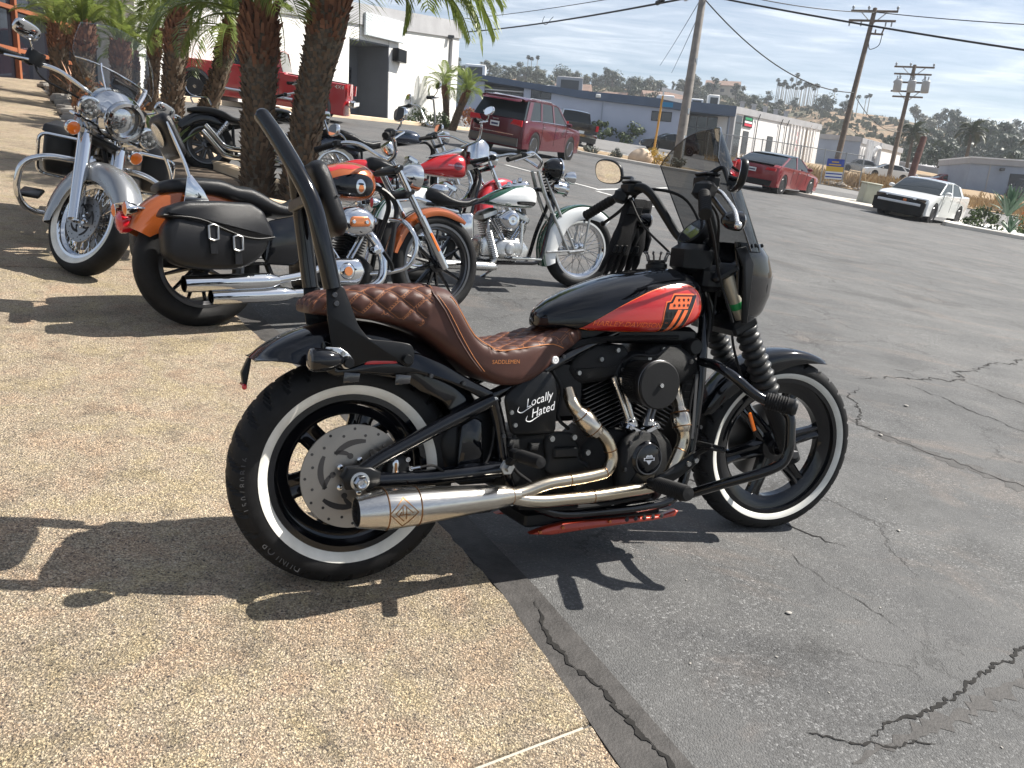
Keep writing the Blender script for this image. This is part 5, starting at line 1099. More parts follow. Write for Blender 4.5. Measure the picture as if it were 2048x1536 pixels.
# frame: backbone, downtubes, lower cradle
mb = MB()
for s in (-1, 1):
    mb.tube(bend([(.40, s*.11, .545), (.52, s*.115, .60), (.66, s*.10, .665), (.9, s*.05, .76), (1.22, 0, .84)], .08), .018, 10)
    mb.tube(bend([(1.235, s*.028, .86), (1.195, s*.085, .74), (1.188, s*.10, .60), (1.165, s*.10, .33), (1.13, s*.10, .175), (.95, s*.105, .160), (.62, s*.11, .165), (.47, s*.115, .26), (.45, s*.12, .34)], .09), .0175, 12)
mb.tube([(.45, -.13, .34), (.45, .13, .34)], .03, 12)
fr = H.P('frame', mb, 'gloss_black')
mb = MB(); mb.lathe([(.036, -.10), (.042, -.09), (.036, -.07), (.036, .07), (.042, .09), (.036, .10)], (1.250, 0, .90), (-.5, 0, .866), 18); H.P('steering_head', mb, 'gloss_black')
mb = MB(); mb.lathe([(.0, .022), (.010, .022), (.012, .006), (.022, .006), (.026, 0)], (.445, -.143, .335), (0, -1, 0), 6); H.P('pivot_bolt', mb, 'dull_metal', fr)
mb = MB(); mb.box((1.152, -.120, .50), (.012, .004, .22), bev=.001); H.P('frame_sticker', mb, 'grey_print', fr)
# dark plates behind the swingarm (oil tank, shock housing)
mb = MB(); mb.prism([(.25, .40), (.27, .47), (.40, .52), (.45, .46), (.46, .33), (.44, .27), (.33, .27), (.27, .32)], -.085, .085, .02); H.P('shock_housing', mb, 'satin_black')
mb = MB(); mb.prism([(.30, .33), (.305, .46), (.345, .485), (.375, .47), (.385, .33)], -.112, -.09, .008); H.P('splash_guard', mb, 'gloss_black')
# ---- rear fender
def fender(cx, cz, sec, a0, a1, n, thick=.003):
    rings = []
    for i in range(n+1):
        a = R(a0+(a1-a0)*i/n); s = sec(i/n); o = [(cx+r*cos(a), y, cz+r*sin(a)) for r, y in s]; inn = [(cx+(r-thick)*cos(a), y*.97, cz+(r-thick)*sin(a)) for r, y in s][::-1]; rings.append(o+inn)
    mb = MB(); mb.loft(rings); return mb
def rsec(t):
    a = 130-100*t
    ri = float(np.interp(a, [30, 40, 52, 62, 75, 90, 104, 116, 124, 130], [.335, .325, .300, .300, .290, .288, .300, .345, .385, .414]))
    top = float(np.interp(a, [30, 60, 100, 124, 130], [.430, .428, .426, .421, .417])); sh = min(1, (130-a)/10+.35)
    R_ = [(ri, .104), (max(ri, top-.10), .106), (max(ri, top-.055), .103), (max(ri, top-.026), .092), (max(ri, top-.010), .070), (top-.002, .038)]
    R_ = [(r, y*(.80+.2*sh)) for r, y in R_]; return R_+[(top, 0)]+[(r, -y) for r, y in R_[::-1]]
mb = fender(0, .323, rsec, 130, 30, 44); rf = H.P('rear_fender', mb, 'gloss_black', ang=50); bv_rf = bvh_of(mb)
mb = MB(); mb.prism([(-.287, .60), (-.270, .640), (-.262, .640), (-.268, .60), (-.274, .565), (-.281, .555)], -.018, .018, .004); H.P('plate_bracket', mb, 'satin_black', rf)
mb = MB(); mb.box((-.281, 0, .565), (.012, .06, .014), bev=.003); H.P('rear_reflector', mb, 'red_lens', rf)
# fender strut cover
mb = MB(); mb.prism([(-.072, .690), (-.062, .625), (-.02, .63), (.02, .648), (.10, .648), (.155, .672), (.242, .640), (.32, .598), (.40, .560), (.425, .545), (.43, .525), (.405, .516), (.33, .555), (.25, .588), (.16, .612), (.08, .606), (.0, .612), (-.06, .60), (-.10, .62), (-.10, .70)], -.124, -.108, .006, rnd=.02); st = H.P('fender_strut', mb, 'gloss_black')
mb = MB(); mb.prism([(-.072, .690), (-.062, .625), (.02, .648), (.10, .648), (.155, .672), (.242, .640), (.40, .560), (.43, .525), (.33, .555), (.16, .612), (.0, .612), (-.10, .62)], .108, .124, .006, rnd=.02); H.P('fender_strut', mb, 'gloss_black')
mb = MB(); mb.prism([(.010, .636), (.030, .660), (.088, .660), (.104, .640)], -.1285, -.1235, .0015); H.P('side_reflector', mb, 'red_lens', st)
bolt(H, (.402, -.124, .535), (0, -1, 0), .011, 'chrome', st); 
for x, z in ((-.025, .598), (.118, .592)): mb = MB(); mb.prism([(x-.02, z-.012), (x+.022, z-.008), (x+.026, z+.014), (x-.018, z+.018)], -.128, -.122, .001); H.P('clip_tag', mb, 'smoke_lens', st)
# ---- sissy bar: plate, uprights, pad
for s in (-1, 1):
    mb = MB(); mb.prism([(-.100, .845), (-.055, .842), (-.013, .740), (.016, .706), (.100, .700), (.135, .694), (.145, .672), (.142, .640), (.128, .628), (.10, .648), (.02, .648), (-.02, .632), (-.052, .622), (-.066, .640), (-.083, .690), (-.095, .760)], s*.139, s*.147, .002, rnd=.012); pl_ = H.P('sissy_bar_plate', mb, 'satin_black')
    if s < 0:
        for x, z in ((-.079, .818), (-.074, .796)): bolt(H, (x, -.147, z), (0, -1, 0), .0075, 'gunmetal', pl_)
        for x, z in ((-.043, .648), (.122, .653)):
            mb = MB(); mb.lathe([(0, .016), (.012, .016), (.014, .012), (.014, 0)], (x, -.147, z), (0, -1, 0), 16); H.P('docking_bolt', mb, 'satin_black', pl_)
up = [(-.085, .150, .835), (-.114, .150, .953), (-.137, .141, 1.043), (-.173, .112, 1.124), (-.212, .064, 1.205), (-.243, .024, 1.262)]
upl = [(-.078, .150, .835), (-.096, .150, .960), (-.119, .138, 1.090), (-.142, .100, 1.165), (-.190, .052, 1.226), (-.238, .018, 1.268)]
for s, pth in ((-1, [(x, -y, z) for x, y, z in up]), (1, upl)):
    mb = MB(); mb.tube(cr_path(pth, 6), [.0235, .0235, .023, .0225, .0215, .020], 16); o1 = H.P('sissy_bar_upright', mb, 'gloss_black'); mb = MB(); mb.ball(pth[-1], .0205, 14, 8); H.P('end_cap', mb, 'gloss_black', o1)
def pad(path, wid, th, n=7):
    rings = []
    for i, (x, z, nx, nz) in enumerate(path):
        t = i/(len(path)-1); e = (1-(2*t-1)**6)**.5; w = wid*(.72+.28*e); q = th*(.35+.65*e); r = []
        for k in range(20):
            a = 2*pi*k/20; y = w*np.sign(cos(a))*abs(cos(a))**.45; d = q*np.sign(sin(a))*abs(sin(a))**.6; r.append((x+nx*d, y, z+nz*d))
        rings.append(r)
    mb = MB(); mb.loft(rings); return mb
pp = []
for t in np.linspace(0, 1, 13): p = (-.120+.072*t**1.05, 1.160-.185*t); pp.append((p[0], p[1], .94, .34))
mb = pad(pp, .115, .030); bp_ = H.P('backrest_pad', mb, 'black_leather', ang=60)
mb = MB(); mb.tube([(-.078+.031*cos(a), .118*sin(a), 1.068+.012*cos(a)) for a in np.linspace(-1.35, 1.35, 20)], .0025, 6); H.P('pad_seam', mb, 'black_leather', bp_)
mb = MB(); mb.box((-.135, 0, 1.06), (.02, .3, .03), bev=.004); H.P('pad_bracket', mb, 'satin_black', bp_)
# ---- seat
sx_ = [-.130, -.122, -.095, -.06, -.02, .03, .08, .13, .18, .225, .25, .268, .285, .305, .325, .345, .37, .41, .46, .51, .56, .61, .65, .69, .715, .728]
zt_ = [.785, .802, .820, .830, .839, .846, .851, .855, .857, .856, .850, .832, .800, .765, .735, .716, .708, .708, .714, .725, .738, .750, .757, .757, .748, .725]
zb_ = [.768, .764, .762, .760, .758, .754, .748, .736, .717, .685, .665, .655, .643, .630, .617, .605, .592, .577, .576, .590, .620, .655, .680, .697, .703, .708]
hw_ = [.085, .105, .118, .124, .128, .132, .136, .140, .144, .148, .151, .153, .156, .159, .162, .165, .168, .171, .172, .168, .155, .135, .118, .100, .080, .050]
NS, NG = 230, 110
xs_d = np.linspace(0, len(sx_)-1, NS); ii = np.arange(len(sx_))
SXs, SZT, SZB, SHW = [np.interp(xs_d, ii, v) for v in (sx_, zt_, zb_, hw_)]
ker = np.array([1, 2, 3, 2, 1])/9.
def sm(v): 
    q = np.convolve(np.pad(v, 2, mode='edge'), ker, 'valid'); return q
SXs, SZT, SZB, SHW = map(sm, (SXs, SZT, SZB, SHW))
arc = np.concatenate([[0], np.cumsum(np.hypot(np.diff(SXs), np.diff(SZT)))])
V = []; UV = []
tang = np.gradient(np.c_[SXs, SZT], axis=0); tang /= np.linalg.norm(tang, axis=1)[:, None]
qp = .062; aa = np.linspace(-pi/2, 1.5*pi, 1601); ca, sa = np.cos(aa), np.sin(aa)
for i in range(NS):
    x = SXs[i]; hgt = SZT[i]-SZB[i]; zc = (SZT[i]+SZB[i])/2
    Y = SHW[i]*np.sign(ca)*np.abs(ca)**np.where(sa > 0, .42, .30); Z_ = zc+hgt/2*np.sign(sa)*np.abs(sa)**np.where(sa > 0, .55, .35)
    if .37 < x < .70: Z_ = Z_-np.where(sa > 0, .020*np.clip(1-np.abs(Y)/SHW[i]*1.02, 0, 1)**.6*(1 if x < .6 else (.70-x)/.10), 0)
    d = np.r_[0, np.cumsum(np.hypot(np.diff(Y), np.diff(Z_)))]; q = np.linspace(0, d[-1], NG, endpoint=False); Y, Z_ = np.interp(q, d, Y), np.interp(q, d, Z_)
    half = d[-1]/2; g_ = np.abs(q-half)                     # girth measured from the ridge of the seat
    ty, tz = np.roll(Y, -1)-np.roll(Y, 1), np.roll(Z_, -1)-np.roll(Z_, 1); l_ = np.hypot(ty, tz)+1e-9; ny, nz_ = tz/l_, -ty/l_
    for j in range(NG):
        y, z, g = Y[j], Z_[j], g_[j]; up = max(0, nz_[j])
        pil = x < .203-.30*max(0, SZT[i]-.015-z) and z > SZB[i]+.012 and nz_[j] > -.5
        rid = .36 < x < .705 and nz_[j] > -.3 and (SZT[i]-z) < .030+max(0, x-.55)*.35
        U_, V_, dsp = -1, 0, 0
        if pil or rid:
            ua, ub = (arc[i]*.86+g)/qp, (arc[i]*.86-g)/qp; da = abs(ua-round(ua))*qp*.70; db = abs(ub-round(ub))*qp*.70; dm = min(da, db)
            dsp = .0080*(1-math.exp(-(dm/.0085)**1.3))-.0045; U_ = dm; V_ = (ub if da < db else ua)*qp
        V.append((x-tang[i][1]*dsp*up, y+ny[j]*dsp, z+nz_[j]*dsp)); UV.append((U_, V_))
F = [(i*NG+j, i*NG+(j+1) % NG, (i+1)*NG+(j+1) % NG, (i+1)*NG+j) for i in range(NS-1) for j in range(NG)]+[tuple(range(NG))[::-1], tuple((NS-1)*NG+j for j in range(NG))]
mb = MB(); mb.add(V, F); seat = H.P('seat', mb, 'brown_leather', ang=85, uvs=UV); bv_seat = bvh_of(mb)
def seam(pts, off, r, m, par=seat):      # welt laid over the seat from points (x,z) on the right side then over the top
    mb = MB(); P = []
    for (x, y, z) in pts:
        h = bv_seat.find_nearest(Vector((x, y, z))); P.append(tuple(h[0]+h[1].normalized()*off if h[1].dot(Vector((x, y, z))-h[0]) >= 0 else h[0]-h[1].normalized()*off))
    mb.tube(P, r, 6, 2); H.P('seam', mb, m, par)
seam([(.33, -.18, .612), (.30, -.18, .66), (.262, -.18, .72), (.225, -.17, .79), (.198, -.15, .835), (.190, -.10, .87), (.188, 0, .88), (.190, .10, .87), (.2, .15, .83)], .0015, .0022, 'brown_leather')
for o in (.006,): seam([(.336+o, -.18, .612), (.306+o, -.18, .66), (.268+o, -.18, .72), (.231+o, -.17, .79), (.203+o, -.15, .835), (.196+o, -.10, .87)], .0006, .0008, 'orange_thread')
for sg in (-1, 1):
    seam([(.250, sg*.165, .848), (.272, sg*.165, .83), (.30, sg*.17, .78), (.33, sg*.175, .735), (.355, sg*.178, .712), (.40, sg*.18, .704), (.47, sg*.18, .708), (.53, sg*.178, .712), (.58, sg*.165, .70), (.63, sg*.15, .69)], .0008, .0015, 'orange_thread')
V, F = text2d('SADDLEMEN', .0165, 0, .01); H_ = decal(V*[.92, 1], F, bv_seat, lambda a, b: (.412+a, -.4, .650+b+.03*a), (0, 1, 0), .0006, 'maker_lettering', MT['orange_thread'], seat)
# ---- tank
tx = [.585, .60, .64, .70, .78, .86, .94, 1.02, 1.09, 1.14, 1.175, 1.198, 1.206]
tzt = [.790, .808, .838, .868, .900, .926, .945, .958, .960, .950, .930, .902, .875]
tzb = [.752, .748, .744, .742, .741, .741, .742, .748, .765, .788, .812, .838, .856]
tw = [.030, .062, .098, .126, .146, .158, .164, .163, .154, .134, .104, .062, .020]
rings = []; td = np.linspace(0, len(tx)-1, 60); ti = np.arange(len(tx)); TX, TT, TB, TW = [sm(np.interp(td, ti, v)) for v in (tx, tzt, tzb, tw)]
for x, t, b, w in zip(TX, TT, TB, TW):
    r = []
    for k in range(48):
        a = -pi/2+2*pi*k/48; c, s = cos(a), sin(a); zc = b+(t-b)*.34
        y = w*np.sign(c)*abs(c)**(.28 if s < 0 else .82); z = zc+((t-zc)*abs(s)**.92 if s > 0 else -(zc-b)*abs(s)**.5); r.append((x, y, z))
    rings.append(r)
mb = MB(); mb.loft(rings); tank = H.P('fuel_tank', mb, 'gloss_black', ang=60); bv_t = bvh_of(mb)
gr = [(.690, .752), (.745, .786), (.800, .818), (.860, .848), (.920, .874), (.975, .891), (1.03, .902), (1.075, .901), (1.108, .886), (1.128, .858), (1.133, .830), (1.125, .803), (1.105, .776), (1.083, .762), (1.05, .755), (.95, .7505), (.85, .748), (.74, .747)]
grc = [tuple(p[:2]) for p in cr_path([(a, b, 0) for a, b in gr+gr[:1]], 4)[:-1]]
def tank_decal(poly, sub, off, nm, m, par, shift=0): 
    V, F = poly2d(poly, sub*.55); return decal(V, F, bv_t, lambda a, b: (a, -.5, b), (0, 1, 0), off, nm, m, par)
mat('tank_red', (.46, .016, .012), .18, .25, 1, rvar=.03); mat('tank_orange', (.75, .13, .02), .25, 0, 1); mat('tank_wine', (.13, .010, .012), .18, .25, 1)
cen = np.mean(grc, axis=0); big = [tuple(cen+(np.array(p)-cen)*np.array([1.014, 1.035])) for p in grc]
tank_decal(big, .016, .0010, 'panel_outline', MT['tank_orange'], tank); pn = tank_decal(grc, .016, .0020, 'red_panel', MT['tank_red'], tank)
one_o = [(.962, .728), (1.022, .728), (1.052, .790), (1.082, .838), (1.094, .8720), (1.000, .868), (.984, .850), (.970, .826), (.972, .812), (1.015, .812), (1.020, .822), (.995, .775)]
one_o = [(.955, .728), (.995, .728), (1.062, .8725), (1.000, .870), (.980, .848), (.968, .812)]
blk = [(.956, .731), (1.030, .731), (1.102, .872), (1.004, .868), (.988, .846), (.974, .843), (.966, .814), (1.012, .816)]
tank_decal([tuple(np.array(p)+(np.array(p)-np.array([1.02, .81]))*.08) for p in blk], .014, .0032, 'number_outline', MT['tank_orange'], tank)
tank_decal(blk, .014, .0042, 'number_one', MT['gloss_black'], tank)
for (a, b) in ((.966, .982), (.994, 1.010)):
    k_ = .0; tank_decal([(a, .7315), (b, .7315), (b+.050, .822), (a+.050, .822)], .014, .0052, 'number_stripe', MT['tank_orange'], tank)
tank_decal([(.978, .822), (1.058, .826), (1.078, .866), (1.008, .863), (.994, .842), (.982, .839)], .014, .0052, 'number_stripe', MT['tank_orange'], tank)
for q, (x, z) in enumerate([(1.020, .853), (1.040, .854), (1.060, .855), (1.000, .835), (1.020, .836), (1.040, .837), (1.058, .838)]):
    sp = []
    for k in range(10): a = pi/2+k*pi/5; rr_ = .0072 if k % 2 == 0 else .003; sp.append((x+rr_*cos(a), z+rr_*sin(a)))
    tank_decal(sp, .01, .0062, 'star', MT['gloss_black'], tank)
V, F = text2d('HARLEY-DAVIDSON', .0225, .25, .012); decal(V*[1.18, 1], F, bv_t, lambda a, b: (.838+a, -.5, .7685+b), (0, 1, 0), .0032, 'tank_lettering', MT['tank_orange'], tank)
# crown-shaped filler cap
mb = MB(); mb.lathe([(0, .0), (.036, .0), (.036, .012), (.030, .016), (.030, .022), (.034, .026), (.0, .026)], (1.045, 0, .958), (-.05, 0, 1), 24); cap = H.P('filler_cap', mb, 'satin_black', tank); mb = MB()
for k in range(10):
    a = 2*pi*k/10; c, s = cos(a), sin(a); p = np.array([1.044+.030*c, .030*s, .980]); mb.tube([p, p+[.004*c, .004*s, .016], p+[.010*c, .010*s, .026]], [.0035, .0028, .0015], 6); mb.ball(p+[.011*c, .011*s, .028], .0042, 8, 6)
H.P('crown_points', mb, 'gunmetal', cap)
# ---- engine
mb = MB(); mb.prism([(.70, .20), (.72, .36), (.80, .43), (1.02, .43), (1.10, .37), (1.10, .22), (1.02, .175), (.78, .175)], -.10, .10, .02, rnd=.03); eng = H.P('crankcase', mb, 'wrinkle_black')
c1_, ax1 = cylinder_fins(H, (.868, .415), -22, .185, .150, 13, 'satin_black', 'gunmetal'); c2_, ax2 = cylinder_fins(H, (.985, .415), 26, .185, .150, 13, 'satin_black', 'gunmetal')
mb = MB(); mb.prism([(.668, .622), (.690, .662), (.716, .690), (.78, .700), (.875, .702), (.898, .676), (.900, .625), (.872, .600), (.81, .585), (.72, .574), (.690, .590)], -.098, .098, .018, rnd=.012); h1 = H.P('rocker_cover', mb, 'wrinkle_black')
mb = MB(); mb.prism([(.935, .650), (.960, .686), (1.0, .703), (1.09, .703), (1.15, .680), (1.185, .650), (1.19, .595), (1.16, .575), (1.08, .565), (.985, .590), (.945, .612)], -.098, .098, .018, rnd=.012); h2 = H.P('rocker_cover', mb, 'wrinkle_black')
for h, ps in ((h1, [(.700, .612), (.862, .622), (.780, .655), (.84, .685)]), (h2, [(1.02, .690), (1.14, .650), (1.16, .600), (.965, .66)])):
    for x, z in ps: bolt(H, (x, -.098, z), (0, -1, 0), .008, 'dull_metal', h)
# pushrod tubes + lifter blocks
for (a, b) in (((.895, .440), (.822, .600)), ((.912, .440), (.850, .600)), ((.955, .440), (1.0, .600)), ((.972, .440), (1.022, .60))):
    mb = MB(); mb.tube([(a[0], -.118, a[1]), (b[0], -.112, b[1])], .0088, 10); mb.tube([(a[0], -.118, a[1]), (a[0]+(b[0]-a[0])*.16, -.117, a[1]+.026)], .0125, 10); H.P('pushrod_tube', mb, 'gunmetal' if b[0] > .86 else 'alu', eng)
for x, s in ((.90, -1), (.965, 1)):
    mb = MB(); mb.box((x, -.118, .432), (.070, .050, .024), [[cos(.4*s), 0, sin(-.4*s)], [0, 1, 0], [sin(.4*s), 0, cos(.4*s)]], .006); mb.box((x+s*.008, -.118, .450), (.034, .036, .026), None, .007); H.P('lifter_block', mb, 'chrome', eng)
    for q in (-.022, .022): bolt(H, (x+q, -.141, .432+q*s*.4), (0, -1, 0), .0065, 'chrome', eng)
# cam cover with round emblem
mb = MB(); mb.prism([(.845, .235), (.838, .33), (.848, .39), (.885, .425), (.935, .432), (.980, .415), (1.002, .37), (1.000, .30), (.975, .245), (.93, .222), (.88, .222)], -.165, -.098, .022, rnd=.03); cc = H.P('cam_cover', mb, 'wrinkle_black')
mb = MB(); mb.lathe([(0, .012), (.046, .012), (.052, .009), (.058, 0)], (.935, -.165, .342), (0, -1, 0), 36); tm = H.P('timer_cover', mb, 'gloss_black', cc)
mb = MB(); mb.lathe([(.047, .0125), (.050, .0128), (.0505, .0095)], (.935, -.165, .342), (0, -1, 0), 36); H.P('ring', mb, 'gunmetal', tm)
def flat(txt, sz, x, y, z, nm, m, par, shear=0, sx=1, rot=0, f=False):
    V, F = text2d(txt, sz, shear); c_, s_ = cos(rot), sin(rot); mb = MB(); mb.add([(x+(v[0]*c_*sx-v[1]*s_), y, z+(v[0]*s_*sx+v[1]*c_)) for v in V], F); return H.P(nm, mb, m, par, f, smooth=False)
sh_ = [(-.013, .010), (-.008, .014), (0, .012), (.008, .014), (.013, .010), (.012, -.004), (0, -.018), (-.012, -.004)]
mb = MB(); mb.add([(.935+a, -.1776, .342+b) for a, b in sh_], [tuple(range(8))]); mb.add([(.935+a, -.1778, .342+b) for a, b in [(-.021, -.005), (.021, -.005), (.021, .005), (-.021, .005)]], [(0, 1, 2, 3)]); H.P('bar_and_shield', mb, 'sticker_white', cc, smooth=False)
mb = MB(); mb.add([(.935+a, -.17765, .342+b) for a, b in [(-.0095, .008), (.0095, .008), (.009, .0062), (-.009, .0062)]], [(0, 1, 2, 3)]); mb.add([(.935+a, -.17805, .342+b) for a, b in [(-.017, -.0028), (.017, -.0028), (.017, .0028), (-.017, .0028)]], [(0, 1, 2, 3)]); H.P('bar_and_shield_ink', mb, 'gloss_black', cc, smooth=False)
for x, z in ((.853, .31), (.853, .245), (.868, .395), (.985, .262), (.906, .425)): bolt(H, (x, -.160, z), (0, -1, 0), .007, 'gunmetal', cc)
mb = MB(); mb.box((1.145, 0, .43), (.05, .19, .34), bev=.01); oc = H.P('oil_cooler', mb, 'flat_black')
for z in np.linspace(.29, .57, 12): mb = MB(); mb.box((1.145, -.097, z), (.044, .004, .008)); H.P('cooler_fin', mb, 'satin_black', oc, smooth=False)
mb = MB(); mb.box((.655, 0, .555), (.16, .17, .20), bev=.02); H.P('dark_gap_filler', mb, 'satin_black'); mb = MB(); mb.box((.93, 0, .735), (.50, .15, .06), bev=.015); mb.box((1.16, 0, .70), (.10, .12, .12), bev=.02); H.P('under_tank_filler', mb, 'satin_black')  # dark blocks added to black out bright gaps behind the cylinder and under the tank
# transmission, side cover
mb = MB(); mb.prism([(.44, .250), (.445, .40), (.50, .425), (.62, .43), (.70, .405), (.73, .36), (.735, .27), (.66, .235), (.52, .225)], -.118, .118, .02, rnd=.02); tr_ = H.P('transmission', mb, 'wrinkle_black')
mb = MB(); mb.prism([(.572, .395), (.578, .425), (.61, .435), (.665, .432), (.682, .412), (.690, .375), (.70, .345), (.735, .335), (.745, .305), (.70, .298), (.60, .296), (.575, .318), (.582, .355)], -.142, -.112, .010, rnd=.012); tc_ = H.P('transmission_cover', mb, 'wrinkle_black', tr_)
for x, z in ((.590, .416), (.668, .418), (.612, .372), (.672, .378), (.720, .368)): bolt(H, (x, -.142, z), (0, -1, 0), .0095, 'dull_metal', tr_, h=.01)
mb = MB(); mb.box((.642, -.146, .372), (.088, .014, .036), bev=.008); H.P('dipstick_cover', mb, 'wrinkle_black', tr_)
mb = MB(); mb.prism([(.447, .395), (.455, .420), (.485, .420), (.487, .385)], -.14, -.11, .006); mb.prism([(.52, .378), (.55, .378), (.555, .402), (.525, .402)], -.14, -.11, .006); H.P('casting_lug', mb, 'wrinkle_black', tr_)
mb = MB(); mb.prism([(.425, .545), (.470, .590), (.555, .628), (.590, .610), (.604, .56), (.606, .44), (.592, .430), (.455, .430), (.442, .47)], -.145, -.128, .008, rnd=.018); sc_ = H.P('side_cover', mb, 'satin_black')
for x, z in ((.448, .500), (.462, .462)): bolt(H, (x, -.145, z), (0, -1, 0), .007, 'dull_metal', sc_)
V, F = text2d('Locally', .047, .42, 0)
def script(txt, sz, x, z, rot, m):
    V, F = text2d(txt, sz, .42); mb = MB(); mb.add([(x+v[0]*cos(rot)*.92-v[1]*sin(rot), -.1456, z+v[0]*sin(rot)*.92+v[1]*cos(rot)) for v in V], F)
    # calligraphic swash under the first letter
    w0 = -sz*len(txt)*.22; P = [(x+(w0+a)*cos(rot)-b*sin(rot), -.1457, z+(w0+a)*sin(rot)+b*cos(rot)) for a, b in ((-.012, .0), (-.02, -.012), (-.008, -.020), (.012, -.016), (.03, -.012))]
    mb.tube(P, [.0004, .0014, .0018, .0012, .0004], 5, 4); return H.P('script_lettering', mb, m, sc_, smooth=False)
script('Locally', .036, .538, .536, .30, 'sticker_white'); script('Hated', .036, .552, .504, .30, 'sticker_white')
# air cleaner
mb = MB(); mb.lathe([(.058, 0), (.062, .03), (.071, .10), (.0755, .125), (.0762, .140), (.072, .1435), (.0, .1445)], (.912, -.095, .588), (0, -1, 0), 48); ac = H.P('air_cleaner', mb, 'flat_black')
mb = MB()
for k in range(64):
    a = 2*pi*k/64; c, s = cos(a), sin(a); mb.tube([(.912+.060*c, -.10, .588+.064*s), (.912+.073*c, -.20, .588+.073*s)], .0020, 4, cap=False)
H.P('filter_pleats', mb, 'flat_black', ac); mb = MB(); mb.lathe([(.0750, .0), (.0772, .0015), (.0772, .010), (.0745, .012)], (.912, -.218, .588), (0, -1, 0), 48); H.P('filter_rim', mb, 'gunmetal', ac)
bolt(H, (.912, -.2395, .588), (0, -1, 0), .0075, 'chrome', ac)
mb = MB(); mb.lathe([(.05, 0), (.075, .0), (.085, .02), (.075, .035), (.05, .035)], (.918, -.07, .60), (0, -1, 0), 32); H.P('backing_plate', mb, 'satin_black', ac)
# ---- exhaust
rp = bend([(.655, -.115, .560), (.655, -.150, .515), (.700, -.162, .470), (.775, -.168, .415), (.800, -.170, .350), (.780, -.172, .308), (.70, -.175, .297), (.56, -.178, .288), (.49, -.182, .268), (.43, -.188, .262)], .05, 6)
mb = MB(); mb.tube(rp, .0205, 20); ex = H.P('rear_header_pipe', mb, 'brushed_steel', ang=60)
fp = bend([(1.075, -.105, .560), (1.056, -.150, .520), (1.064, -.165, .455), (1.080, -.168, .400), (1.050, -.170, .335), (1.012, -.172, .262), (.955, -.174, .250), (.72, -.180, .236), (.52, -.184, .236), (.43, -.188, .258)], .05, 6)
mb = MB(); mb.tube(fp, .0205, 20); ex2 = H.P('front_header_pipe', mb, 'brushed_steel', ang=60)
def along(path, s):
    d = np.r_[0, np.cumsum(np.linalg.norm(np.diff(path, axis=0), axis=1))]; p = np.array([np.interp(s, d, path[:, k]) for k in range(3)]); q = np.array([np.interp(s+.01, d, path[:, k]) for k in range(3)]); return p, (q-p)/np.linalg.norm(q-p), d[-1]
for path, par, s0, L in ((rp, ex, .075, .100), (fp, ex2, .075, .085)):
    p, t, _ = along(path, s0); mb = MB(); mb.lathe([(.0205, 0), (.0235, .008), (.0315, .028), (.0315, L-.022), (.0235, L-.006), (.0205, L)], p, t, 20); H.P('pipe_collector', mb, 'heat_steel', par, ang=60)
    mb = MB()
    for q in (.018, L-.02): mb.lathe([(.0312, -.002), (.0330, 0), (.0312, .002)], p+t*q, t, 20)
    H.P('weld_bead', mb, 'weld', par)
for path, par, ss in ((rp, ex, (.25, .33, .46)), (fp, ex2, (.22, .31, .62))):
    mb = MB()
    for s_ in ss: p, t, _ = along(path, s_); mb.lathe([(.0204, -.0022), (.0217, 0), (.0204, .0022)], p, t, 20)
    H.P('weld_bead', mb, 'weld', par)
mb = MB(); md = np.array([-.468, -.012, -.010]); md /= np.linalg.norm(md); m0 = np.array([.445, -.187, .262])
mb.lathe([(.021, -.02), (.024, 0), (.031, .02), (.036, .06), (.053, .300), (.0555, .385), (.0545, .395), (.0425, .458), (.041, .466), (.0375, .465), (.037, .40), (.0, .38)], m0, md, 40); mu = H.P('muffler', mb, 'brushed_steel', ang=30)
mb = MB()
for s_, r in ((.005, .0250), (.300, .0533), (.390, .0553)): mb.lathe([(r, -.0022), (r+.0016, 0), (r, .0022)], m0+md*s_, md, 40)
H.P('weld_bead', mb, 'weld', mu)
mb = MB(); mb.lathe([(.0370, .452), (.0365, .39), (0, .382)], m0+md*.001, md, 24); H.P('muffler_bore', mb, 'interior_dark', mu)
c_ = m0+md*.350; bvm = bvh_of(MB().lathe([(.036, .06), (.053, .300), (.0555, .385), (.0545, .395)], m0, md, 64))
dm_ = [(-.040, 0), (0, .039), (.040, 0), (0, -.039)]
def mdecal(pl, off, nm, m): 
    V, F = poly2d(pl, .006); return decal(V, F, bvm, lambda a, b: (c_[0]+a, -.4, c_[2]+b), (0, 1, 0), off, nm, MT[m], mu)
def strokes(L_, w): 
    for i, (a, b) in enumerate(L_):
        a, b = np.array(a), np.array(b); t = (b-a)/np.linalg.norm(b-a); n = np.array([-t[1], t[0]])*w; mdecal([tuple(a-n-t*w), tuple(b-n+t*w), tuple(b+n+t*w), tuple(a+n-t*w)], .0014, 'badge_line', 'weld')
mdecal(dm_, .0006, 'diamond_badge', 'heat_steel'); strokes([(dm_[0], dm_[1]), (dm_[1], dm_[2]), (dm_[2], dm_[3]), (dm_[3], dm_[0]), ((-.024, 0), (0, .022)), ((0, .022), (.024, 0)), ((-.024, 0), (0, -.022)), ((-.004, .018), (-.004, -.002)), ((.006, .014), (.006, -.016)), ((-.012, -.004), (.016, -.004)), ((-.008, .004), (-.014, -.006))], .0012)
mb = MB(); mb.box((.36, -.16, .235), (.06, .02, .05), bev=.004); H.P('muffler_bracket', mb, 'satin_black', mu)
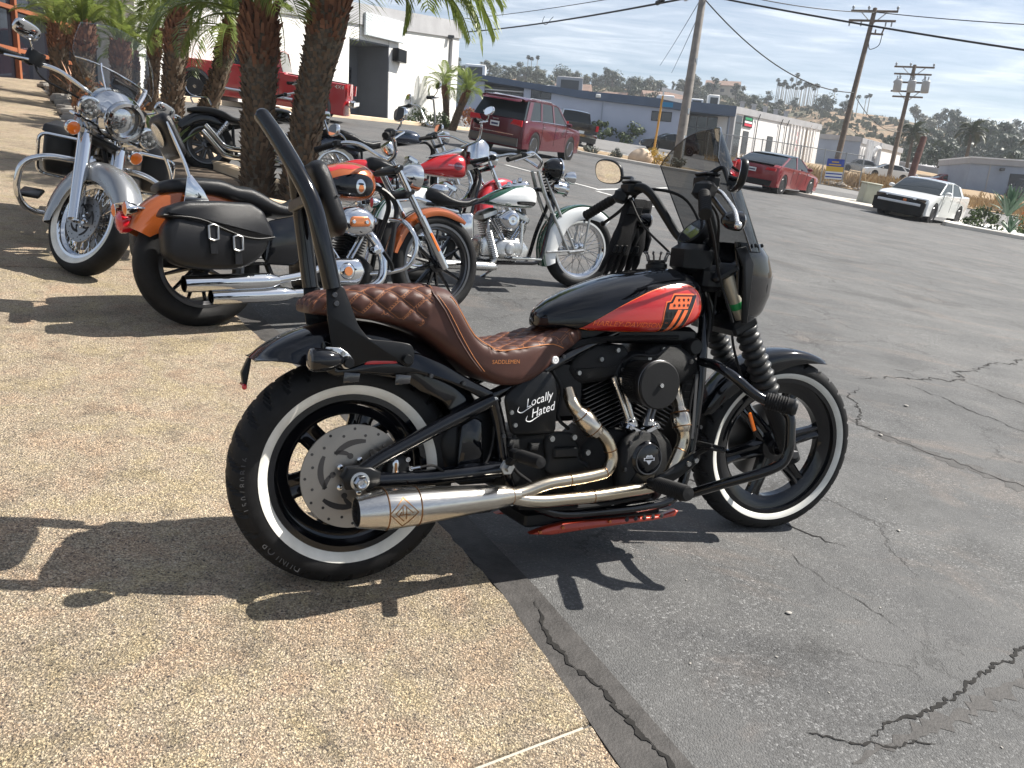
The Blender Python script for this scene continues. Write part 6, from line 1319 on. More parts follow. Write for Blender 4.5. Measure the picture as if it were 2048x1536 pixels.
# ---- rear caliper, hose
mb = MB(); mb.prism([(.085, .315), (.080, .345), (.090, .375), (.115, .385), (.145, .375), (.15, .34), (.14, .312), (.11, .305)], -.128, -.07, .008, rnd=.01); ca = H.P('brake_caliper', mb, 'satin_black')
mb = MB(); mb.prism([(.098, .322), (.096, .338), (.098, .35), (.096, .364), (.104, .374), (.113, .372), (.117, .36), (.114, .348), (.117, .334), (.112, .322)], -.133, -.127, .003); H.P('caliper_window', mb, 'chrome', ca); mb = MB(); mb.prism([(.103, .33), (.102, .362), (.106, .366), (.110, .362), (.110, .33)], -.1340, -.1332, .0002); H.P('caliper_slot', mb, 'weld', ca)
for x, z in ((.140, .372), (.142, .320), (.150, .346)): bolt(H, (x, -.128, z), (0, -1, 0), .008, 'chrome', ca)
mb = MB(); mb.tube([(.15, -.135, .346), (.175, -.14, .350)], .004, 8); H.P('banjo', mb, 'chrome', ca); mb = MB(); mb.tube([(.175, -.14, .350), (.215, -.14, .352), (.26, -.138, .325), (.32, -.135, .315), (.38, -.125, .345), (.405, -.118, .40), (.41, -.115, .46)], .0036, 8, 5); H.P('brake_hose', mb, 'rubber', ca)
# ---- rear turn signals + bracket
for s in (-1, 1):
    mb = MB(); mb.prism([(-.098, .668), (-.10, .684), (-.062, .682), (-.040, .668), (-.028, .654), (-.024, .642), (-.034, .628), (-.05, .626), (-.062, .645), (-.075, .66)], s*.150, s*.155, .001, rnd=.006); bk = H.P('signal_bracket', mb, 'alu')
    bolt(H, (-.054, s*.155, .668), (0, s, 0), .006, 'dull_metal', bk); mb = MB(); mb.lathe([(0, .022), (.012, .022), (.014, .018), (.014, 0)], (-.042, s*.155, .644), (0, s, 0), 12); H.P('docking_post', mb, 'satin_black', bk)
    mb = MB(); mb.lathe([(0, -.052), (.010, -.048), (.020, -.034), (.028, -.012), (.031, .012), (.031, .030), (.029, .033)], (-.108, s*.178, .652), (-1, 0, 0), 24); sg_ = H.P('turn_signal', mb, 'gloss_black'); mb = MB(); mb.lathe([(.029, .033), (.027, .038), (.016, .043), (0, .045)], (-.108, s*.178, .652), (-1, 0, 0), 24); H.P('signal_lens', mb, 'smoke_lens', sg_)
    mb = MB(); mb.tube([(-.085, s*.155, .672), (-.098, s*.17, .668)], .008, 8); H.P('signal_stem', mb, 'satin_black', sg_)
# ---- extra fasteners and clips along the frame and fender
for x, y, z in ((.43, -.135, .430), (.30, -.128, .585), (.20, -.128, .606), (1.19, -.105, .66), (1.18, -.122, .43), (.62, -.135, .665), (.70, -.118, .25), (.80, -.118, .235), (.56, -.122, .24), (1.05, -.118, .23)): bolt(H, (x, y, z), (0, -1, 0), .0065, 'gunmetal', fr)
for P in ([(.47, -.13, .43), (.46, -.14, .38), (.47, -.14, .33), (.52, -.135, .29), (.60, -.13, .24)], [(.60, -.11, .62), (.63, -.12, .56), (.62, -.125, .48), (.66, -.125, .44)], [(1.16, -.11, .62), (1.13, -.12, .50), (1.14, -.12, .38), (1.12, -.115, .30)], [(.86, -.105, .645), (.90, -.115, .67), (.98, -.11, .67), (1.04, -.10, .70)], [(.44, -.125, .55), (.52, -.13, .64), (.60, -.11, .685)]):
    mb = MB(); mb.tube(P, .0055, 8, 6); H.P('hose', mb, 'rubber')
# ---- pegs
def peg(p, ax, L, r, nm='foot_peg'):
    ax = np.array(ax, float); ax /= np.linalg.norm(ax); mb = MB(); mb.lathe([(0, 0), (r*.75, 0), (r, .008), (r, L-.012), (r*.85, L-.002), (0, L)], p, ax, 18); o = H.P(nm, mb, 'rubber'); mb = MB()
    for q in np.arange(.014, L-.014, .0085): mb.lathe([(r, -.0025), (r*1.07, 0), (r, .0025)], np.array(p)+ax*q, ax, 18)
    H.P('peg_ribs', mb, 'rubber', o); mb = MB(); mb.box(np.array(p)-ax*.02, (.03, .04, .03), bev=.006); H.P('peg_mount', mb, 'satin_black', o); return o
peg((.447, -.21, .385), (.0, -1, .05), .135, .0175); peg((.935, -.225, .272), (-.05, -1, .06), .165, .0235)
peg((.447, .21, .385), (.0, 1, .05), .135, .0175); peg((.935, .225, .272), (-.05, 1, .06), .165, .0235)
mb = MB(); mb.tube([(.45, -.13, .34), (.448, -.19, .378)], .014, 8); mb.tube(bend([(1.02, -.11, .20), (.99, -.17, .235), (.938, -.21, .262)], .04), .015, 8); H.P('peg_bracket', mb, 'satin_black')
mb = MB(); mb.prism([(.945, .285), (.99, .30), (1.055, .335), (1.10, .365), (1.125, .36), (1.13, .335), (1.10, .31), (1.03, .27), (.96, .248)], -.200, -.182, .006, rnd=.012); mcb = H.P('brake_pedal_arm', mb, 'satin_black')
for x, z in ((1.075, .325), (1.105, .335), (.985, .262)): bolt(H, (x, -.2, z), (0, -1, 0), .009, 'dull_metal', mcb)
mb = MB(); mb.box((1.125, -.245, .385), (.07, .075, .014), [[.97, 0, .2], [0, 1, 0], [-.2, 0, .97]], .005); mb.tube([(1.10, -.19, .345), (1.12, -.23, .38)], .009, 8); bp2 = H.P('brake_pedal', mb, 'satin_black'); mb = MB()
for q in np.linspace(-.026, .026, 6): mb.box((1.125+q, -.245, .394-q*.2), (.006, .07, .006))
H.P('pedal_ribs', mb, 'rubber', bp2)
# ---- engine guard with highway pegs
gp = bend([(1.188, -.10, .650), (1.155, -.20, .650), (1.170, -.27, .622), (1.235, -.31, .560), (1.300, -.345, .535), (1.328, -.375, .505), (1.330, -.380, .40), (1.318, -.372, .350), (1.265, -.345, .318), (1.18, -.24, .258), (1.115, -.12, .190)], .05, 5)
mb = MB(); mb.tube(gp, .0165, 14); gd = H.P('engine_guard', mb, 'gloss_black'); mb = MB(); mb.tube(gp*np.array([1, -1, 1]), .0165, 14); H.P('engine_guard', mb, 'gloss_black')
mb = MB(); mb.tube([(1.268, -.325, .548), (1.320, -.385, .535)], .026, 16); o = H.P('highway_peg', mb, 'rubber'); mb = MB()
for q in np.linspace(.1, .8, 8): mb.lathe([(.026, -.003), (.0285, 0), (.026, .003)], np.array([1.268, -.325, .548])+np.array([.052, -.06, -.013])*q, (.052, -.06, -.013), 16)
mb.lathe([(.026, 0), (.027, .008), (.02, .014), (0, .016)], (1.320, -.385, .535), (.052, -.06, -.013), 16); H.P('peg_ribs', mb, 'rubber', o)
mb = MB(); mb.lathe([(0.0262, 0), (.0275, .006), (.022, .0145), (0, .0165)], (1.3206, -.3856, .535), (.052, -.06, -.013), 16); H.P('peg_end_cap', mb, 'gaiter', o)
mb = MB(); mb.box((1.425, -.150, .455), (.012, .008, .075), [[.9, 0, -.43], [0, 1, 0], [.43, 0, .9]], .003); H.P('front_reflector', mb, 'amber', None, True)
# ---- orange belly rail
mb = MB(); mb.prism([(.545, .116), (.60, .132), (.66, .140), (.80, .139), (1.0, .133), (1.05, .133), (1.10, .147), (1.112, .145), (1.10, .126), (1.0, .119), (.80, .115), (.62, .107)], -.128, -.098, .004); be = H.P('belly_rail', mb, 'fire_orange'); mb = MB(); mb.prism([(.535, .118), (.62, .14), (1.1, .15), (1.1, .128), (.62, .108)], .098, .128, .004); H.P('belly_rail', mb, 'fire_orange')
mb = MB()
for x in (.90, .935, .97, 1.005, 1.04): mb.lathe([(0, .0006), (.0075, .0006), (.0085, 0)], (x, -.128, .1335), (0, -1, 0), 10)
H.P('rail_hole', mb, 'interior_dark', be)
for x, z in ((.575, .122), (.655, .130), (.83, .134)): bolt(H, (x, -.128, z), (0, -1, 0), .006, 'copper', be)
mb = MB(); mb.box((.80, 0, .150), (.52, .19, .05), bev=.01); H.P('oil_pan', mb, 'satin_black')
for x, z in ((.475, .222), (.60, .205), (.84, .195)): bolt(H, (x, -.122, z), (0, -1, 0), .011, 'dull_metal', fr)
mb = MB(); mb.tube([(.50, -.125, .205), (.7, -.13, .19), (.9, -.13, .20), (1.02, -.12, .215)], .008, 8, 4); H.P('lower_cable', mb, 'rubber')
# side stand on the far side
mb = MB(); mb.tube(bend([(.93, .11, .17), (.90, .22, .09), (.82, .30, .035)], .05), [.016, .014, .012], 10); mb.box((.80, .31, .014), (.07, .05, .012), bev=.004); H.P('side_stand', mb, 'satin_black')
# ---- front end
for s in (-1, 1):
    y = s*.112; mb = MB(); mb.tube([H.fk(-.035, y), H.fk(.05, y), H.fk(.30, y)], [.030, .033, .033], 20); fl = H.P('fork_leg', mb, 'satin_black', None, True)
    mb = MB(); prof = []
    for k in range(9):
        h = k*.0305; prof += [(.030+.002*(8-k)/8, h), (.040+.002*(8-k)/8, h+.008), (.0425+.002*(8-k)/8, h+.0145), (.038+.002*(8-k)/8, h+.022), (.0295, h+.0275)]
    mb.lathe(prof, H.fk(.255, y), H.u, 24); H.P('fork_gaiter', mb, 'gaiter', fl, ang=70)
    mb = MB(); mb.tube([H.fk(.50, y), H.fk(.74, y)], .0225, 16); H.P('fork_tube', mb, 'tan_tube' if s < 0 else 'satin_black', fl)
    mb = MB(); mb.tube([H.fk(.495, y), H.fk(.545, y)], .036, 16); H.P('fork_cover', mb, 'satin_black', fl)
    mb = MB(); mb.lathe([(0, .024), (.014, .024), (.018, .018), (.018, 0)], (H.wb, s*.125, H.Rf), (0, s, 0), 6); H.P('axle_end', mb, 'gunmetal', fl)
    if s < 0: mb = MB(); mb.tube([H.fk(.595, y), H.fk(.618, y)], .0245, 14); H.P('green_tape', mb, 'green_tape', fl)
mb = MB(); mb.tube([(H.wb, -.13, H.Rf), (H.wb, .13, H.Rf)], .014, 10); H.P('front_axle', mb, 'gunmetal', None, True)
for t_, th in ((.535, .045), (.735, .035)):
    mb = MB(); p = np.array(H.fk(t_, 0, -.015)); c, s = cos(H.rake), sin(H.rake); mb.box(p, (.10, .30, th), [[c, 0, -s], [0, 1, 0], [s, 0, c]], .012); H.P('triple_clamp', mb, 'satin_black', None, True)
mb = MB(); mb.prism([(1.66, .27), (1.66, .36), (1.71, .38), (1.75, .33), (1.73, .27), (1.69, .25)], .03, .09, .01); H.P('front_caliper', mb, 'satin_black', None, True)
def fsec(t):
    a = 62+(152-62)*t; ri = .330; e = sin(pi*min(1, max(0, t)))**.35
    top = .372-.006*(1-e); w = .070*(.55+.45*e)
    sd = float(np.interp(t, [0, .12, .4, .7, 1], [.362, .338, .300, .300, .335]))
    q = [(sd, w), (.345, w), (.358, w*.93), (.367, w*.72), (top-.001, w*.36)]; q = [(max(r, sd), y) for r, y in q]; return q+[(top, 0)]+[(r, -y) for r, y in q[::-1]]
mb = fender(H.wb, H.Rf, fsec, 62, 160, 36); ff = H.P('front_fender', mb, 'gloss_black', None, True, ang=50)
for s in (-1, 1): mb = MB(); mb.box(H.fk(.30, s*.082), (.05, .02, .10), [[cos(H.rake), 0, -sin(H.rake)], [0, 1, 0], [sin(H.rake), 0, cos(H.rake)]], .004); H.P('fender_bracket', mb, 'satin_black', ff)
# fairing shell and smoked screen
def fair(u, v):         # u along the height 0..1 (bottom..top), v across -1..1
    zz = .805+.262*u; s = v; wid = .165*(1-.18*(1-u)**2)+.028*u*0
    prow = float(np.interp(u, [0, .12, .35, .6, .85, 1], [1.445, 1.488, 1.510, 1.512, 1.482, 1.440]))
    back = float(np.interp(u, [0, .3, .7, 1], [1.335, 1.315, 1.290, 1.270]))
    k = abs(s)**2.4; return (prow-(prow-back)*k, s*wid*(1-.12*k)-0, zz-.012*(1-abs(s))*(1-u))
mb = MB(); nu, nv = 20, 28; V = [fair(i/nu, -1+2*j/nv) for i in range(nu+1) for j in range(nv+1)]
mb.add(V, [(i*(nv+1)+j, i*(nv+1)+j+1, (i+1)*(nv+1)+j+1, (i+1)*(nv+1)+j) for i in range(nu) for j in range(nv)]); b0 = len(V); V2 = [(x-.005, y*.97, z) for x, y, z in V]; mb.add(V2, [(i*(nv+1)+j+1, i*(nv+1)+j, (i+1)*(nv+1)+j, (i+1)*(nv+1)+j+1) for i in range(nu) for j in range(nv)])
for i in range(nu):
    for j in (0, nv): a, b = i*(nv+1)+j, (i+1)*(nv+1)+j; mb.f.append((a, b, b0+b, b0+a))
for j in range(nv):
    for i in (0, nu): a, b = i*(nv+1)+j, i*(nv+1)+j+1; mb.f.append((a, b, b0+b, b0+a))
fa = H.P('fairing', mb, 'gloss_black', None, True, ang=60)
def wsf(u, v):
    top = 1.0-.30*abs(v)**3.2; u = u*top; k = abs(v)**2.2
    x = 1.434-.215*u-.135*k-.02*u*k; z = 1.040+.395*u; y = v*(.192-.012*u+.03*u*(1-u)); return (x, y, z)
mb = MB(); nu, nv = 18, 26; V = [wsf(i/nu, -1+2*j/nv) for i in range(nu+1) for j in range(nv+1)]; mb.add(V, [(i*(nv+1)+j, i*(nv+1)+j+1, (i+1)*(nv+1)+j+1, (i+1)*(nv+1)+j) for i in range(nu) for j in range(nv)])
ws = H.P('windscreen', mb, 'smoke_screen', None, True, ang=80)
rim_ = [wsf(i/20, -1) for i in range(21)]+[wsf(1, -1+2*j/30) for j in range(1, 31)]+[wsf(1-i/20, 1) for i in range(1, 21)]; mb = MB(); mb.tube(rim_, .0022, 6); H.P('screen_edge', mb, 'smoke_lens', ws)
for v in (-.92, -.6, 0, .6, .92): p = wsf(.03, v); bolt(H, (p[0]+.002, p[1], p[2]+.01), (1, v*.8, .3), .007, 'satin_black', ws)
mb = MB(); mb.lathe([(0, -.09), (.05, -.085), (.085, -.03), (.092, .02), (.09, .05), (.084, .055)], (1.405, 0, .925), (1, 0, 0), 28); hl = H.P('headlight', mb, 'gloss_black', None, True); mb = MB(); mb.lathe([(.084, .055), (.06, .066), (0, .072)], (1.405, 0, .925), (1, 0, 0), 28); H.P('headlight_lens', mb, 'lens', hl)
for s in (-1, 1):
    mb = MB(); mb.prism([(1.262, 1.045), (1.300, .985), (1.325, .80), (1.345, .80), (1.34, 1.0), (1.30, 1.055)], s*.150, s*.160, .002); H.P('fairing_bracket', mb, 'satin_black', fa)
# risers, bars, controls
mb = MB(); 
for s in (-1, 1): mb.tube([(1.275, s*.045, .965), (1.225, s*.048, 1.035)], .024, 12)
mb.box((1.222, 0, 1.045), (.05, .15, .05), bev=.012); H.P('riser', mb, 'satin_black', None, True)
bp0 = [(1.222, 0, 1.05), (1.212, .115, 1.055), (1.105, .175, 1.215), (1.075, .215, 1.245), (1.03, .31, 1.20), (.972, .425, 1.135)]
for s in (-1, 1):
    Pq = bend([(x, s*y, z) for x, y, z in bp0], .055, 6); mb = MB(); mb.tube(Pq, .0155, 14); H.P('handlebar', mb, 'satin_black', None, True)
    g0, g1 = (1.022, s*.325, 1.192), (.968, s*.435, 1.130); lever_grip(H, 0, g0, g1, s)
    mb = MB(); mb.box((1.040, s*.292, 1.205), (.052, .062, .052), [[.87, .45*s, .2], [-.45*s, .88, -.1], [-.2, 0, .98]], .012); H.P('switchgear', mb, 'satin_black', None, True)
    mb = MB(); mb.box((1.062, s*.262, 1.232), (.055, .075, .042), None, .008); mb.box((1.062, s*.262, 1.256), (.05, .07, .01), None, .003); H.P('master_cylinder', mb, 'satin_black', None, True)
    lv = bend([(1.085, s*.268, 1.215), (1.095, s*.30, 1.205), (1.085, s*.40, 1.150), (1.055, s*.470, 1.105)], .03); mb = MB(); mb.tube(lv, [.010, .0085, .0075, .007], 10, flat=.7); mb.ball(lv[-1], .0115, 10, 8); H.P('lever', mb, 'alu' if s < 0 else 'satin_black', None, True)
    # mirrors
    c = np.array([1.035, s*.415, 1.300]); 
    if s < 0: c = np.array([1.055, -.425, 1.245])
    sp_ = [(1.062, s*.27, 1.255), (1.085, s*.31, 1.275), (1.075, s*.37, c[2]-.02), tuple(c+[.014, 0, 0])]; mb = MB(); mb.tube(sp_, [.0085, .007, .006, .006], 8, 5); mi = H.P('mirror_stem', mb, 'satin_black', None, True)
    ol = [(-.058, -.018), (-.050, .018), (-.020, .040), (.025, .046), (.052, .034), (.060, .005), (.050, -.028), (.020, -.044), (-.025, -.046), (-.050, -.036)]; ol = [(a*s, b) for a, b in ol]; olc = [tuple(p[:2]) for p in cr_path([(a, b, 0) for a, b in ol+ol[:1]], 4)[:-1]]
    MI = (BM@H.S).inverted(); cw = (BM@H.S)@Vector(c); dv = (cw-Vector((0, 0, 1.355))).normalized(); rv = ((Vector((-2.6, 1.2, .4)) if s > 0 else Vector((2.5, -1.5, .1)))-cw).normalized(); n_ = (MI.to_3x3()@(rv-dv)).normalized()
    if s < 0: n_ = Vector((-1, .30, .10)).normalized()
    uu = Vector((0, 0, 1)).cross(n_).normalized()*-1; vv = n_.cross(uu)*-1
    if vv.z < 0: vv = -vv
    mpm = lambda a, b, t: tuple(Vector(c)+uu*a+vv*b+n_*t)
    mb = MB(); mb.prism(olc, -.018, .004, .006, mp=mpm); H.P('mirror_shell', mb, 'satin_black', mi); cen = np.mean(olc, axis=0); mb = MB(); mb.prism([tuple(cen+(np.array(p)-cen)*.90) for p in olc], .0042, .0052, 0, mp=mpm); H.P('mirror_glass', mb, 'mirror', mi, smooth=False)
    # front signal lamps hanging under the controls
    mb = MB(); mb.lathe([(0, -.040), (.014, -.036), (.026, -.018), (.030, .006), (.030, .022)], (1.145, s*.305, 1.125), (1, 0, 0), 20); mb.tube([(1.07, s*.27, 1.20), (1.12, s*.295, 1.14)], .008, 8); sl_ = H.P('turn_signal', mb, 'gloss_black', None, True); mb = MB(); mb.lathe([(.030, .022), (.024, .030), (0, .034)], (1.145, s*.305, 1.125), (1, 0, 0), 20); H.P('signal_lens', mb, 'smoke_lens', sl_)
mb = MB(); mb.lathe([(0, -.03), (.05, -.028), (.062, -.01), (.064, .010), (.060, .016), (.056, .014), (0, .013)], (1.195, 0, 1.085), (-.75, 0, .66), 28); sp2 = H.P('speedometer', mb, 'satin_black', None, True); mb = MB(); mb.lathe([(.055, .0145), (0, .0150)], (1.195, 0, 1.085), (-.75, 0, .66), 28); H.P('dial_glass', mb, 'smoke_lens', sp2)
mb = MB(); mb.box((1.165, -.05, 1.00), (.11, .12, .10), bev=.02); mb.box((1.22, -.08, .94), (.08, .10, .09), bev=.02); mb.box((1.25, .06, .96), (.1, .1, .12), bev=.02); H.P('wiring_housing', mb, 'satin_black', None, True)
mb = MB(); mb.box((1.158, -.06, 1.02), (.06, .07, .02), [[.8, 0, .6], [0, 1, 0], [-.6, 0, .8]], .004); H.P('phone_clamp', mb, 'gunmetal', None, True)
for k, P in enumerate([[(1.06, .25, 1.21), (1.13, .20, 1.235), (1.22, .12, 1.20), (1.27, .05, 1.06), (1.27, .02, .9)], [(1.05, -.26, 1.20), (1.14, -.22, 1.14), (1.20, -.15, 1.04), (1.26, -.08, .90), (1.27, -.06, .72)], [(1.05, -.27, 1.19), (1.12, -.24, 1.08), (1.22, -.15, .95), (1.30, -.14, .80)], [(1.06, .26, 1.20), (1.10, .20, 1.10), (1.20, .10, .98), (1.24, .05, .85)], [(1.26, -.06, .93), (1.31, -.09, .86), (1.34, -.10, .72), (1.40, -.09, .60)]]):
    mb = MB(); mb.tube(P, .0045 if k else .0055, 8, 6); H.P('control_cable', mb, 'rubber', None, True)
mb = MB(); mb.tube([(1.235, -.03, .89), (1.215, -.09, .80), (1.20, -.10, .70)], .006, 6, 4); mb.tube([(1.0, -.02, .72), (1.15, -.06, .72), (1.22, -.06, .76)], .007, 6, 4); mb.tube([(.62, -.10, .68), (.75, -.09, .715), (.95, -.08, .725), (1.1, -.07, .73)], .009, 6, 4); mb.tube([(.64, -.09, .655), (.70, -.10, .70), (.80, -.09, .712)], .006, 6, 4); H.P('wiring_loom', mb, 'rubber')
mb = MB(); mb.box((.88, 0, .72), (.46, .10, .035), bev=.01); H.P('backbone', mb, 'satin_black'); mb = MB(); mb.lathe([(0, 0), (.028, 0), (.03, .01), (.03, .05), (.024, .06), (0, .06)], (1.155, -.045, .70), (0, -1, 0), 16); H.P('horn', mb, 'satin_black')
bolt(H, (.585, -.145, .655), (0, -1, 0), .012, 'sticker_white')
# ---- pair of gloves hung from the left grip (a thing of its own)
ge = empty('gloves', BM@H.S, 'pair of black riding gloves hanging from the left handlebar grip', 'gloves')
def glove(dx, dy, rot, seed):
    r = np.random.default_rng(seed); mb = MB(); rings = []
    for t, w, th in ((0, .043, .020), (.18, .045, .026), (.35, .041, .022), (.5, .047, .026), (.72, .052, .026), (.85, .048, .020)):
        rings.append([((w*np.sign(cos(a))*abs(cos(a))**.7)*(1+.06*r.normal()), th*sin(a)*(1+.1*r.normal()), -.215*t/.85) for a in np.linspace(0, 2*pi, 16, endpoint=False)])
    mb.loft(rings); 
    for k, (x, L, an) in enumerate(((-.037, .060, -.16), (-.013, .078, -.05), (.012, .074, .05), (.035, .055, .18))): mb.tube([(x, 0, -.205), (x+an*L*.5, .006, -.215-L*.5), (x+an*L*1.2, .012+.006*k, -.22-L)], [.0135, .013, .0085], 10)
    mb.tube([(.040, 0, -.11), (.066, .01, -.15), (.070, .015, -.20)], [.014, .0135, .009], 10)
    c, s = cos(rot), sin(rot); mb.xf(lambda p: (1.105+dx+p[0]*c+p[2]*s*.3-p[2]*.04*0+p[2]*.20, .315+dy+p[1]+p[0]*s, 1.20+p[2]*.98+p[0]*.05)); o = mb.build('glove', MT['glove'], ge)
    for q in (-.03, -.008, .014, None):
        kn = MB(); kn.box((q, -.026, -.19), (.016, .010, .03), bev=.004) if q is not None else kn.box((0, -.027, -.045), (.06, .006, .03), bev=.003)
        kn.xf(lambda p: (1.105+dx+p[0]*c+p[2]*s*.3+p[2]*.20, .315+dy+p[1]+p[0]*s, 1.20+p[2]*.98+p[0]*.05)); kn.build('knuckle_guard' if q is not None else 'cuff_tab', MT['satin_black'], o)
glove(.0, -.015, .15, 1); glove(.045, .028, -.2, 2)
# ================================================================= the other motorcycles
def profile_loft(xs, zt, zb, hw, n=40, m=28, et=.5, eb=.4, mid=.5, ez=.7):
    d = np.linspace(0, len(xs)-1, n); i = np.arange(len(xs)); X, T, B_, W_ = [sm(np.interp(d, i, v)) for v in (xs, zt, zb, hw)]; rings = []
    for x, t, b, w in zip(X, T, B_, W_):
        zc = b+(t-b)*mid; r = []
        for k in range(m):
            a = -pi/2+2*pi*k/m; c, s = cos(a), sin(a); r.append((x, w*np.sign(c)*abs(c)**(et if s > 0 else eb), zc+((t-zc) if s > 0 else (zc-b))*np.sign(s)*abs(s)**ez))
        rings.append(r)
    return MB().loft(rings)
def simple_fender(cx, cz, rt, depth, w, a0, a1, flare=None):
    def sec(t):
        e = min(1, .35+5*min(t, 1-t)); dd = depth*(.55+.45*e) if flare is None else flare(t)
        q = [(rt-dd, w), (rt-dd*.5, w*1.0), (rt-.028, w*.95), (rt-.010, w*.72), (rt-.002, w*.4)]; return q+[(rt, 0)]+[(r, -y) for r, y in q[::-1]]
    return fender(cx, cz, sec, a0, a1, 32)
def cruiser(M, label, wb, Rf, Rr, steer, fw, rw, tank, seat, engm='satin_black', finm='alu', covm='chrome', framem='satin_black', fork=True, cyl=(.40, .54, .34), rake=30, bars=None, light=True, group=None, forkm='chrome', rods=True):
    B = Bike(M, label, wb, steer, 30, Rf, Rr, rake, group=group)
    wheel(B, False, *rw[0], **rw[1]); wheel(B, True, *fw[0], **fw[1])
    if tank: tk = B.P('fuel_tank', profile_loft(*tank[0], et=.8, eb=.5, mid=.38, ez=.85), tank[1], ang=60); B.tank = tk; B.bvt = bvh_of(profile_loft(*tank[0], et=.8, eb=.5, mid=.38, ez=.85))
    if seat: B.seat = B.P('seat', profile_loft(*seat[0]), seat[1], ang=60)
    mb = MB(); zt = .62
    for s in (-1, 1):
        mb.tube(bend([(.0, s*.11, Rr), (.22, s*.115, Rr+.02), (.34, s*.11, Rr+.02)], .05), .02, 8)
        mb.tube(bend([(.02, s*.10, Rr+.26), (.30, s*.10, .58), (.55, s*.05, .66), (wb-.40, 0, .80), (wb-.30, s*.04, .70), (wb-.38, s*.09, .45), (wb-.44, s*.10, .19), (.40, s*.10, .17), (.32, s*.10, .34), (.30, s*.10, .58)], .08), .016, 8)
    fr = B.P('frame', mb, framem); B.fr = fr
    x0, x1, z0 = cyl; mb = MB(); mb.prism([(x0-.17, .19), (x0-.17, .34), (x0-.06, .38), (x1+.08, .38), (x1+.16, .30), (x1+.12, .17), (x0-.05, .165)], -.095, .095, .02, rnd=.03); cr = B.P('crankcase', mb, engm)
    for bx, an in ((x0, -22), (x1, 23)):
        cy, ax = cylinder_fins(B, (bx, .36), an, .17, .14, 10, engm, finm); e = np.array([bx, 0, .36])+ax*.205; a = R(an)
        mb = MB(); mb.box(e, (.155, .15, .075), [[cos(a), 0, sin(a)], [0, 1, 0], [-sin(a), 0, cos(a)]], .022); B.P('rocker_box', mb, covm)
        if rods:
            for q in (-.016, .014):
                mb = MB(); mb.tube([(bx+q+(.03 if an < 0 else -.03), -.108, .36), tuple(e+[q, -.098, -.03])], .0085, 8); B.P('pushrod_tube', mb, 'chrome', cr)
    mb = MB(); mb.prism([(x0-.05, .215), (x0-.06, .32), (x0, .365), (x1+.03, .365), (x1+.07, .29), (x1+.02, .205)], -.15, -.09, .02, rnd=.03); cv = B.P('cam_cover', mb, covm); B.cv = cv
    mb = MB(); mb.lathe([(0, .012), (.038, .012), (.046, .006), (.05, 0)], ((x0+x1)/2+.005, -.15, .29), (0, -1, 0), 24); B.P('timer_cover', mb, covm, cv)
    mb = MB(); mb.prism([(x0-.17, .22), (x0-.17, .36), (x0-.08, .40), (x0-.04, .22)], -.12, .12, .02, rnd=.03); B.P('gearbox', mb, engm)
    if fork:
        for s in (-1, 1):
            mb = MB(); mb.tube([B.fk(-.03, s*.10), B.fk(.04, s*.10), B.fk(.34, s*.10)], [.026, .029, .029], 14); f = B.P('fork_leg', mb, forkm, None, True); mb = MB(); mb.tube([B.fk(.34, s*.10), B.fk(.68, s*.10)], .021, 12); B.P('fork_tube', mb, 'chrome', f)
        for t in (.50, .66): mb = MB(); p = np.array(B.fk(t, 0, -.01)); c, s = cos(B.rake), sin(B.rake); mb.box(p, (.08, .25, .035), [[c, 0, -s], [0, 1, 0], [s, 0, c]], .01); B.P('triple_clamp', mb, framem, None, True)
        mb = MB(); mb.tube([(wb, -.115, Rf), (wb, .115, Rf)], .013, 8); B.P('front_axle', mb, 'chrome', None, True)
    if bars:
        for s in (-1, 1):
            P = [(x, s*y, z) for x, y, z in bars]; mb = MB(); mb.tube(bend(P, .05, 4), .0127, 10); B.P('handlebar', mb, 'chrome', None, True)
            a, b = np.array(P[-2]), np.array(P[-1]); lever_grip(B, 0, tuple(a+(b-a)*.35), tuple(b), s); mb = MB(); mb.box(a+(b-a)*.2, (.05, .055, .045), bev=.01); B.P('switchgear', mb, 'satin_black', None, True)
            mb = MB(); q = a+(b-a)*.15+[.03, 0, .01]; mb.tube([q, q+[.035, s*.04, -.005], tuple(b+[.055, 0, -.01])], [.008, .007, .006], 8); B.P('lever', mb, 'chrome', None, True)
    if light:
        p = np.array(B.fk(.55, 0, .13)); mb = MB(); mb.lathe([(0, -.10), (.04, -.095), (.075, -.05), (.085, 0), (.086, .03), (.078, .035)], p, (1, 0, -.05), 24); h = B.P('headlight', mb, covm, None, True); mb = MB(); mb.lathe([(.078, .035), (.05, .045), (0, .05)], p, (1, 0, -.05), 24); B.P('headlight_lens', mb, 'lens', h)
    mb = MB(); mb.tube(bend([(wb*.52, .10, .18), (wb*.50, .2, .09), (wb*.46, .27, .03)], .05), .013, 8); B.P('side_stand', mb, 'chrome')
    return B
def pipe(B, name, pts, r, m='chrome', rad=.07, par=None, seg=16): mb = MB(); mb.tube(bend(pts, rad, 5), r, seg); return B.P(name, mb, m, par, ang=60)
def muffler(B, p0, p1, r, m='chrome', tip='slash'):
    p0, p1 = np.array(p0), np.array(p1); L = np.linalg.norm(p1-p0); mb = MB(); mb.lathe([(r*.6, 0), (r*.95, .05), (r, .09), (r, L-.02), (r*.97, L), (r*.8, L), (r*.8, L-.1), (0, L-.1)], p0, p1-p0, 24); return B.P('muffler', mb, m, ang=40)
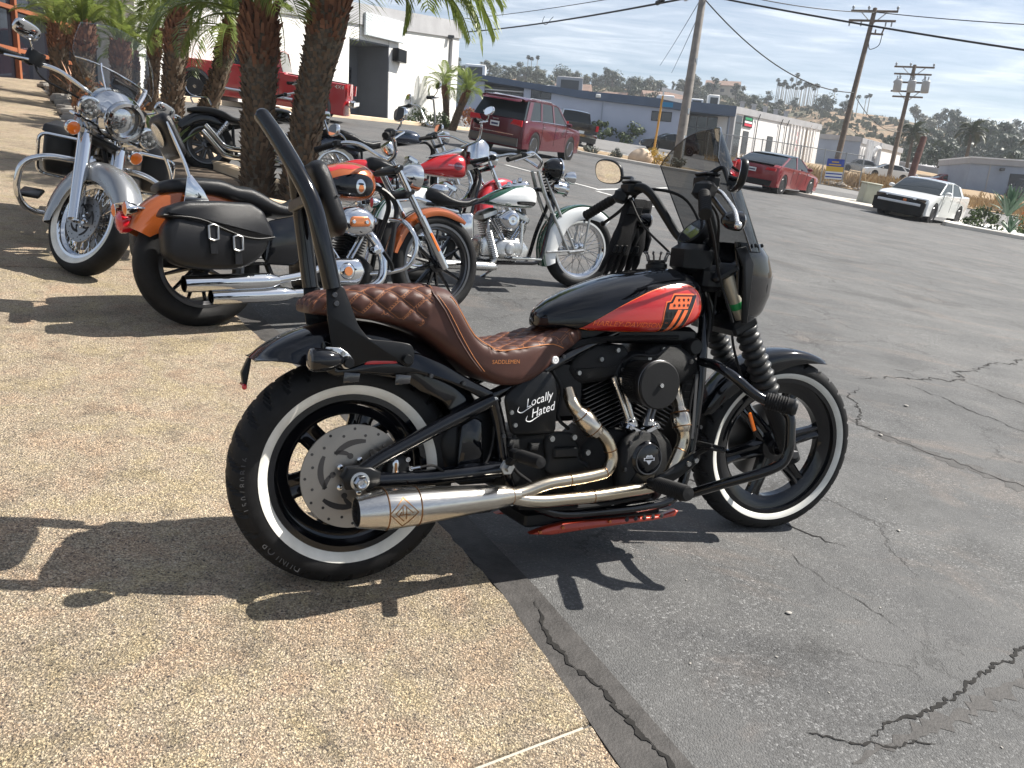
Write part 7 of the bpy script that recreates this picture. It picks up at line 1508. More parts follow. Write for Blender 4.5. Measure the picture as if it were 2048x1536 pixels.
def mirror(B, c, s, stem, m='chrome', w=.062, h=.038, n=(-1, 0, .12)):
    c = np.array(c); mb = MB(); mb.tube([stem, (np.array(stem)+c)/2+[.02, 0, .0], c], .006, 8, 5); st = B.P('mirror_stem', mb, m, None, True); n = Vector(n).normalized(); u = Vector((0, 0, 1)).cross(n).normalized(); v = n.cross(u)
    ol = [(w*np.sign(cos(a))*abs(cos(a))**.7, h*np.sign(sin(a))*abs(sin(a))**.7) for a in np.linspace(0, 2*pi, 24, endpoint=False)]; mp = lambda a, b, t: tuple(Vector(c)+u*a+v*b+n*t)
    mb = MB(); mb.prism(ol, -.02, .004, .006, mp=mp); B.P('mirror_shell', mb, m, st); mb = MB(); mb.prism([(a*.9, b*.88) for a, b in ol], .0042, .005, 0, mp=mp); B.P('mirror_glass', mb, 'mirror', st, smooth=False)
def lamp(B, p, ax, r, lens, m='chrome', f=False, nm='turn_signal', par=None):
    mb = MB(); mb.lathe([(0, -r*1.5), (r*.6, -r*1.2), (r, -r*.3), (r, r*.2), (r*.9, r*.25)], p, ax, 20); o = B.P(nm, mb, m, par, f); mb = MB(); mb.lathe([(r*.9, r*.25), (r*.6, r*.45), (0, r*.5)], p, ax, 20); B.P('lens', mb, lens, o); return o
# ------------------------------------------------ orange and black motorcycle with leather saddlebags
O = cruiser(pose(-1.674, 4.001, R(42), .24), 'copper orange and black motorcycle with black leather saddlebags and chrome air cleaner', 1.52, .330, .323, -.03,
  ((.105, .248), dict(style='thin', spokes=13, rimmat='gunmetal', spokemat='gloss_black')), ((.150, .21), dict(style='thin', spokes=13, rimmat='gunmetal', spokemat='gloss_black')),
  (([.63, .66, .72, .80, .88, .95, 1.0, 1.04, 1.06], [.80, .85, .885, .91, .925, .92, .905, .875, .84], [.76, .735, .715, .705, .70, .70, .71, .745, .79], [.03, .08, .11, .13, .14, .14, .125, .085, .03]), 'orange_paint'),
  (([-.20, -.17, -.08, .05, .13, .18, .25, .32, .40, .47, .54, .60, .63], [.72, .745, .765, .77, .765, .735, .745, .71, .66, .655, .68, .73, .74], [.69, .68, .68, .68, .665, .65, .63, .60, .585, .585, .61, .67, .71], [.06, .09, .11, .12, .125, .13, .14, .15, .155, .145, .12, .09, .05]), 'black_leather'),
  'satin_black', 'satin_black', 'chrome', bars=[(1.19, 0, .96), (1.18, .10, .99), (1.10, .20, 1.07), (1.03, .29, 1.08), (.91, .43, 1.035)], cyl=(.72, .86, .34))
def dec(B, poly, off, nm, m, sub=.015, y=-.5): V, F = poly2d([tuple(p[:2]) for p in cr_path([(a, b, 0) for a, b in list(poly)+[poly[0]]], 3)[:-1]], sub); return decal(V, F, B.bvt, lambda a, b: (a, y, b), (0, -np.sign(y), 0), off, nm, MT[m], B.tank)
dec(O, [(.655, .775), (.74, .815), (.84, .842), (.92, .848), (.975, .83), (1.0, .79), (.985, .745), (.94, .722), (.80, .718), (.68, .727)], .0012, 'black_panel', 'gloss_black')
dec(O, [(.67, .865), (.78, .895), (.88, .90), (.93, .885), (.90, .882), (.86, .872), (.80, .873), (.72, .85)], .0012, 'flame_shadow', 'red_paint')
dec(O, [(.905+.031*cos(a), .776+.042*sin(a)) for a in np.linspace(0, 2*pi, 12, endpoint=False)], .0022, 'tank_badge', 'chrome'); dec(O, [(.908+.017*cos(a), .766+.022*sin(a)) for a in np.linspace(0, 2*pi, 10, endpoint=False)], .0032, 'badge_centre', 'copper'); dec(O, [(.890, .785), (.92, .785), (.92, .795), (.89, .795)], .0034, 'badge_bar', 'gloss_black')
O.P('rear_fender', simple_fender(0, .323, .405, .15, .095, 152, 50), 'orange_paint', ang=50); mb = simple_fender(O.wb, O.Rf, .365, .055, .062, 52, 168); ffo = O.P('front_fender', mb, 'orange_paint', None, True, ang=50)
mb = simple_fender(O.wb, O.Rf, .3672, .012, .032, 52, 168); O.P('fender_stripe', mb, 'gloss_black', ffo, ang=50)
for s in (-1, 1):
    mb = MB(); mb.tube(bend([(1.13, s*.09, .60), (1.155, s*.22, .585), (1.19, s*.27, .50), (1.195, s*.28, .42), (1.15, s*.26, .31), (1.06, s*.14, .275), (.98, s*.08, .27)], .06), .0145, 10); O.P('engine_guard', mb, 'chrome')
    mb = MB(); mb.tube(cr_path([(1.005, s*.30, .30), (.975, s*.33, .34), (.93, s*.33, .40)], 3), .013, 8); O.P('foot_control', mb, 'satin_black')
    # saddlebag: body, lid, two buckled straps
    y0, y1 = s*.185, s*.315; mb = MB(); mb.prism([(-.255, .50), (-.255, .37), (-.20, .325), (-.08, .305), (.10, .305), (.20, .35), (.265, .43), (.275, .50), (.24, .56), (-.20, .575)], y0, y1, .028, rnd=.04); bag = O.P('saddlebag', mb, 'black_leather', ang=50)
    mb = MB(); mb.prism([(-.265, .555), (-.24, .600), (-.15, .632), (.0, .640), (.17, .638), (.235, .60), (.285, .49), (.287, .455), (.20, .445), (.12, .455), (.02, .49), (-.10, .535), (-.20, .545)], y0, s*.325, .022, rnd=.02); lid = O.P('saddlebag_lid', mb, 'black_leather', bag, ang=50)
    mb = MB(); mb.tube([(-.26, s*.320, .562), (-.10, s*.324, .550), (.02, s*.324, .505), (.12, s*.324, .470), (.20, s*.324, .460), (.283, s*.322, .47)], .004, 6, 4); O.P('lid_piping', mb, 'black_leather', lid)
    for x, z in ((-.035, .455), (.085, .405)):
        mb = MB(); mb.box((x, s*.326, z), (.036, .010, .15), bev=.003); sp_ = O.P('strap', mb, 'black_leather', bag); mb = MB(); q = [(x-.022, s*.333, z+.0), (x-.022, s*.333, z+.062), (x, s*.333, z+.07), (x+.022, s*.333, z+.062), (x+.022, s*.333, z), (x, s*.333, z-.008), (x-.022, s*.333, z)]; mb.tube(q, .0065, 8); O.P('buckle', mb, 'dull_metal', bag)
    mb = MB(); mb.prism([(-.10, .64), (.03, .64), (.0, .70), (-.055, .772), (-.075, .772), (-.085, .72)], s*.128, s*.136, .002); sp_ = O.P('sissy_bar_side', mb, 'chrome')
    mb = MB(); mb.tube([(-.066, s*.132, .76), (-.085, s*.12, .84), (-.15, s*.105, 1.02)], .009, 10, 3); O.P('sissy_bar_upright', mb, 'chrome')
    lamp(O, (-.36, s*.10, .595), (-1, 0, 0), .036, 'amber'); mb = MB(); mb.tube([(-.16, s*.02, .60), (-.34, s*.10, .60)], .008, 8); O.P('signal_stem', mb, 'chrome')
    mirror(O, (1.02, s*.40, 1.165), s, (1.06, s*.30, 1.085))
    mb = MB(); mb.tube([(.05, s*.14, .35), (.16, s*.14, .60)], .022, 12); mb2 = O.P('rear_shock', mb, 'gunmetal')
V, F = text2d('S', .05, .4); 
mb = MB(); mb.tube([(-.155, s*.1, 1.02) for s in (-1.05, 1.05)], .009, 8); O.P('sissy_bar_top', mb, 'chrome'); pp = [(-.075-.085*t, .86+.205*t, .93, .36) for t in np.linspace(0, 1, 11)]; bp_ = O.P('backrest_pad', pad(pp, .115, .034), 'black_leather', ang=60)
mb = MB(); mb.lathe([(0, .006), (.05, .005), (.06, 0)], (-.165, 0, .965), (-.93, 0, -.36), 24); O.P('backrest_medallion', mb, 'alu', bp_)
lamp(O, (-.36, 0, .535), (-1, 0, -.05), .055, 'red_lens', 'red_lens', nm='tail_light'); mb = MB(); mb.box((-.31, 0, .61), (.12, .15, .012), [[.96, 0, .25], [0, 1, 0], [-.25, 0, .96]], .004); O.P('plate_holder', mb, 'chrome')
mb = MB(); mb.prism([(.73, .555), (.735, .61), (.77, .645), (.84, .662), (.92, .645), (.965, .60), (.96, .53), (.92, .495), (.84, .485), (.76, .505)], -.225, -.095, .035, rnd=.03); ac = O.P('air_cleaner', mb, 'chrome', ang=60); mb = MB(); mb.prism([(.775, .565), (.785, .60), (.90, .60), (.915, .57), (.905, .545), (.785, .54)], -.229, -.222, .003, rnd=.02); O.P('air_cleaner_insert', mb, 'copper', ac)
for x in (.80, .885): bolt(O, (x, -.229, .570), (0, -1, 0), .012, 'chrome', ac)
mb = MB(); mb.lathe([(0, .003), (.026, .003), (.027, 0)], (.795, -.163, .29), (0, -1, 0), 20); O.P('cover_medallion', mb, 'copper', O.cv)
pipe(O, 'exhaust_pipe', [(.70, -.10, .50), (.68, -.15, .40), (.62, -.17, .31), (.50, -.19, .27), (.30, -.20, .24)], .022); pipe(O, 'exhaust_pipe', [(.94, -.09, .545), (.985, -.15, .47), (1.03, -.17, .36), (1.01, -.18, .235), (.90, -.18, .185), (.42, -.185, .172)], .027)
muffler(O, (.34, -.215, .245), (-.16, -.235, .235), .043); muffler(O, (.44, -.19, .172), (-.02, -.205, .165), .040)
mb = MB(); mb.prism([(.30, .33), (.33, .56), (.52, .60), (.58, .57), (.56, .42), (.48, .32)], -.135, -.115, .008, rnd=.03); O.P('side_cover', mb, 'gloss_black')
bl_ = O.fk(.16, -.13); mb = MB(); mb.box(bl_, (.018, .006, .13), [[cos(R(30)), 0, -sin(R(30))], [0, 1, 0], [sin(R(30)), 0, cos(R(30))]], .003); O.P('fork_reflector', mb, 'amber', None, True)
mb = MB(); mb.lathe([(0, .03), (.035, .028), (.045, 0), (.04, -.03), (0, -.03)], (1.17, -.02, 1.03), (-.6, 0, .8), 20); O.P('speedometer', mb, 'chrome', None, True)
mb = MB(); mb.lathe([(.02, 0), (.03, .03), (.028, .06), (0, .07)], (.96, -.14, .41), (.2, -1, .1), 16); O.P('horn_cover', mb, 'chrome')
# ------------------------------------------------ silver touring motorcycle facing the camera
S_ = cruiser(pose(-3.29, 6.06, R(-66), .10), 'silver touring motorcycle with clear windshield and chrome lamps facing the camera', 1.61, .325, .32, .70,
  ((.13, .225), dict(style='wire', spokes=60, rimmat='chrome', ww=(.232, .272), discs=((-.06, .14), (.06, .14)), seg=96)), ((.14, .21), dict(style='cast', spokes=9, rimmat='alu', seg=48)),
  (([.60, .65, .75, .88, 1.0, 1.08, 1.14, 1.17], [.80, .85, .90, .93, .93, .91, .87, .84], [.76, .74, .73, .73, .73, .74, .77, .80], [.05, .10, .15, .17, .17, .15, .10, .04]), 'silver_paint'),
  (([-.25, -.15, 0, .15, .25, .35, .5, .62], [.80, .84, .85, .83, .77, .74, .75, .76], [.74, .73, .72, .70, .66, .65, .67, .72], [.10, .15, .17, .18, .19, .19, .14, .07]), 'black_leather'), 'satin_black', 'alu', 'chrome', bars=[(1.24, 0, .98), (1.22, .12, 1.0), (1.12, .26, 1.03), (1.02, .34, 1.0), (.89, .46, .97)], cyl=(.76, .90, .34), rake=28, light=False, rods=False)
mb = simple_fender(S_.wb, S_.Rf, .362, .13, .082, 38, 205); ffs = S_.P('front_fender', mb, 'silver_paint', None, True, ang=50)
S_.P('rear_fender', simple_fender(0, .32, .40, .17, .10, 165, 45), 'silver_paint', ang=50)
mb = profile_loft([1.28, 1.30, 1.36, 1.42, 1.46, 1.475], [1.05, 1.09, 1.10, 1.085, 1.06, 1.05], [.86, .83, .80, .81, .83, .84], [.10, .15, .155, .135, .11, .10], et=.8, eb=.8, ez=.9); na = S_.P('headlamp_nacelle', mb, 'chrome', None, True, ang=60)
hp = np.array((1.475, 0, .945)); mb = MB(); mb.lathe([(.118, -.02), (.121, .0), (.115, .018), (.098, .022), (.094, .004)], hp, (1, 0, -.08), 36); hl = S_.P('headlight', mb, 'chrome', None, True); mb = MB(); mb.lathe([(.096, .002), (.06, .010), (0, .012)], hp, (1, 0, -.08), 36); S_.P('headlight_lens', mb, 'lens', hl)
mb = MB(); mb.lathe([(.094, -.05), (.07, -.06), (0, -.065)], hp, (1, 0, -.08), 30); S_.P('reflector', mb, 'gunmetal', hl)
for (y, z, r) in ((0, .045, .036), (0, -.045, .036), (.055, 0, .018), (-.055, 0, .018)): mb = MB(); mb.lathe([(r, .0), (r*.9, .02), (0, .028)], hp+[-.035, y, z], (1, 0, -.08), 20); S_.P('led_projector', mb, 'lens', hl)
mb = MB(); mb.box(hp+[-.006, 0, 0], (.006, .14, .008)); S_.P('lens_bar', mb, 'chrome', hl)
for s in (-1, 1):
    p = (1.44, s*.205, .92); mb = MB(); mb.lathe([(0, -.06), (.04, -.055), (.064, -.02), (.066, .012), (.058, .016)], p, (1, 0, -.06), 28); pa = S_.P('passing_lamp', mb, 'chrome', None, True); mb = MB(); mb.lathe([(.058, .016), (.03, .024), (0, .026)], p, (1, 0, -.06), 24); S_.P('lens', mb, 'lens', pa)
    for k in range(6): a = k*pi/3; mb = MB(); mb.lathe([(.014, 0), (.010, .008), (0, .01)], (1.446, s*.205+.03*cos(a), .92+.03*sin(a)), (1, 0, 0), 10); S_.P('led', mb, 'alu', pa)
    lamp(S_, (1.40, s*.215, .775), (1, 0, -.05), .042, 'amber', f=True)
    mb = MB(); mb.tube(bend([(1.36, s*.10, .80), (1.40, s*.20, .86), (1.41, s*.21, .86)], .04), .014, 8); mb.box((1.40, s*.16, .85), (.05, .20, .02), bev=.006); S_.P('lamp_bracket', mb, 'chrome', None, True)
    mb = MB(); mb.tube([S_.fk(-.02, s*.115), S_.fk(.50, s*.115)], [.036, .040], 18); S_.P('fork_shroud', mb, 'chrome', None, True)
    mb = MB(); mb.tube(bend([(1.16, s*.08, .60), (1.20, s*.28, .60), (1.24, s*.40, .54), (1.24, s*.42, .36), (1.19, s*.36, .24), (1.12, s*.10, .22)], .10, 6), .019, 14); S_.P('engine_guard', mb, 'chrome', ang=70)
    mb = MB(); mb.prism([(-.36, .40), (-.38, .60), (.20, .62), (.22, .42), (.12, .32), (-.26, .32)], s*.22, s*.42, .03, rnd=.04); bg_ = S_.P('saddlebag', mb, 'black_leather', ang=50); mb = MB(); mb.prism([(-.39, .60), (-.38, .66), (.18, .68), (.215, .62)], s*.215, s*.43, .02, rnd=.015); S_.P('saddlebag_lid', mb, 'black_leather', bg_)
    mb = MB(); mb.tube(bend([(.26, s*.20, .62), (.27, s*.44, .62), (.26, s*.44, .34), (.22, s*.22, .32)], .06), .012, 8); S_.P('bag_guard', mb, 'chrome')
    mirror(S_, (1.07, s*.48, 1.14), s, (1.03, s*.37, 1.03), w=.075, h=.045); mb = MB(); mb.lathe([(0, .05), (.045, .05), (.048, .045), (.048, -.03), (0, -.03)], (1.03, s*.355, 1.015), (0, 0, 1), 18); S_.P('reservoir', mb, 'satin_black', None, True)
    mb = MB(); mb.box((1.05, s*.36, .33), (.24, .12, .025), bev=.008); S_.P('footboard', mb, 'satin_black')
    mb = MB(); mb.tube([(1.03, s*.35, 1.0), (1.10, s*.30, .94), (1.28, s*.14, .93), (1.3, s*.1, .8)], .006, 8, 5); S_.P('control_cable', mb, 'rubber', None, True)
def sws(u, v): 
    t = u*(1-.20*abs(v)**2.6); w = .25+.05*sin(pi*min(1, t*1.1)); w *= (1-.38*(1-min(1, t*2.6))); return (1.42-.24*t-.13*abs(v)**2, v*w*.94, 1.00+.42*t)
mb = MB(); nu, nv = 16, 22; mb.add([sws(i/nu, -1+2*j/nv) for i in range(nu+1) for j in range(nv+1)], [(i*(nv+1)+j, i*(nv+1)+j+1, (i+1)*(nv+1)+j+1, (i+1)*(nv+1)+j) for i in range(nu) for j in range(nv)]); wsx = S_.P('windshield', mb, 'clear_screen', None, True, ang=80)
mb = MB(); mb.tube([tuple(np.array(sws(.42, v))+[.004, 0, 0]) for v in np.linspace(-1, 1, 20)], .010, 8, flat=.5); S_.P('windshield_brace', mb, 'chrome', wsx)
for v in (-.55, .55): mb = MB(); mb.tube([tuple(np.array(sws(u, v))+[.006, 0, 0]) for u in np.linspace(0, .45, 6)], .013, 8, flat=.4); S_.P('windshield_bracket', mb, 'chrome', wsx)
mb = MB(); mb.tube([sws(i/16, -1) for i in range(17)]+[sws(1, -1+2*j/22) for j in range(1, 23)]+[sws(1-i/16, 1) for i in range(1, 17)], .0025, 6); S_.P('windshield_edge', mb, 'clear_screen', wsx)
mb = MB(); mb.box((1.33, 0, 1.12), (.03, .17, .06), bev=.012); S_.P('windshield_bag', mb, 'black_leather', wsx)
pipe(S_, 'exhaust_pipe', [(.98, -.09, .52), (1.05, -.15, .42), (1.0, -.17, .26), (.80, -.18, .22), (.30, -.20, .22)], .025); muffler(S_, (.3, -.22, .22), (-.42, -.26, .22), .048)
# ------------------------------------------------ white and green vintage motorcycle
G = cruiser(pose(-.80, 5.86, R(31), .20), 'white and dark green vintage motorcycle with springer fork and teardrop air cleaner', 1.50, .325, .325, -.10,
  ((.125, .235), dict(style='wire', spokes=40, rimmat='chrome', seg=96)), ((.125, .22), dict(style='wire', spokes=40, rimmat='chrome')),
  (([.50, .56, .66, .78, .88, .96, 1.0, 1.02], [.655, .69, .745, .785, .805, .80, .775, .74], [.635, .63, .625, .62, .62, .625, .65, .70], [.03, .06, .10, .125, .135, .125, .08, .03]), 'green_paint'),
  (([-.02, .05, .12, .20, .28, .36, .43, .50], [.66, .71, .70, .655, .635, .64, .665, .665], [.60, .585, .575, .575, .58, .595, .63, .645], [.06, .12, .15, .165, .165, .14, .10, .05]), 'black_leather'), 'alu', 'dull_metal', 'dull_metal', 'gloss_black', False, (.66, .80, .32), 28, [(1.05, 0, .96), (1.03, .10, 1.0), (.90, .17, 1.06), (.80, .27, 1.03), (.60, .37, .965)], light=False)
dec(G, [(.57, .650), (.68, .712), (.80, .770), (.92, .790), (.985, .765), (1.0, .70), (.985, .650), (.94, .634), (.80, .632), (.66, .634)], .0012, 'white_panel', 'white_paint')
V, F = text2d('HARLEY-DAVIDSON', .016, .1, .02); dec(G, [(.80, .642), (.965, .645), (.965, .672), (.80, .665)], .0022, 'tank_badge', 'gloss_black'); decal(V*[1.0, 1], F, G.bvt, lambda a, b: (.884+a*.9, -.5, .656+b), (0, 1, 0), .004, 'badge_lettering', MT['chrome'], G.tank)
mb = MB(); mb.prism([(.70, .765), (.76, .80), (.90, .835), (.955, .825), (.94, .79), (.80, .775)], -.045, .045, .012); da = G.P('tank_dash', mb, 'chrome', ang=50)
for x in (.76, .81, .86): mb = MB(); mb.lathe([(0, .03), (.014, .028), (.018, .01), (.018, 0)], (x, -.03, .79+(x-.76)*.4), (0, 0, 1), 12); G.P('filler_knob', mb, 'chrome', da)
def gfl(t): return float(np.interp(t, [0, .15, .5, .75, 1], [.08, .105, .13, .15, .09]))
mb = simple_fender(G.wb, G.Rf, .375, .1, .085, 48, 205, gfl); gf = G.P('front_fender', mb, 'white_paint', None, True, ang=50); mb = simple_fender(G.wb, G.Rf, .3785, .012, .070, 48, 205); G.P('fender_crown', mb, 'green_paint', gf, ang=50)
mb = simple_fender(0, .325, .385, .1, .09, 160, 42, lambda t: float(np.interp(t, [0, .2, .6, 1], [.10, .16, .17, .10]))); gr2 = G.P('rear_fender', mb, 'white_paint', ang=50); mb = simple_fender(0, .325, .3885, .012, .070, 160, 42); G.P('fender_crown', mb, 'green_paint', gr2, ang=50)
mb = MB(); mb.prism([(-.20, .60), (-.05, .63), (.08, .60), (.20, .565), (.30, .555), (.30, .535), (.19, .54), (.06, .575), (-.06, .60), (-.2, .575)], -.108, -.098, .003); G.P('fender_strut', mb, 'chrome')
for s in (-1, 1):
    mb = MB(); mb.tube([(1.02, s*.055, .93), (1.10, s*.07, .74), (1.36, s*.085, .30)], [.015, .017, .012], 10); sl = G.P('springer_leg', mb, 'dull_metal', None, True); mb = MB(); mb.tube([(1.10, s*.05, .88), (1.20, s*.06, .70), (1.41, s*.085, .33)], [.010, .013, .010], 10); G.P('springer_leg', mb, 'dull_metal', None, True)
    mb = MB(); mb.tube([(1.36, s*.085, .30), (1.5, s*.085, .325)], .018, 8); G.P('fork_rocker', mb, 'dull_metal', None, True); mb = MB(); mb.tube([(1.50, s*.09, .33), (1.535, s*.09, .655)], .010, 8); mb.tube([(1.50, s*.09, .325), (1.15, s*.088, .29)], .009, 8); G.P('fender_stay', mb, 'dull_metal', None, True)
    mb = MB()
    for k in range(10): mb.lathe([(.018, 0), (.025, .006), (.018, .012)], (1.11-.022*k*.3+.07, s*.03, .72+.024*k), (-.35, 0, .94), 12)
    G.P('fork_spring', mb, 'satin_black', None, True)
p = (1.20, 0, .96); mb = MB(); mb.lathe([(0, -.10), (.05, -.09), (.085, -.04), (.092, .01), (.085, .03)], p, (1, 0, 0), 24); hl = G.P('headlight', mb, 'gloss_black', None, True); mb = MB(); mb.lathe([(.085, .03), (.095, .025), (.095, .04), (.05, .05), (0, .052)], p, (1, 0, 0), 24); G.P('headlight_rim', mb, 'chrome', hl)
mb = MB(); mb.lathe([(0, -.05), (.03, -.045), (.055, -.01), (.05, .06), (.065, .08)], (1.24, 0, .82), (1, 0, -.1), 20); G.P('horn', mb, 'chrome', None, True); lamp(G, (1.30, -.13, .90), (1, 0, 0), .05, 'lens', f=True, nm='spot_lamp'); lamp(G, (1.30, .13, .90), (1, 0, 0), .05, 'lens', f=True, nm='spot_lamp')
mb = MB(); mb.prism([(.60, .525), (.66, .565), (.72, .60), (.775, .585), (.805, .54), (.80, .48), (.76, .435), (.70, .43), (.65, .47)], -.185, -.10, .025, rnd=.03); ag = G.P('air_cleaner', mb, 'chrome', ang=60); mb = MB(); mb.lathe([(.045, 0), (.04, .008), (.025, .004), (0, .012)], (.725, -.185, .515), (0, -1, 0), 24); G.P('air_cleaner_dome', mb, 'chrome', ag)
mb = MB(); mb.box((.80, -.25, .225), (.28, .13, .022), bev=.008); G.P('footboard', mb, 'chrome'); mb = MB(); mb.prism([(.24, .34), (.23, .54), (.42, .55), (.44, .34)], -.115, -.03, .02, rnd=.03); G.P('oil_tank', mb, 'chrome')
pipe(G, 'exhaust_pipe', [(.58, -.06, .50), (.54, -.12, .40), (.62, -.14, .20), (.55, -.15, .15), (.20, -.16, .15)], .021, 'dull_metal'); muffler(G, (.62, -.15, .145), (.02, -.17, .15), .036, 'alu')
mb = MB()
for k in range(14): q = k/13; mb.lathe([(.026, 0), (.030, .006), (.026, .012)], (.545+.06*q, -.13-.012*q, .42-.19*q), (.3, 0, -.95), 12)
G.P('flex_pipe', mb, 'alu'); mb = MB(); mb.tube([(.85, -.12, .30), (.85, -.12, .50)], .018, 10); G.P('generator', mb, 'alu')
lamp(G, (-.36, 0, .56), (-1, 0, 0), .04, 'red_lens', nm='tail_light')
# ------------------------------------------------ red vintage motorcycle behind it
RD = cruiser(pose(-1.52, 7.25, R(29), .20), 'red vintage motorcycle with chrome dash and pale fork, behind the green and white one', 1.50, .33, .325, .35,
  ((.125, .22), dict(style='wire', spokes=36, rimmat='chrome')), ((.125, .22), dict(style='wire', spokes=36, rimmat='chrome')),
  (([.46, .54, .66, .80, .90, .98, 1.02, 1.035], [.67, .72, .80, .855, .875, .865, .83, .78], [.655, .65, .64, .635, .635, .64, .67, .72], [.03, .06, .105, .135, .145, .13, .08, .03]), 'red_paint'),
  (([-.02, .05, .14, .24, .34, .44], [.68, .74, .73, .69, .68, .69], [.62, .61, .60, .60, .61, .64], [.06, .12, .15, .165, .14, .08]), 'black_leather'), 'alu', 'dull_metal', 'chrome', 'gloss_black', True, (.64, .78, .32), 30, [(1.12, 0, .98), (1.10, .10, 1.02), (1.02, .22, 1.10), (.92, .30, 1.10), (.76, .40, 1.06)])
V, F = text2d('HARLEY-DAVIDSON', .022, 0, .02); decal(V*[.85, 1], F, RD.bvt, lambda a, b: (.88+a, -.5, .745+b), (0, 1, 0), .003, 'tank_lettering', MT['chrome'], RD.tank); dec(RD, [(.90+.045*cos(a), .742+.038*sin(a)) for a in np.linspace(0, 2*pi, 12, endpoint=False)], .0012, 'tank_badge', 'maroon_paint')
mb = MB(); mb.prism([(.62, .80), (.72, .85), (.92, .93), (1.0, .92), (.96, .87), (.78, .83)], -.05, .05, .012); RD.P('tank_dash', mb, 'chrome', ang=50)
RD.P('rear_fender', simple_fender(0, .325, .385, .16, .09, 160, 42), 'red_paint', ang=50); RD.P('front_fender', simple_fender(RD.wb, RD.Rf, .375, .15, .08, 45, 190), 'red_paint', None, True, ang=50)
mb = MB(); mb.prism([(1.02, .80), (1.04, .98), (1.14, 1.02), (1.22, .96), (1.20, .78), (1.10, .74)], -.13, .13, .02, rnd=.03); nc = RD.P('fork_nacelle', mb, 'chrome', None, True, ang=50)
mirror(RD, (.98, -.36, 1.20), -1, (1.0, -.28, 1.11)); mirror(RD, (.98, .36, 1.20), 1, (1.0, .28, 1.11))
mb = MB(); mb.prism([(.60, .50), (.66, .56), (.78, .56), (.82, .50), (.76, .44), (.66, .43)], -.17, -.10, .02, rnd=.03); RD.P('air_cleaner', mb, 'chrome', ang=60); muffler(RD, (.5, -.16, .16), (-.15, -.18, .17), .04)
# ------------------------------------------------ dark motorcycle behind the palms, and the blue one with tall bars
D1 = cruiser(pose(-4.02, 9.84, R(22), .20), 'black motorcycle with twin chrome exhausts parked behind the palm trunks', 1.60, .33, .325, .1,
  ((.11, .24), dict(style='cast', spokes=9, rimmat='alu')), ((.15, .215), dict(style='cast', spokes=9, rimmat='gunmetal')),
  (([.56, .62, .72, .86, .96, 1.04, 1.08], [.77, .83, .88, .90, .89, .85, .80], [.74, .73, .72, .72, .72, .74, .77], [.04, .09, .13, .145, .14, .10, .03]), 'gloss_black'),
  (([-.24, -.1, .05, .2, .3, .42, .55], [.73, .77, .78, .75, .70, .69, .72], [.69, .68, .68, .65, .62, .61, .66], [.07, .12, .14, .15, .16, .15, .08]), 'black_leather'), 'satin_black', 'alu', 'chrome', bars=[(1.22, 0, .98), (1.20, .1, 1.04), (1.10, .24, 1.18), (1.0, .32, 1.16), (.86, .42, 1.12)], cyl=(.74, .88, .34))
D1.P('rear_fender', simple_fender(0, .325, .40, .15, .095, 150, 40), 'gloss_black', ang=50); D1.P('front_fender', simple_fender(D1.wb, D1.Rf, .365, .08, .07, 55, 165), 'gloss_black', None, True, ang=50)
for k, (z, y) in enumerate(((.30, -.19), (.20, -.20))): pipe(D1, 'exhaust_pipe', [(.92-.2*k, -.09, .50), (.98-.1*k, -.16, .40), (.90, y, z), (.30, y, z), (.20, y, z+.02), (.02-.03*k, y-.03, z+.20+.03*k), (-.02-.03*k, y-.03, z+.24+.03*k)], .034, 'chrome', .08)
for s in (-1, 1): mb = MB(); mb.tube([(.06, s*.14, .37), (.24, s*.14, .62)], .03, 12); sk = D1.P('rear_shock', mb, 'chrome'); mb = MB(); [mb.lathe([(.03, 0), (.036, .006), (.03, .012)], (.06+.018*k, s*.14, .37+.025*k), (.58, 0, .81), 12) for k in range(9)]; D1.P('shock_spring', mb, 'gunmetal', sk)
mb = MB(); mb.tube(bend([(-.16, -.10, .78), (-.20, -.10, .86), (.0, -.10, .88), (.04, -.10, .80)], .03), .010, 8); D1.P('grab_rail', mb, 'chrome'); lamp(D1, (-.36, 0, .60), (-1, 0, 0), .045, 'red_lens', nm='tail_light')
mb = MB(); nu = 8; mb.add([(1.26-.16*i/8-.08*abs(-1+2*j/8)**2, .2*(-1+2*j/8), 1.02+.30*i/8) for i in range(9) for j in range(9)], [(i*9+j, i*9+j+1, (i+1)*9+j+1, (i+1)*9+j) for i in range(8) for j in range(8)]); D1.P('windshield', mb, 'clear_screen', None, True)
lamp(D1, (1.34, -.16, .92), (1, 0, 0), .05, 'lens', f=True, nm='passing_lamp'); mirror(D1, (1.04, -.40, 1.32), -1, (1.02, -.32, 1.18), 'satin_black')
D2 = cruiser(pose(-2.35, 9.55, R(28), .18), 'dark blue motorcycle with tall bars and chrome sissy bar behind the orange one', 1.58, .34, .325, .1,
  ((.10, .255), dict(style='wire', spokes=40, rimmat='chrome')), ((.14, .215), dict(style='wire', spokes=40, rimmat='chrome', ww=(.225, .27))),
  (([.60, .66, .76, .90, 1.0, 1.06, 1.09], [.78, .84, .89, .91, .90, .86, .81], [.75, .74, .73, .73, .74, .76, .79], [.04, .09, .13, .145, .13, .09, .03]), 'dark_blue'),
  (([-.22, -.1, .05, .2, .3, .42, .55], [.75, .79, .80, .76, .71, .70, .73], [.70, .69, .68, .65, .62, .61, .66], [.07, .12, .14, .15, .16, .15, .08]), 'black_leather'), 'satin_black', 'alu', 'chrome', bars=[(1.24, 0, 1.0), (1.22, .12, 1.03), (1.14, .20, 1.26), (1.08, .30, 1.28), (.95, .42, 1.24)], cyl=(.76, .90, .34))
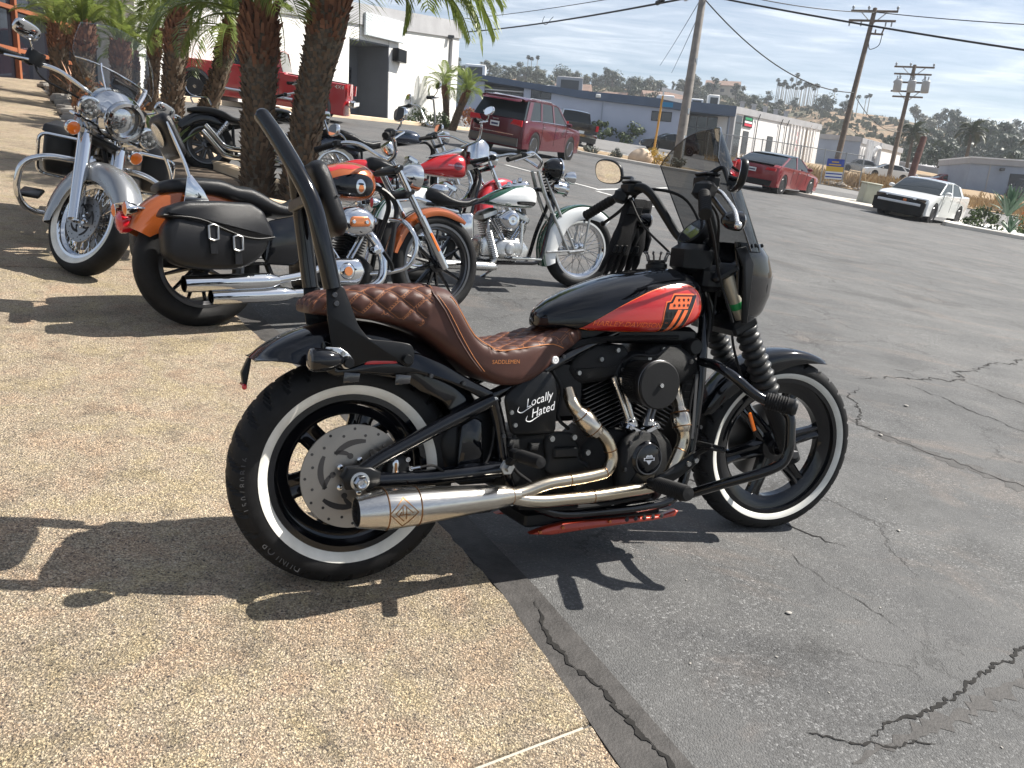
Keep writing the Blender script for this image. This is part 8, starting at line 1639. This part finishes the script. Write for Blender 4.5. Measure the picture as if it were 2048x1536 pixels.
D2.P('rear_fender', simple_fender(0, .325, .40, .14, .09, 150, 40), 'dark_blue', ang=50); D2.P('front_fender', simple_fender(D2.wb, D2.Rf, .375, .08, .065, 55, 165), 'dark_blue', None, True, ang=50)
for s in (-1, 1): mb = MB(); mb.tube([(-.10, s*.12, .70), (-.22, s*.12, 1.0), (-.24, s*.07, 1.10), (-.24, 0, 1.13)], .012, 8, 4); D2.P('sissy_bar_upright', mb, 'chrome'); mirror(D2, (1.08, s*.42, 1.40), s, (1.08, s*.32, 1.29))
pp = [(-.18-.05*t, .88+.22*t, .95, .25) for t in np.linspace(0, 1, 9)]; bp_ = D2.P('backrest_pad', pad(pp, .10, .03), 'black_leather', ang=60)
pipe(D2, 'exhaust_pipe', [(.96, -.09, .52), (1.03, -.15, .42), (1.0, -.17, .24), (.80, -.18, .20), (.30, -.19, .20)], .024); muffler(D2, (.4, -.19, .2), (-.3, -.21, .21), .042); lamp(D2, (-.36, 0, .60), (-1, 0, 0), .045, 'red_lens', nm='tail_light')
# ================================================================= cars
def car(M, label, L, wb, W, side, glass_side, paint, wr=.33, ov=.9, kind='sedan', rimm='alu', tumble=.16, cat='car', group=None, belt=.62, nose=.12, plate=None, tyre_w=.22, roofm=None):
    """side: closed outline (x forward from the rear bumper, z up) without wheel cut-outs; arches are cut for the two axles"""
    e = empty('parked_car', M, label, cat, group); xr = ov; xf = ov+wb
    # lower edge with two arch cut-outs
    ar = wr*1.17; bot = [(side[0][0], .0)]
    def arch(xc): return [(xc+ar*cos(a), wr+ar*sin(a)) for a in np.linspace(pi+.32, -.32, 15)]
    zb = wr-ar*sin(.32); low = [(.06, zb)]+arch(xr)+arch(xf)+[(L-.06, zb)]
    up = side                                   # from front low to rear low over the top
    out = low+up; half = W/2
    def body(y):                                # slice: plan-view rounding of nose and tail + shoulder tumble
        q = abs(y)/half; o = []
        for (x, z) in out:
            k = q**4; xx = x+(nose*k if x < L*.2 else 0)*(1-x/(L*.2) if x < L*.2 else 0)-(nose*1.5*k*(x-L*.8)/(L*.2) if x > L*.8 else 0); o.append((xx, z-(.03*q**6 if z > belt else 0)))
        return o
    ys = [-1, -.985, -.94, -.8, -.4, 0, .4, .8, .94, .985, 1]; ins = [.035, .012, 0, 0, 0, 0, 0, 0, 0, .012, .035]
    rings = []
    cen = (L/2, belt*.7)
    for y, i_ in zip(ys, ins): rings.append([(cen[0]+(x-cen[0])*(1-i_*.5), y*half, cen[1]+(z-cen[1])*(1-i_)) for x, z in body(y*half)])
    mb = MB(); mb.loft(rings); b = mb.build('body', MT[paint], e, ang=35)
    # greenhouse: glass block with painted roof and pillars
    hw = half*.93; g = glass_side['outline']
    def gh(shrink=0.0, z0=None): 
        rr = []
        zmin = min(z for _, z in g); zmax = max(z for _, z in g)
        for y in (-1, -.9, 0, .9, 1):
            rr.append([(x, y*(hw-shrink)*(1-tumble*(z-zmin)/(zmax-zmin)), z+(.035*(1-y*y) if z > zmax-.08 else 0)-(.02 if abs(y) == 1 and z > zmax-.03 else 0)) for x, z in g])
        return rr
    mb = MB(); mb.loft(gh()); gl = mb.build('cabin_glass', MT['car_glass'], e, ang=40); zmin = min(z for _, z in g); zmax = max(z for _, z in g)
    yat = lambda z: hw*(1-tumble*(z-zmin)/(zmax-zmin))
    top = glass_side['roof']; rr = [[(x, y*(yat(z)+.006), z+.012+(.035*(1-y*y))-(.02 if abs(y) == 1 else 0)) for x, z in top] for y in (-1, -.9, -.5, 0, .5, .9, 1)]
    mb = MB(); V = [[p for p in r]+[(p[0], p[1]*.99, p[2]-.05) for p in r[::-1]] for r in rr]; mb.loft(V); mb.build('roof', MT[roofm or paint], e, ang=40)
    for s in (-1, 1):
        for p0, p1, w in glass_side['pillars']:
            mb = MB(); a, b2 = [(p0[0], s*(yat(p0[1])+.004), p0[1]), (p1[0], s*(yat(p1[1])+.004), p1[1])]; d = .03
            mb.loft([[(q[0]-w/2, q[1]-s*d, q[2]), (q[0]+w/2, q[1]-s*d, q[2]), (q[0]+w/2, q[1]+s*.008, q[2]), (q[0]-w/2, q[1]+s*.008, q[2])] for q in (a, b2)]); mb.build('pillar', MT[paint], e, smooth=False)
        for x in glass_side.get('doors', ()): mb = MB(); mb.box((x, s*(half+.0), (belt+.33)/2+.08), (.012, .012, belt-.36)); mb.build('door_gap', MT['interior_dark'], e, smooth=False); mb = MB(); mb.box((x+.13, s*(half+.004), belt-.08), (.17, .03, .03), bev=.01); mb.build('door_handle', MT['chrome' if kind != 'dark' else paint], e)
        mx = glass_side['mirror']; mb = MB(); mb.box((mx, s*(half+.10), belt+.10), (.11, .20, .14), bev=.04); mb.build('wing_mirror', MT[paint], e)
        for xc in (xr, xf):
            mb = MB(); mb.lathe([(0, .02), (ar*.98, .02), (ar*.98, -.25), (0, -.25)], (xc, s*(half-.03), wr), (0, s, 0), 28); mb.build('wheel_well', MT['interior_dark'], e)
            mb = MB(); mb.lathe([(wr*.66, -tyre_w), (wr*.97, -tyre_w), (wr, -tyre_w+.03), (wr, -.03), (wr*.97, .0), (wr*.80, .012), (wr*.66, 0)], (xc, s*(half-.01), wr), (0, s, 0), 32); w_ = mb.build('wheel', MT['tyre_far'], e)
            mb = MB(); mb.lathe([(wr*.68, 0), (wr*.66, .012), (wr*.60, -.01), (wr*.58, -.05), (0, -.07)], (xc, s*(half-.01), wr), (0, s, 0), 28); mb.lathe([(0, .0), (wr*.13, .0), (wr*.16, -.02)], (xc, s*(half-.01), wr), (0, s, 0), 14)
            for k in range(5):
                a = 2*pi*k/5; c, q = cos(a), sin(a); y = s*(half-.015); mb.loft([[(xc+r*c-w*q, y, wr+r*q+w*c), (xc+r*c+w*q, y, wr+r*q-w*c), (xc+r*c+w*q, y-s*.03, wr+r*q-w*c), (xc+r*c-w*q, y-s*.03, wr+r*q+w*c)] for r, w in ((wr*.1, wr*.09), (wr*.64, wr*.10))])
            mb.build('alloy_rim', MT[rimm], w_, ang=30)
    return e, b, half, yat
def cpanel(e, name, poly, x, m, par=None, th=.02, bev=.004, ax='x', sg=-1):
    mb = MB(); mb.prism(poly, x, x+sg*th, bev, mp=(lambda a, b, t: (t, a, b)) if ax == 'x' else (lambda a, b, t: (a, t, b))); return mb.build(name, MT[m], par or e, ang=30)
def sym(e, name, poly, x, m, **k): 
    for s in (-1, 1): cpanel(e, name, [(a*s, b) for a, b in poly], x, m, **k)
# maroon SUV seen from behind
suv_side = [(4.80, .40), (4.82, .70), (4.74, .92), (4.55, 1.02), (3.55, 1.10), (3.40, 1.13), (.25, 1.13), (.06, 1.08), (.0, .75), (.02, .45)]
e, b, hf, yat = car(pose(-1.22, 25.1, R(64), 0), 'maroon SUV seen from behind with silver roof rails', 4.82, 2.92, 1.94, suv_side, dict(outline=[(.16, 1.09), (.50, 1.66), (.70, 1.70), (2.6, 1.70), (2.9, 1.64), (3.62, 1.09)], roof=[(.30, 1.685), (.7, 1.72), (1.6, 1.735), (2.6, 1.715), (2.85, 1.66)], pillars=[((.42, 1.09), (.78, 1.66), .26), ((1.42, 1.09), (1.48, 1.68), .10), ((2.42, 1.09), (2.34, 1.68), .11), ((3.55, 1.10), (2.80, 1.66), .10)], doors=(1.45, 2.45, 3.35), mirror=3.25), 'maroon_paint', .375, .98, 'suv', 'chrome', belt=1.05, cat='SUV')
sym(e, 'tail_light', [(.52, .93), (.93, .90), (.93, 1.08), (.62, 1.07)], .045, 'red_lens', th=.05); sym(e, 'tail_light_strip', [(.56, .925), (.90, .895), (.90, .93), (.60, .96)], -.004, 'lens', th=.008)
cpanel(e, 'rear_window', [(-.72, 1.12), (.72, 1.12), (.62, 1.58), (-.62, 1.58)], .10, 'car_glass', th=.02) if 0 else None
p = cpanel(e, 'number_plate', [(-.16, .80), (.16, .80), (.16, .95), (-.16, .95)], -.02, 'plate_white', th=.012); cpanel(e, 'plate_ink', [(-.12, .84), (.12, .84), (.12, .90), (-.12, .90)], -.033, 'plate_ink', p, th=.003, bev=0)
cpanel(e, 'chrome_strip', [(-.70, .62), (.70, .62), (.70, .645), (-.70, .645)], -.005, 'chrome'); cpanel(e, 'lower_bumper', [(-.88, .30), (.88, .30), (.86, .54), (-.86, .54)], .02, 'charcoal', th=.05)
mb = MB(); mb.prism([(.10, 1.60), (.20, 1.60), (.30, 1.70), (.55, 1.72)], -.66, .66, .01); mb.build('roof_spoiler', MT['maroon_paint'], e)
for s in (-1, 1): mb = MB(); mb.tube([(.75, s*.66, 1.72), (.95, s*.66, 1.765), (2.4, s*.66, 1.76), (2.65, s*.66, 1.70)], .018, 8); mb.build('roof_rail', MT['alu'], e); mb = MB(); mb.tube([(.62, s*(hf-.03), 1.11), (1.2, s*(hf-.03), 1.13), (3.4, s*(hf-.03), 1.13)], .014, 6); mb.build('window_trim', MT['chrome'], e)
cpanel(e, 'badge', [(-.10, 1.0), (.10, 1.0), (.10, 1.035), (-.10, 1.035)], -.002, 'chrome', th=.006); cpanel(e, 'window_sticker', [(.44, 1.14), (.56, 1.14), (.56, 1.20), (.44, 1.20)], .16, 'sticker_white', th=.02)
# red sports sedan seen from behind
tes = [(4.66, .30), (4.68, .55), (4.55, .72), (4.2, .80), (3.4, .93), (3.2, .95), (.75, 1.02), (.20, 1.03), (.06, .95), (.0, .62), (.04, .36)]
e, b, hf, yat = car(pose(8.3, 30.0, R(50), 0), 'bright red sports sedan with black roof seen from behind', 4.68, 2.88, 1.92, tes, dict(outline=[(.42, .98), (1.15, 1.30), (1.9, 1.40), (2.3, 1.40), (2.9, 1.22), (3.5, .92)], roof=[(1.35, 1.345), (1.9, 1.40), (2.3, 1.40), (2.6, 1.33)], pillars=[((.62, 1.0), (1.35, 1.335), .16), ((2.02, .97), (2.05, 1.39), .08), ((3.42, .93), (2.6, 1.32), .09)], doors=(1.55, 2.1, 3.05), mirror=2.9), 'coral_red', .345, .85, 'sedan', 'gunmetal', belt=.92, roofm='car_glass', nose=.2)
sym(e, 'tail_light', [(.48, .80), (.90, .80), (.90, .90), (.55, .90)], .085, 'red_lens', th=.06); p = cpanel(e, 'number_plate', [(-.16, .68), (.16, .68), (.16, .82), (-.16, .82)], .0, 'plate_white', th=.012); cpanel(e, 'plate_ink', [(-.12, .72), (.12, .72), (.12, .77), (-.12, .77)], -.013, 'plate_ink', p, th=.003, bev=0)
cpanel(e, 'rear_diffuser', [(-.80, .24), (.80, .24), (.86, .44), (-.86, .44)], .05, 'satin_black', th=.06); mb = MB(); mb.prism([(.08, .99), (.30, 1.03), (.10, 1.045), (.02, 1.03)], -.75, .75, .004); mb.build('boot_spoiler', MT['satin_black'], e)
# white sedan with its front bumper missing, facing the lot
bm_ = [(4.60, .42), (4.60, .66), (4.50, .78), (4.2, .86), (3.25, .98), (3.1, 1.0), (.95, 1.03), (.15, 1.06), (.05, 1.0), (.0, .65), (.04, .36)]
e, b, hf, yat = car(pose(16.3, 31.2, R(-135), 0), 'white sedan with its front bumper missing, facing the lot', 4.62, 2.81, 1.82, bm_, dict(outline=[(.62, 1.02), (1.25, 1.36), (1.7, 1.43), (2.4, 1.43), (2.75, 1.36), (3.42, .96)], roof=[(1.2, 1.37), (1.7, 1.435), (2.4, 1.435), (2.68, 1.385)], pillars=[((.85, 1.02), (1.25, 1.36), .20), ((2.05, 1.0), (2.05, 1.42), .09), ((3.32, .98), (2.68, 1.37), .10)], doors=(1.25, 2.1, 3.1), mirror=3.05), 'white_paint', .33, .85, 'dark', 'gunmetal', belt=.95)
cpanel(e, 'bare_front', [(-.88, .24), (.88, .24), (.90, .62), (.60, .70), (-.60, .70), (-.90, .60)], 4.56, 'satin_black', sg=1, th=.07); cpanel(e, 'bumper_beam', [(-.74, .50), (.74, .50), (.74, .59), (-.74, .59)], 4.63, 'plate_white', sg=1, th=.07, bev=.02); cpanel(e, 'grille_opening', [(-.42, .62), (.42, .62), (.44, .73), (-.44, .73)], 4.63, 'interior_dark', sg=1, th=.015)
sym(e, 'headlight', [(.50, .64), (.84, .62), (.86, .74), (.54, .75)], 4.54, 'smoke_lens', sg=1, th=.06); cpanel(e, 'lower_splitter', [(-.84, .16), (.84, .16), (.86, .26), (-.86, .26)], 4.3, 'satin_black', sg=1, th=.28); cpanel(e, 'exposed_horn', [(.12, .60), (.24, .60), (.24, .68), (.12, .68)], 4.64, 'copper', sg=1, th=.02)
# red pickup in front of the white building
pk = [(5.85, .55), (5.88, .95), (5.75, 1.15), (5.4, 1.22), (4.25, 1.28), (4.15, 1.30), (2.05, 1.30), (2.03, 1.26), (.03, 1.26), (.0, .80), (.05, .60)]
e, b, hf, yat = car(pose(-6.1, 27.0, R(187), 0), 'red four-wheel-drive pickup truck parked before the white building', 5.88, 3.65, 2.02, pk, dict(outline=[(2.12, 1.28), (2.30, 1.86), (2.5, 1.92), (3.3, 1.92), (3.6, 1.86), (4.25, 1.26)], roof=[(2.28, 1.875), (2.6, 1.93), (3.3, 1.93), (3.55, 1.88)], pillars=[((2.20, 1.28), (2.34, 1.87), .14), ((3.05, 1.28), (3.0, 1.90), .11), ((4.15, 1.28), (3.55, 1.87), .11)], doors=(2.2, 3.1, 4.05), mirror=3.95), 'truck_red', .42, 1.10, 'pickup', 'chrome', belt=1.22, cat='pickup truck', tyre_w=.28, tumble=.12)
for s in (-1, 1):
    for xc in (1.10, 4.75):
        mb = MB(); mb.tube([(xc+.50*cos(a), s*(hf+.02), .42+.50*sin(a)) for a in np.linspace(-.25, pi+.25, 20)], .055, 8); mb.build('wheel_arch_flare', MT['charcoal'], e)
    mb = MB(); mb.tube([(1.75, s*(hf+.05), .52), (4.1, s*(hf+.05), .52)], .05, 8); mb.build('side_step', MT['chrome'], e)
    cpanel(e, 'tail_light', [(s*.86, .90), (s*1.0, .90), (s*1.0, 1.22), (s*.86, 1.22)], .03, 'red_lens', th=.05)
    V, F = text2d('4X4', .17, .1); mb = MB(); mb.add([(.34-v[0]*s*1, s*(hf+.008), 1.12+v[1]) for v in V], F); mb.build('bedside_lettering', MT['alu'], e, smooth=False)
mb = MB(); mb.box((-.06, 0, .66), (.20, 1.95, .22), bev=.05); mb.build('rear_bumper', MT['chrome'], e); mb = MB(); mb.box((5.93, 0, .72), (.20, 1.98, .26), bev=.06); mb.build('front_bumper', MT['chrome'], e); sym(e, 'headlight', [(.60, .92), (.98, .92), (.98, 1.12), (.60, 1.12)], 5.84, 'lens', sg=1, th=.05); cpanel(e, 'grille', [(-.56, .86), (.56, .86), (.56, 1.14), (-.56, 1.14)], 5.86, 'chrome', sg=1, th=.04)
mb = MB(); mb.box((1.05, 0, 1.262), (1.85, 1.72, .02)); mb.build('bed_floor', MT['interior_dark'], e)
# dark pickup beyond the SUV, dark sedan on the street
e, b, hf, yat = car(pose(2.75, 45.5, R(98), 0), 'dark pickup truck half hidden behind the maroon SUV', 5.6, 3.5, 1.95, pk, dict(outline=[(2.12, 1.28), (2.30, 1.82), (2.5, 1.86), (3.3, 1.86), (3.6, 1.80), (4.25, 1.26)], roof=[(2.28, 1.82), (2.6, 1.87), (3.3, 1.87), (3.55, 1.83)], pillars=[((2.20, 1.28), (2.34, 1.82), .14), ((3.05, 1.28), (3.0, 1.85), .11)], doors=(2.2, 3.1), mirror=3.95), 'black_car', .40, 1.0, 'dark', 'gunmetal', belt=1.22, cat='pickup truck')
sym(e, 'tail_light', [(.80, .92), (.95, .92), (.95, 1.22), (.80, 1.22)], .03, 'red_lens', th=.05); mb = MB(); mb.box((-.06, 0, .62), (.18, 1.85, .2), bev=.04); mb.build('rear_bumper', MT['chrome'], e); p = cpanel(e, 'number_plate', [(-.16, .72), (.16, .72), (.16, .86), (-.16, .86)], -.01, 'plate_white', th=.012)
e, b, hf, yat = car(pose(13.1, 63.0, R(183), 0), 'dark sedan parked along the street in front of the blue building', 4.6, 2.75, 1.82, tes, dict(outline=[(.42, .98), (1.15, 1.32), (1.9, 1.42), (2.3, 1.42), (2.9, 1.24), (3.5, .92)], roof=[(1.2, 1.36), (1.9, 1.42), (2.3, 1.42), (2.7, 1.33)], pillars=[((.62, 1.0), (1.25, 1.35), .16), ((2.02, .97), (2.05, 1.41), .08), ((3.42, .93), (2.7, 1.32), .09)], doors=(1.55, 2.1), mirror=2.9), 'black_car', .33, .85, 'dark', 'alu', belt=.92)
# cars in the yard behind the dry lot
sd = [(4.5, .40), (4.5, .70), (4.3, .80), (3.3, .95), (1.0, 1.0), (.2, 1.0), (.0, .7), (.04, .40)]; gs = dict(outline=[(.6, .98), (1.2, 1.36), (1.7, 1.42), (2.5, 1.42), (3.4, .95)], roof=[(1.15, 1.36), (1.7, 1.42), (2.5, 1.42), (2.65, 1.37)], pillars=[((.8, 1.0), (1.2, 1.36), .15), ((2.05, 1.0), (2.05, 1.42), .08), ((3.3, .97), (2.65, 1.36), .09)], mirror=3.0)
for i, (u, y, h, m, lab, L_) in enumerate([(37.2, 78, 170, 'white_paint', 'white sedan in the yard, left of the red one', 0), (39.6, 82, 178, 'white_paint', 'second white car further back in the yard', 0), (43.4, 79, 175, 'truck_red', 'red sedan in the yard behind the dry grass', 0), (38.2, 87, 165, 'silver_paint', 'silver sedan furthest back in the yard', 0)]):
    car(pose(u, y, R(h), 0), lab, 4.5, 2.7, 1.78, sd, gs, m, .32, .9, 'dark', 'gunmetal', belt=.92)
car(pose(42.4, 67.0, R(75), 0), 'black SUV parked by the grey-blue building', 4.6, 2.8, 1.85, suv_side[:0]+[(4.6, .4), (4.6, .8), (4.4, 1.0), (3.4, 1.08), (.1, 1.12), (.0, .7), (.03, .45)], dict(outline=[(.1, 1.08), (.35, 1.68), (2.6, 1.72), (3.5, 1.06)], roof=[(.3, 1.69), (1.6, 1.74), (2.6, 1.73)], pillars=[((.3, 1.08), (.45, 1.66), .2), ((1.5, 1.08), (1.5, 1.70), .1), ((3.4, 1.08), (2.6, 1.70), .1)], mirror=3.2), 'black_car', .36, .95, 'dark', 'gunmetal', belt=1.05, cat='SUV')
car(pose(46.0, 69.5, R(100), 0), 'dark hatchback beside the black SUV', 4.2, 2.6, 1.75, sd[1:] if 0 else [(4.2, .4), (4.2, .7), (4.0, .8), (3.1, .95), (.2, 1.0), (.0, .7), (.04, .4)], dict(outline=[(.15, .98), (.6, 1.40), (2.3, 1.42), (3.2, .95)], roof=[(.55, 1.40), (1.5, 1.45), (2.35, 1.42)], pillars=[((.4, 1.0), (.7, 1.38), .15), ((1.7, 1.0), (1.7, 1.42), .08)], mirror=2.8), 'black_car', .32, .8, 'dark', 'gunmetal', belt=.92)
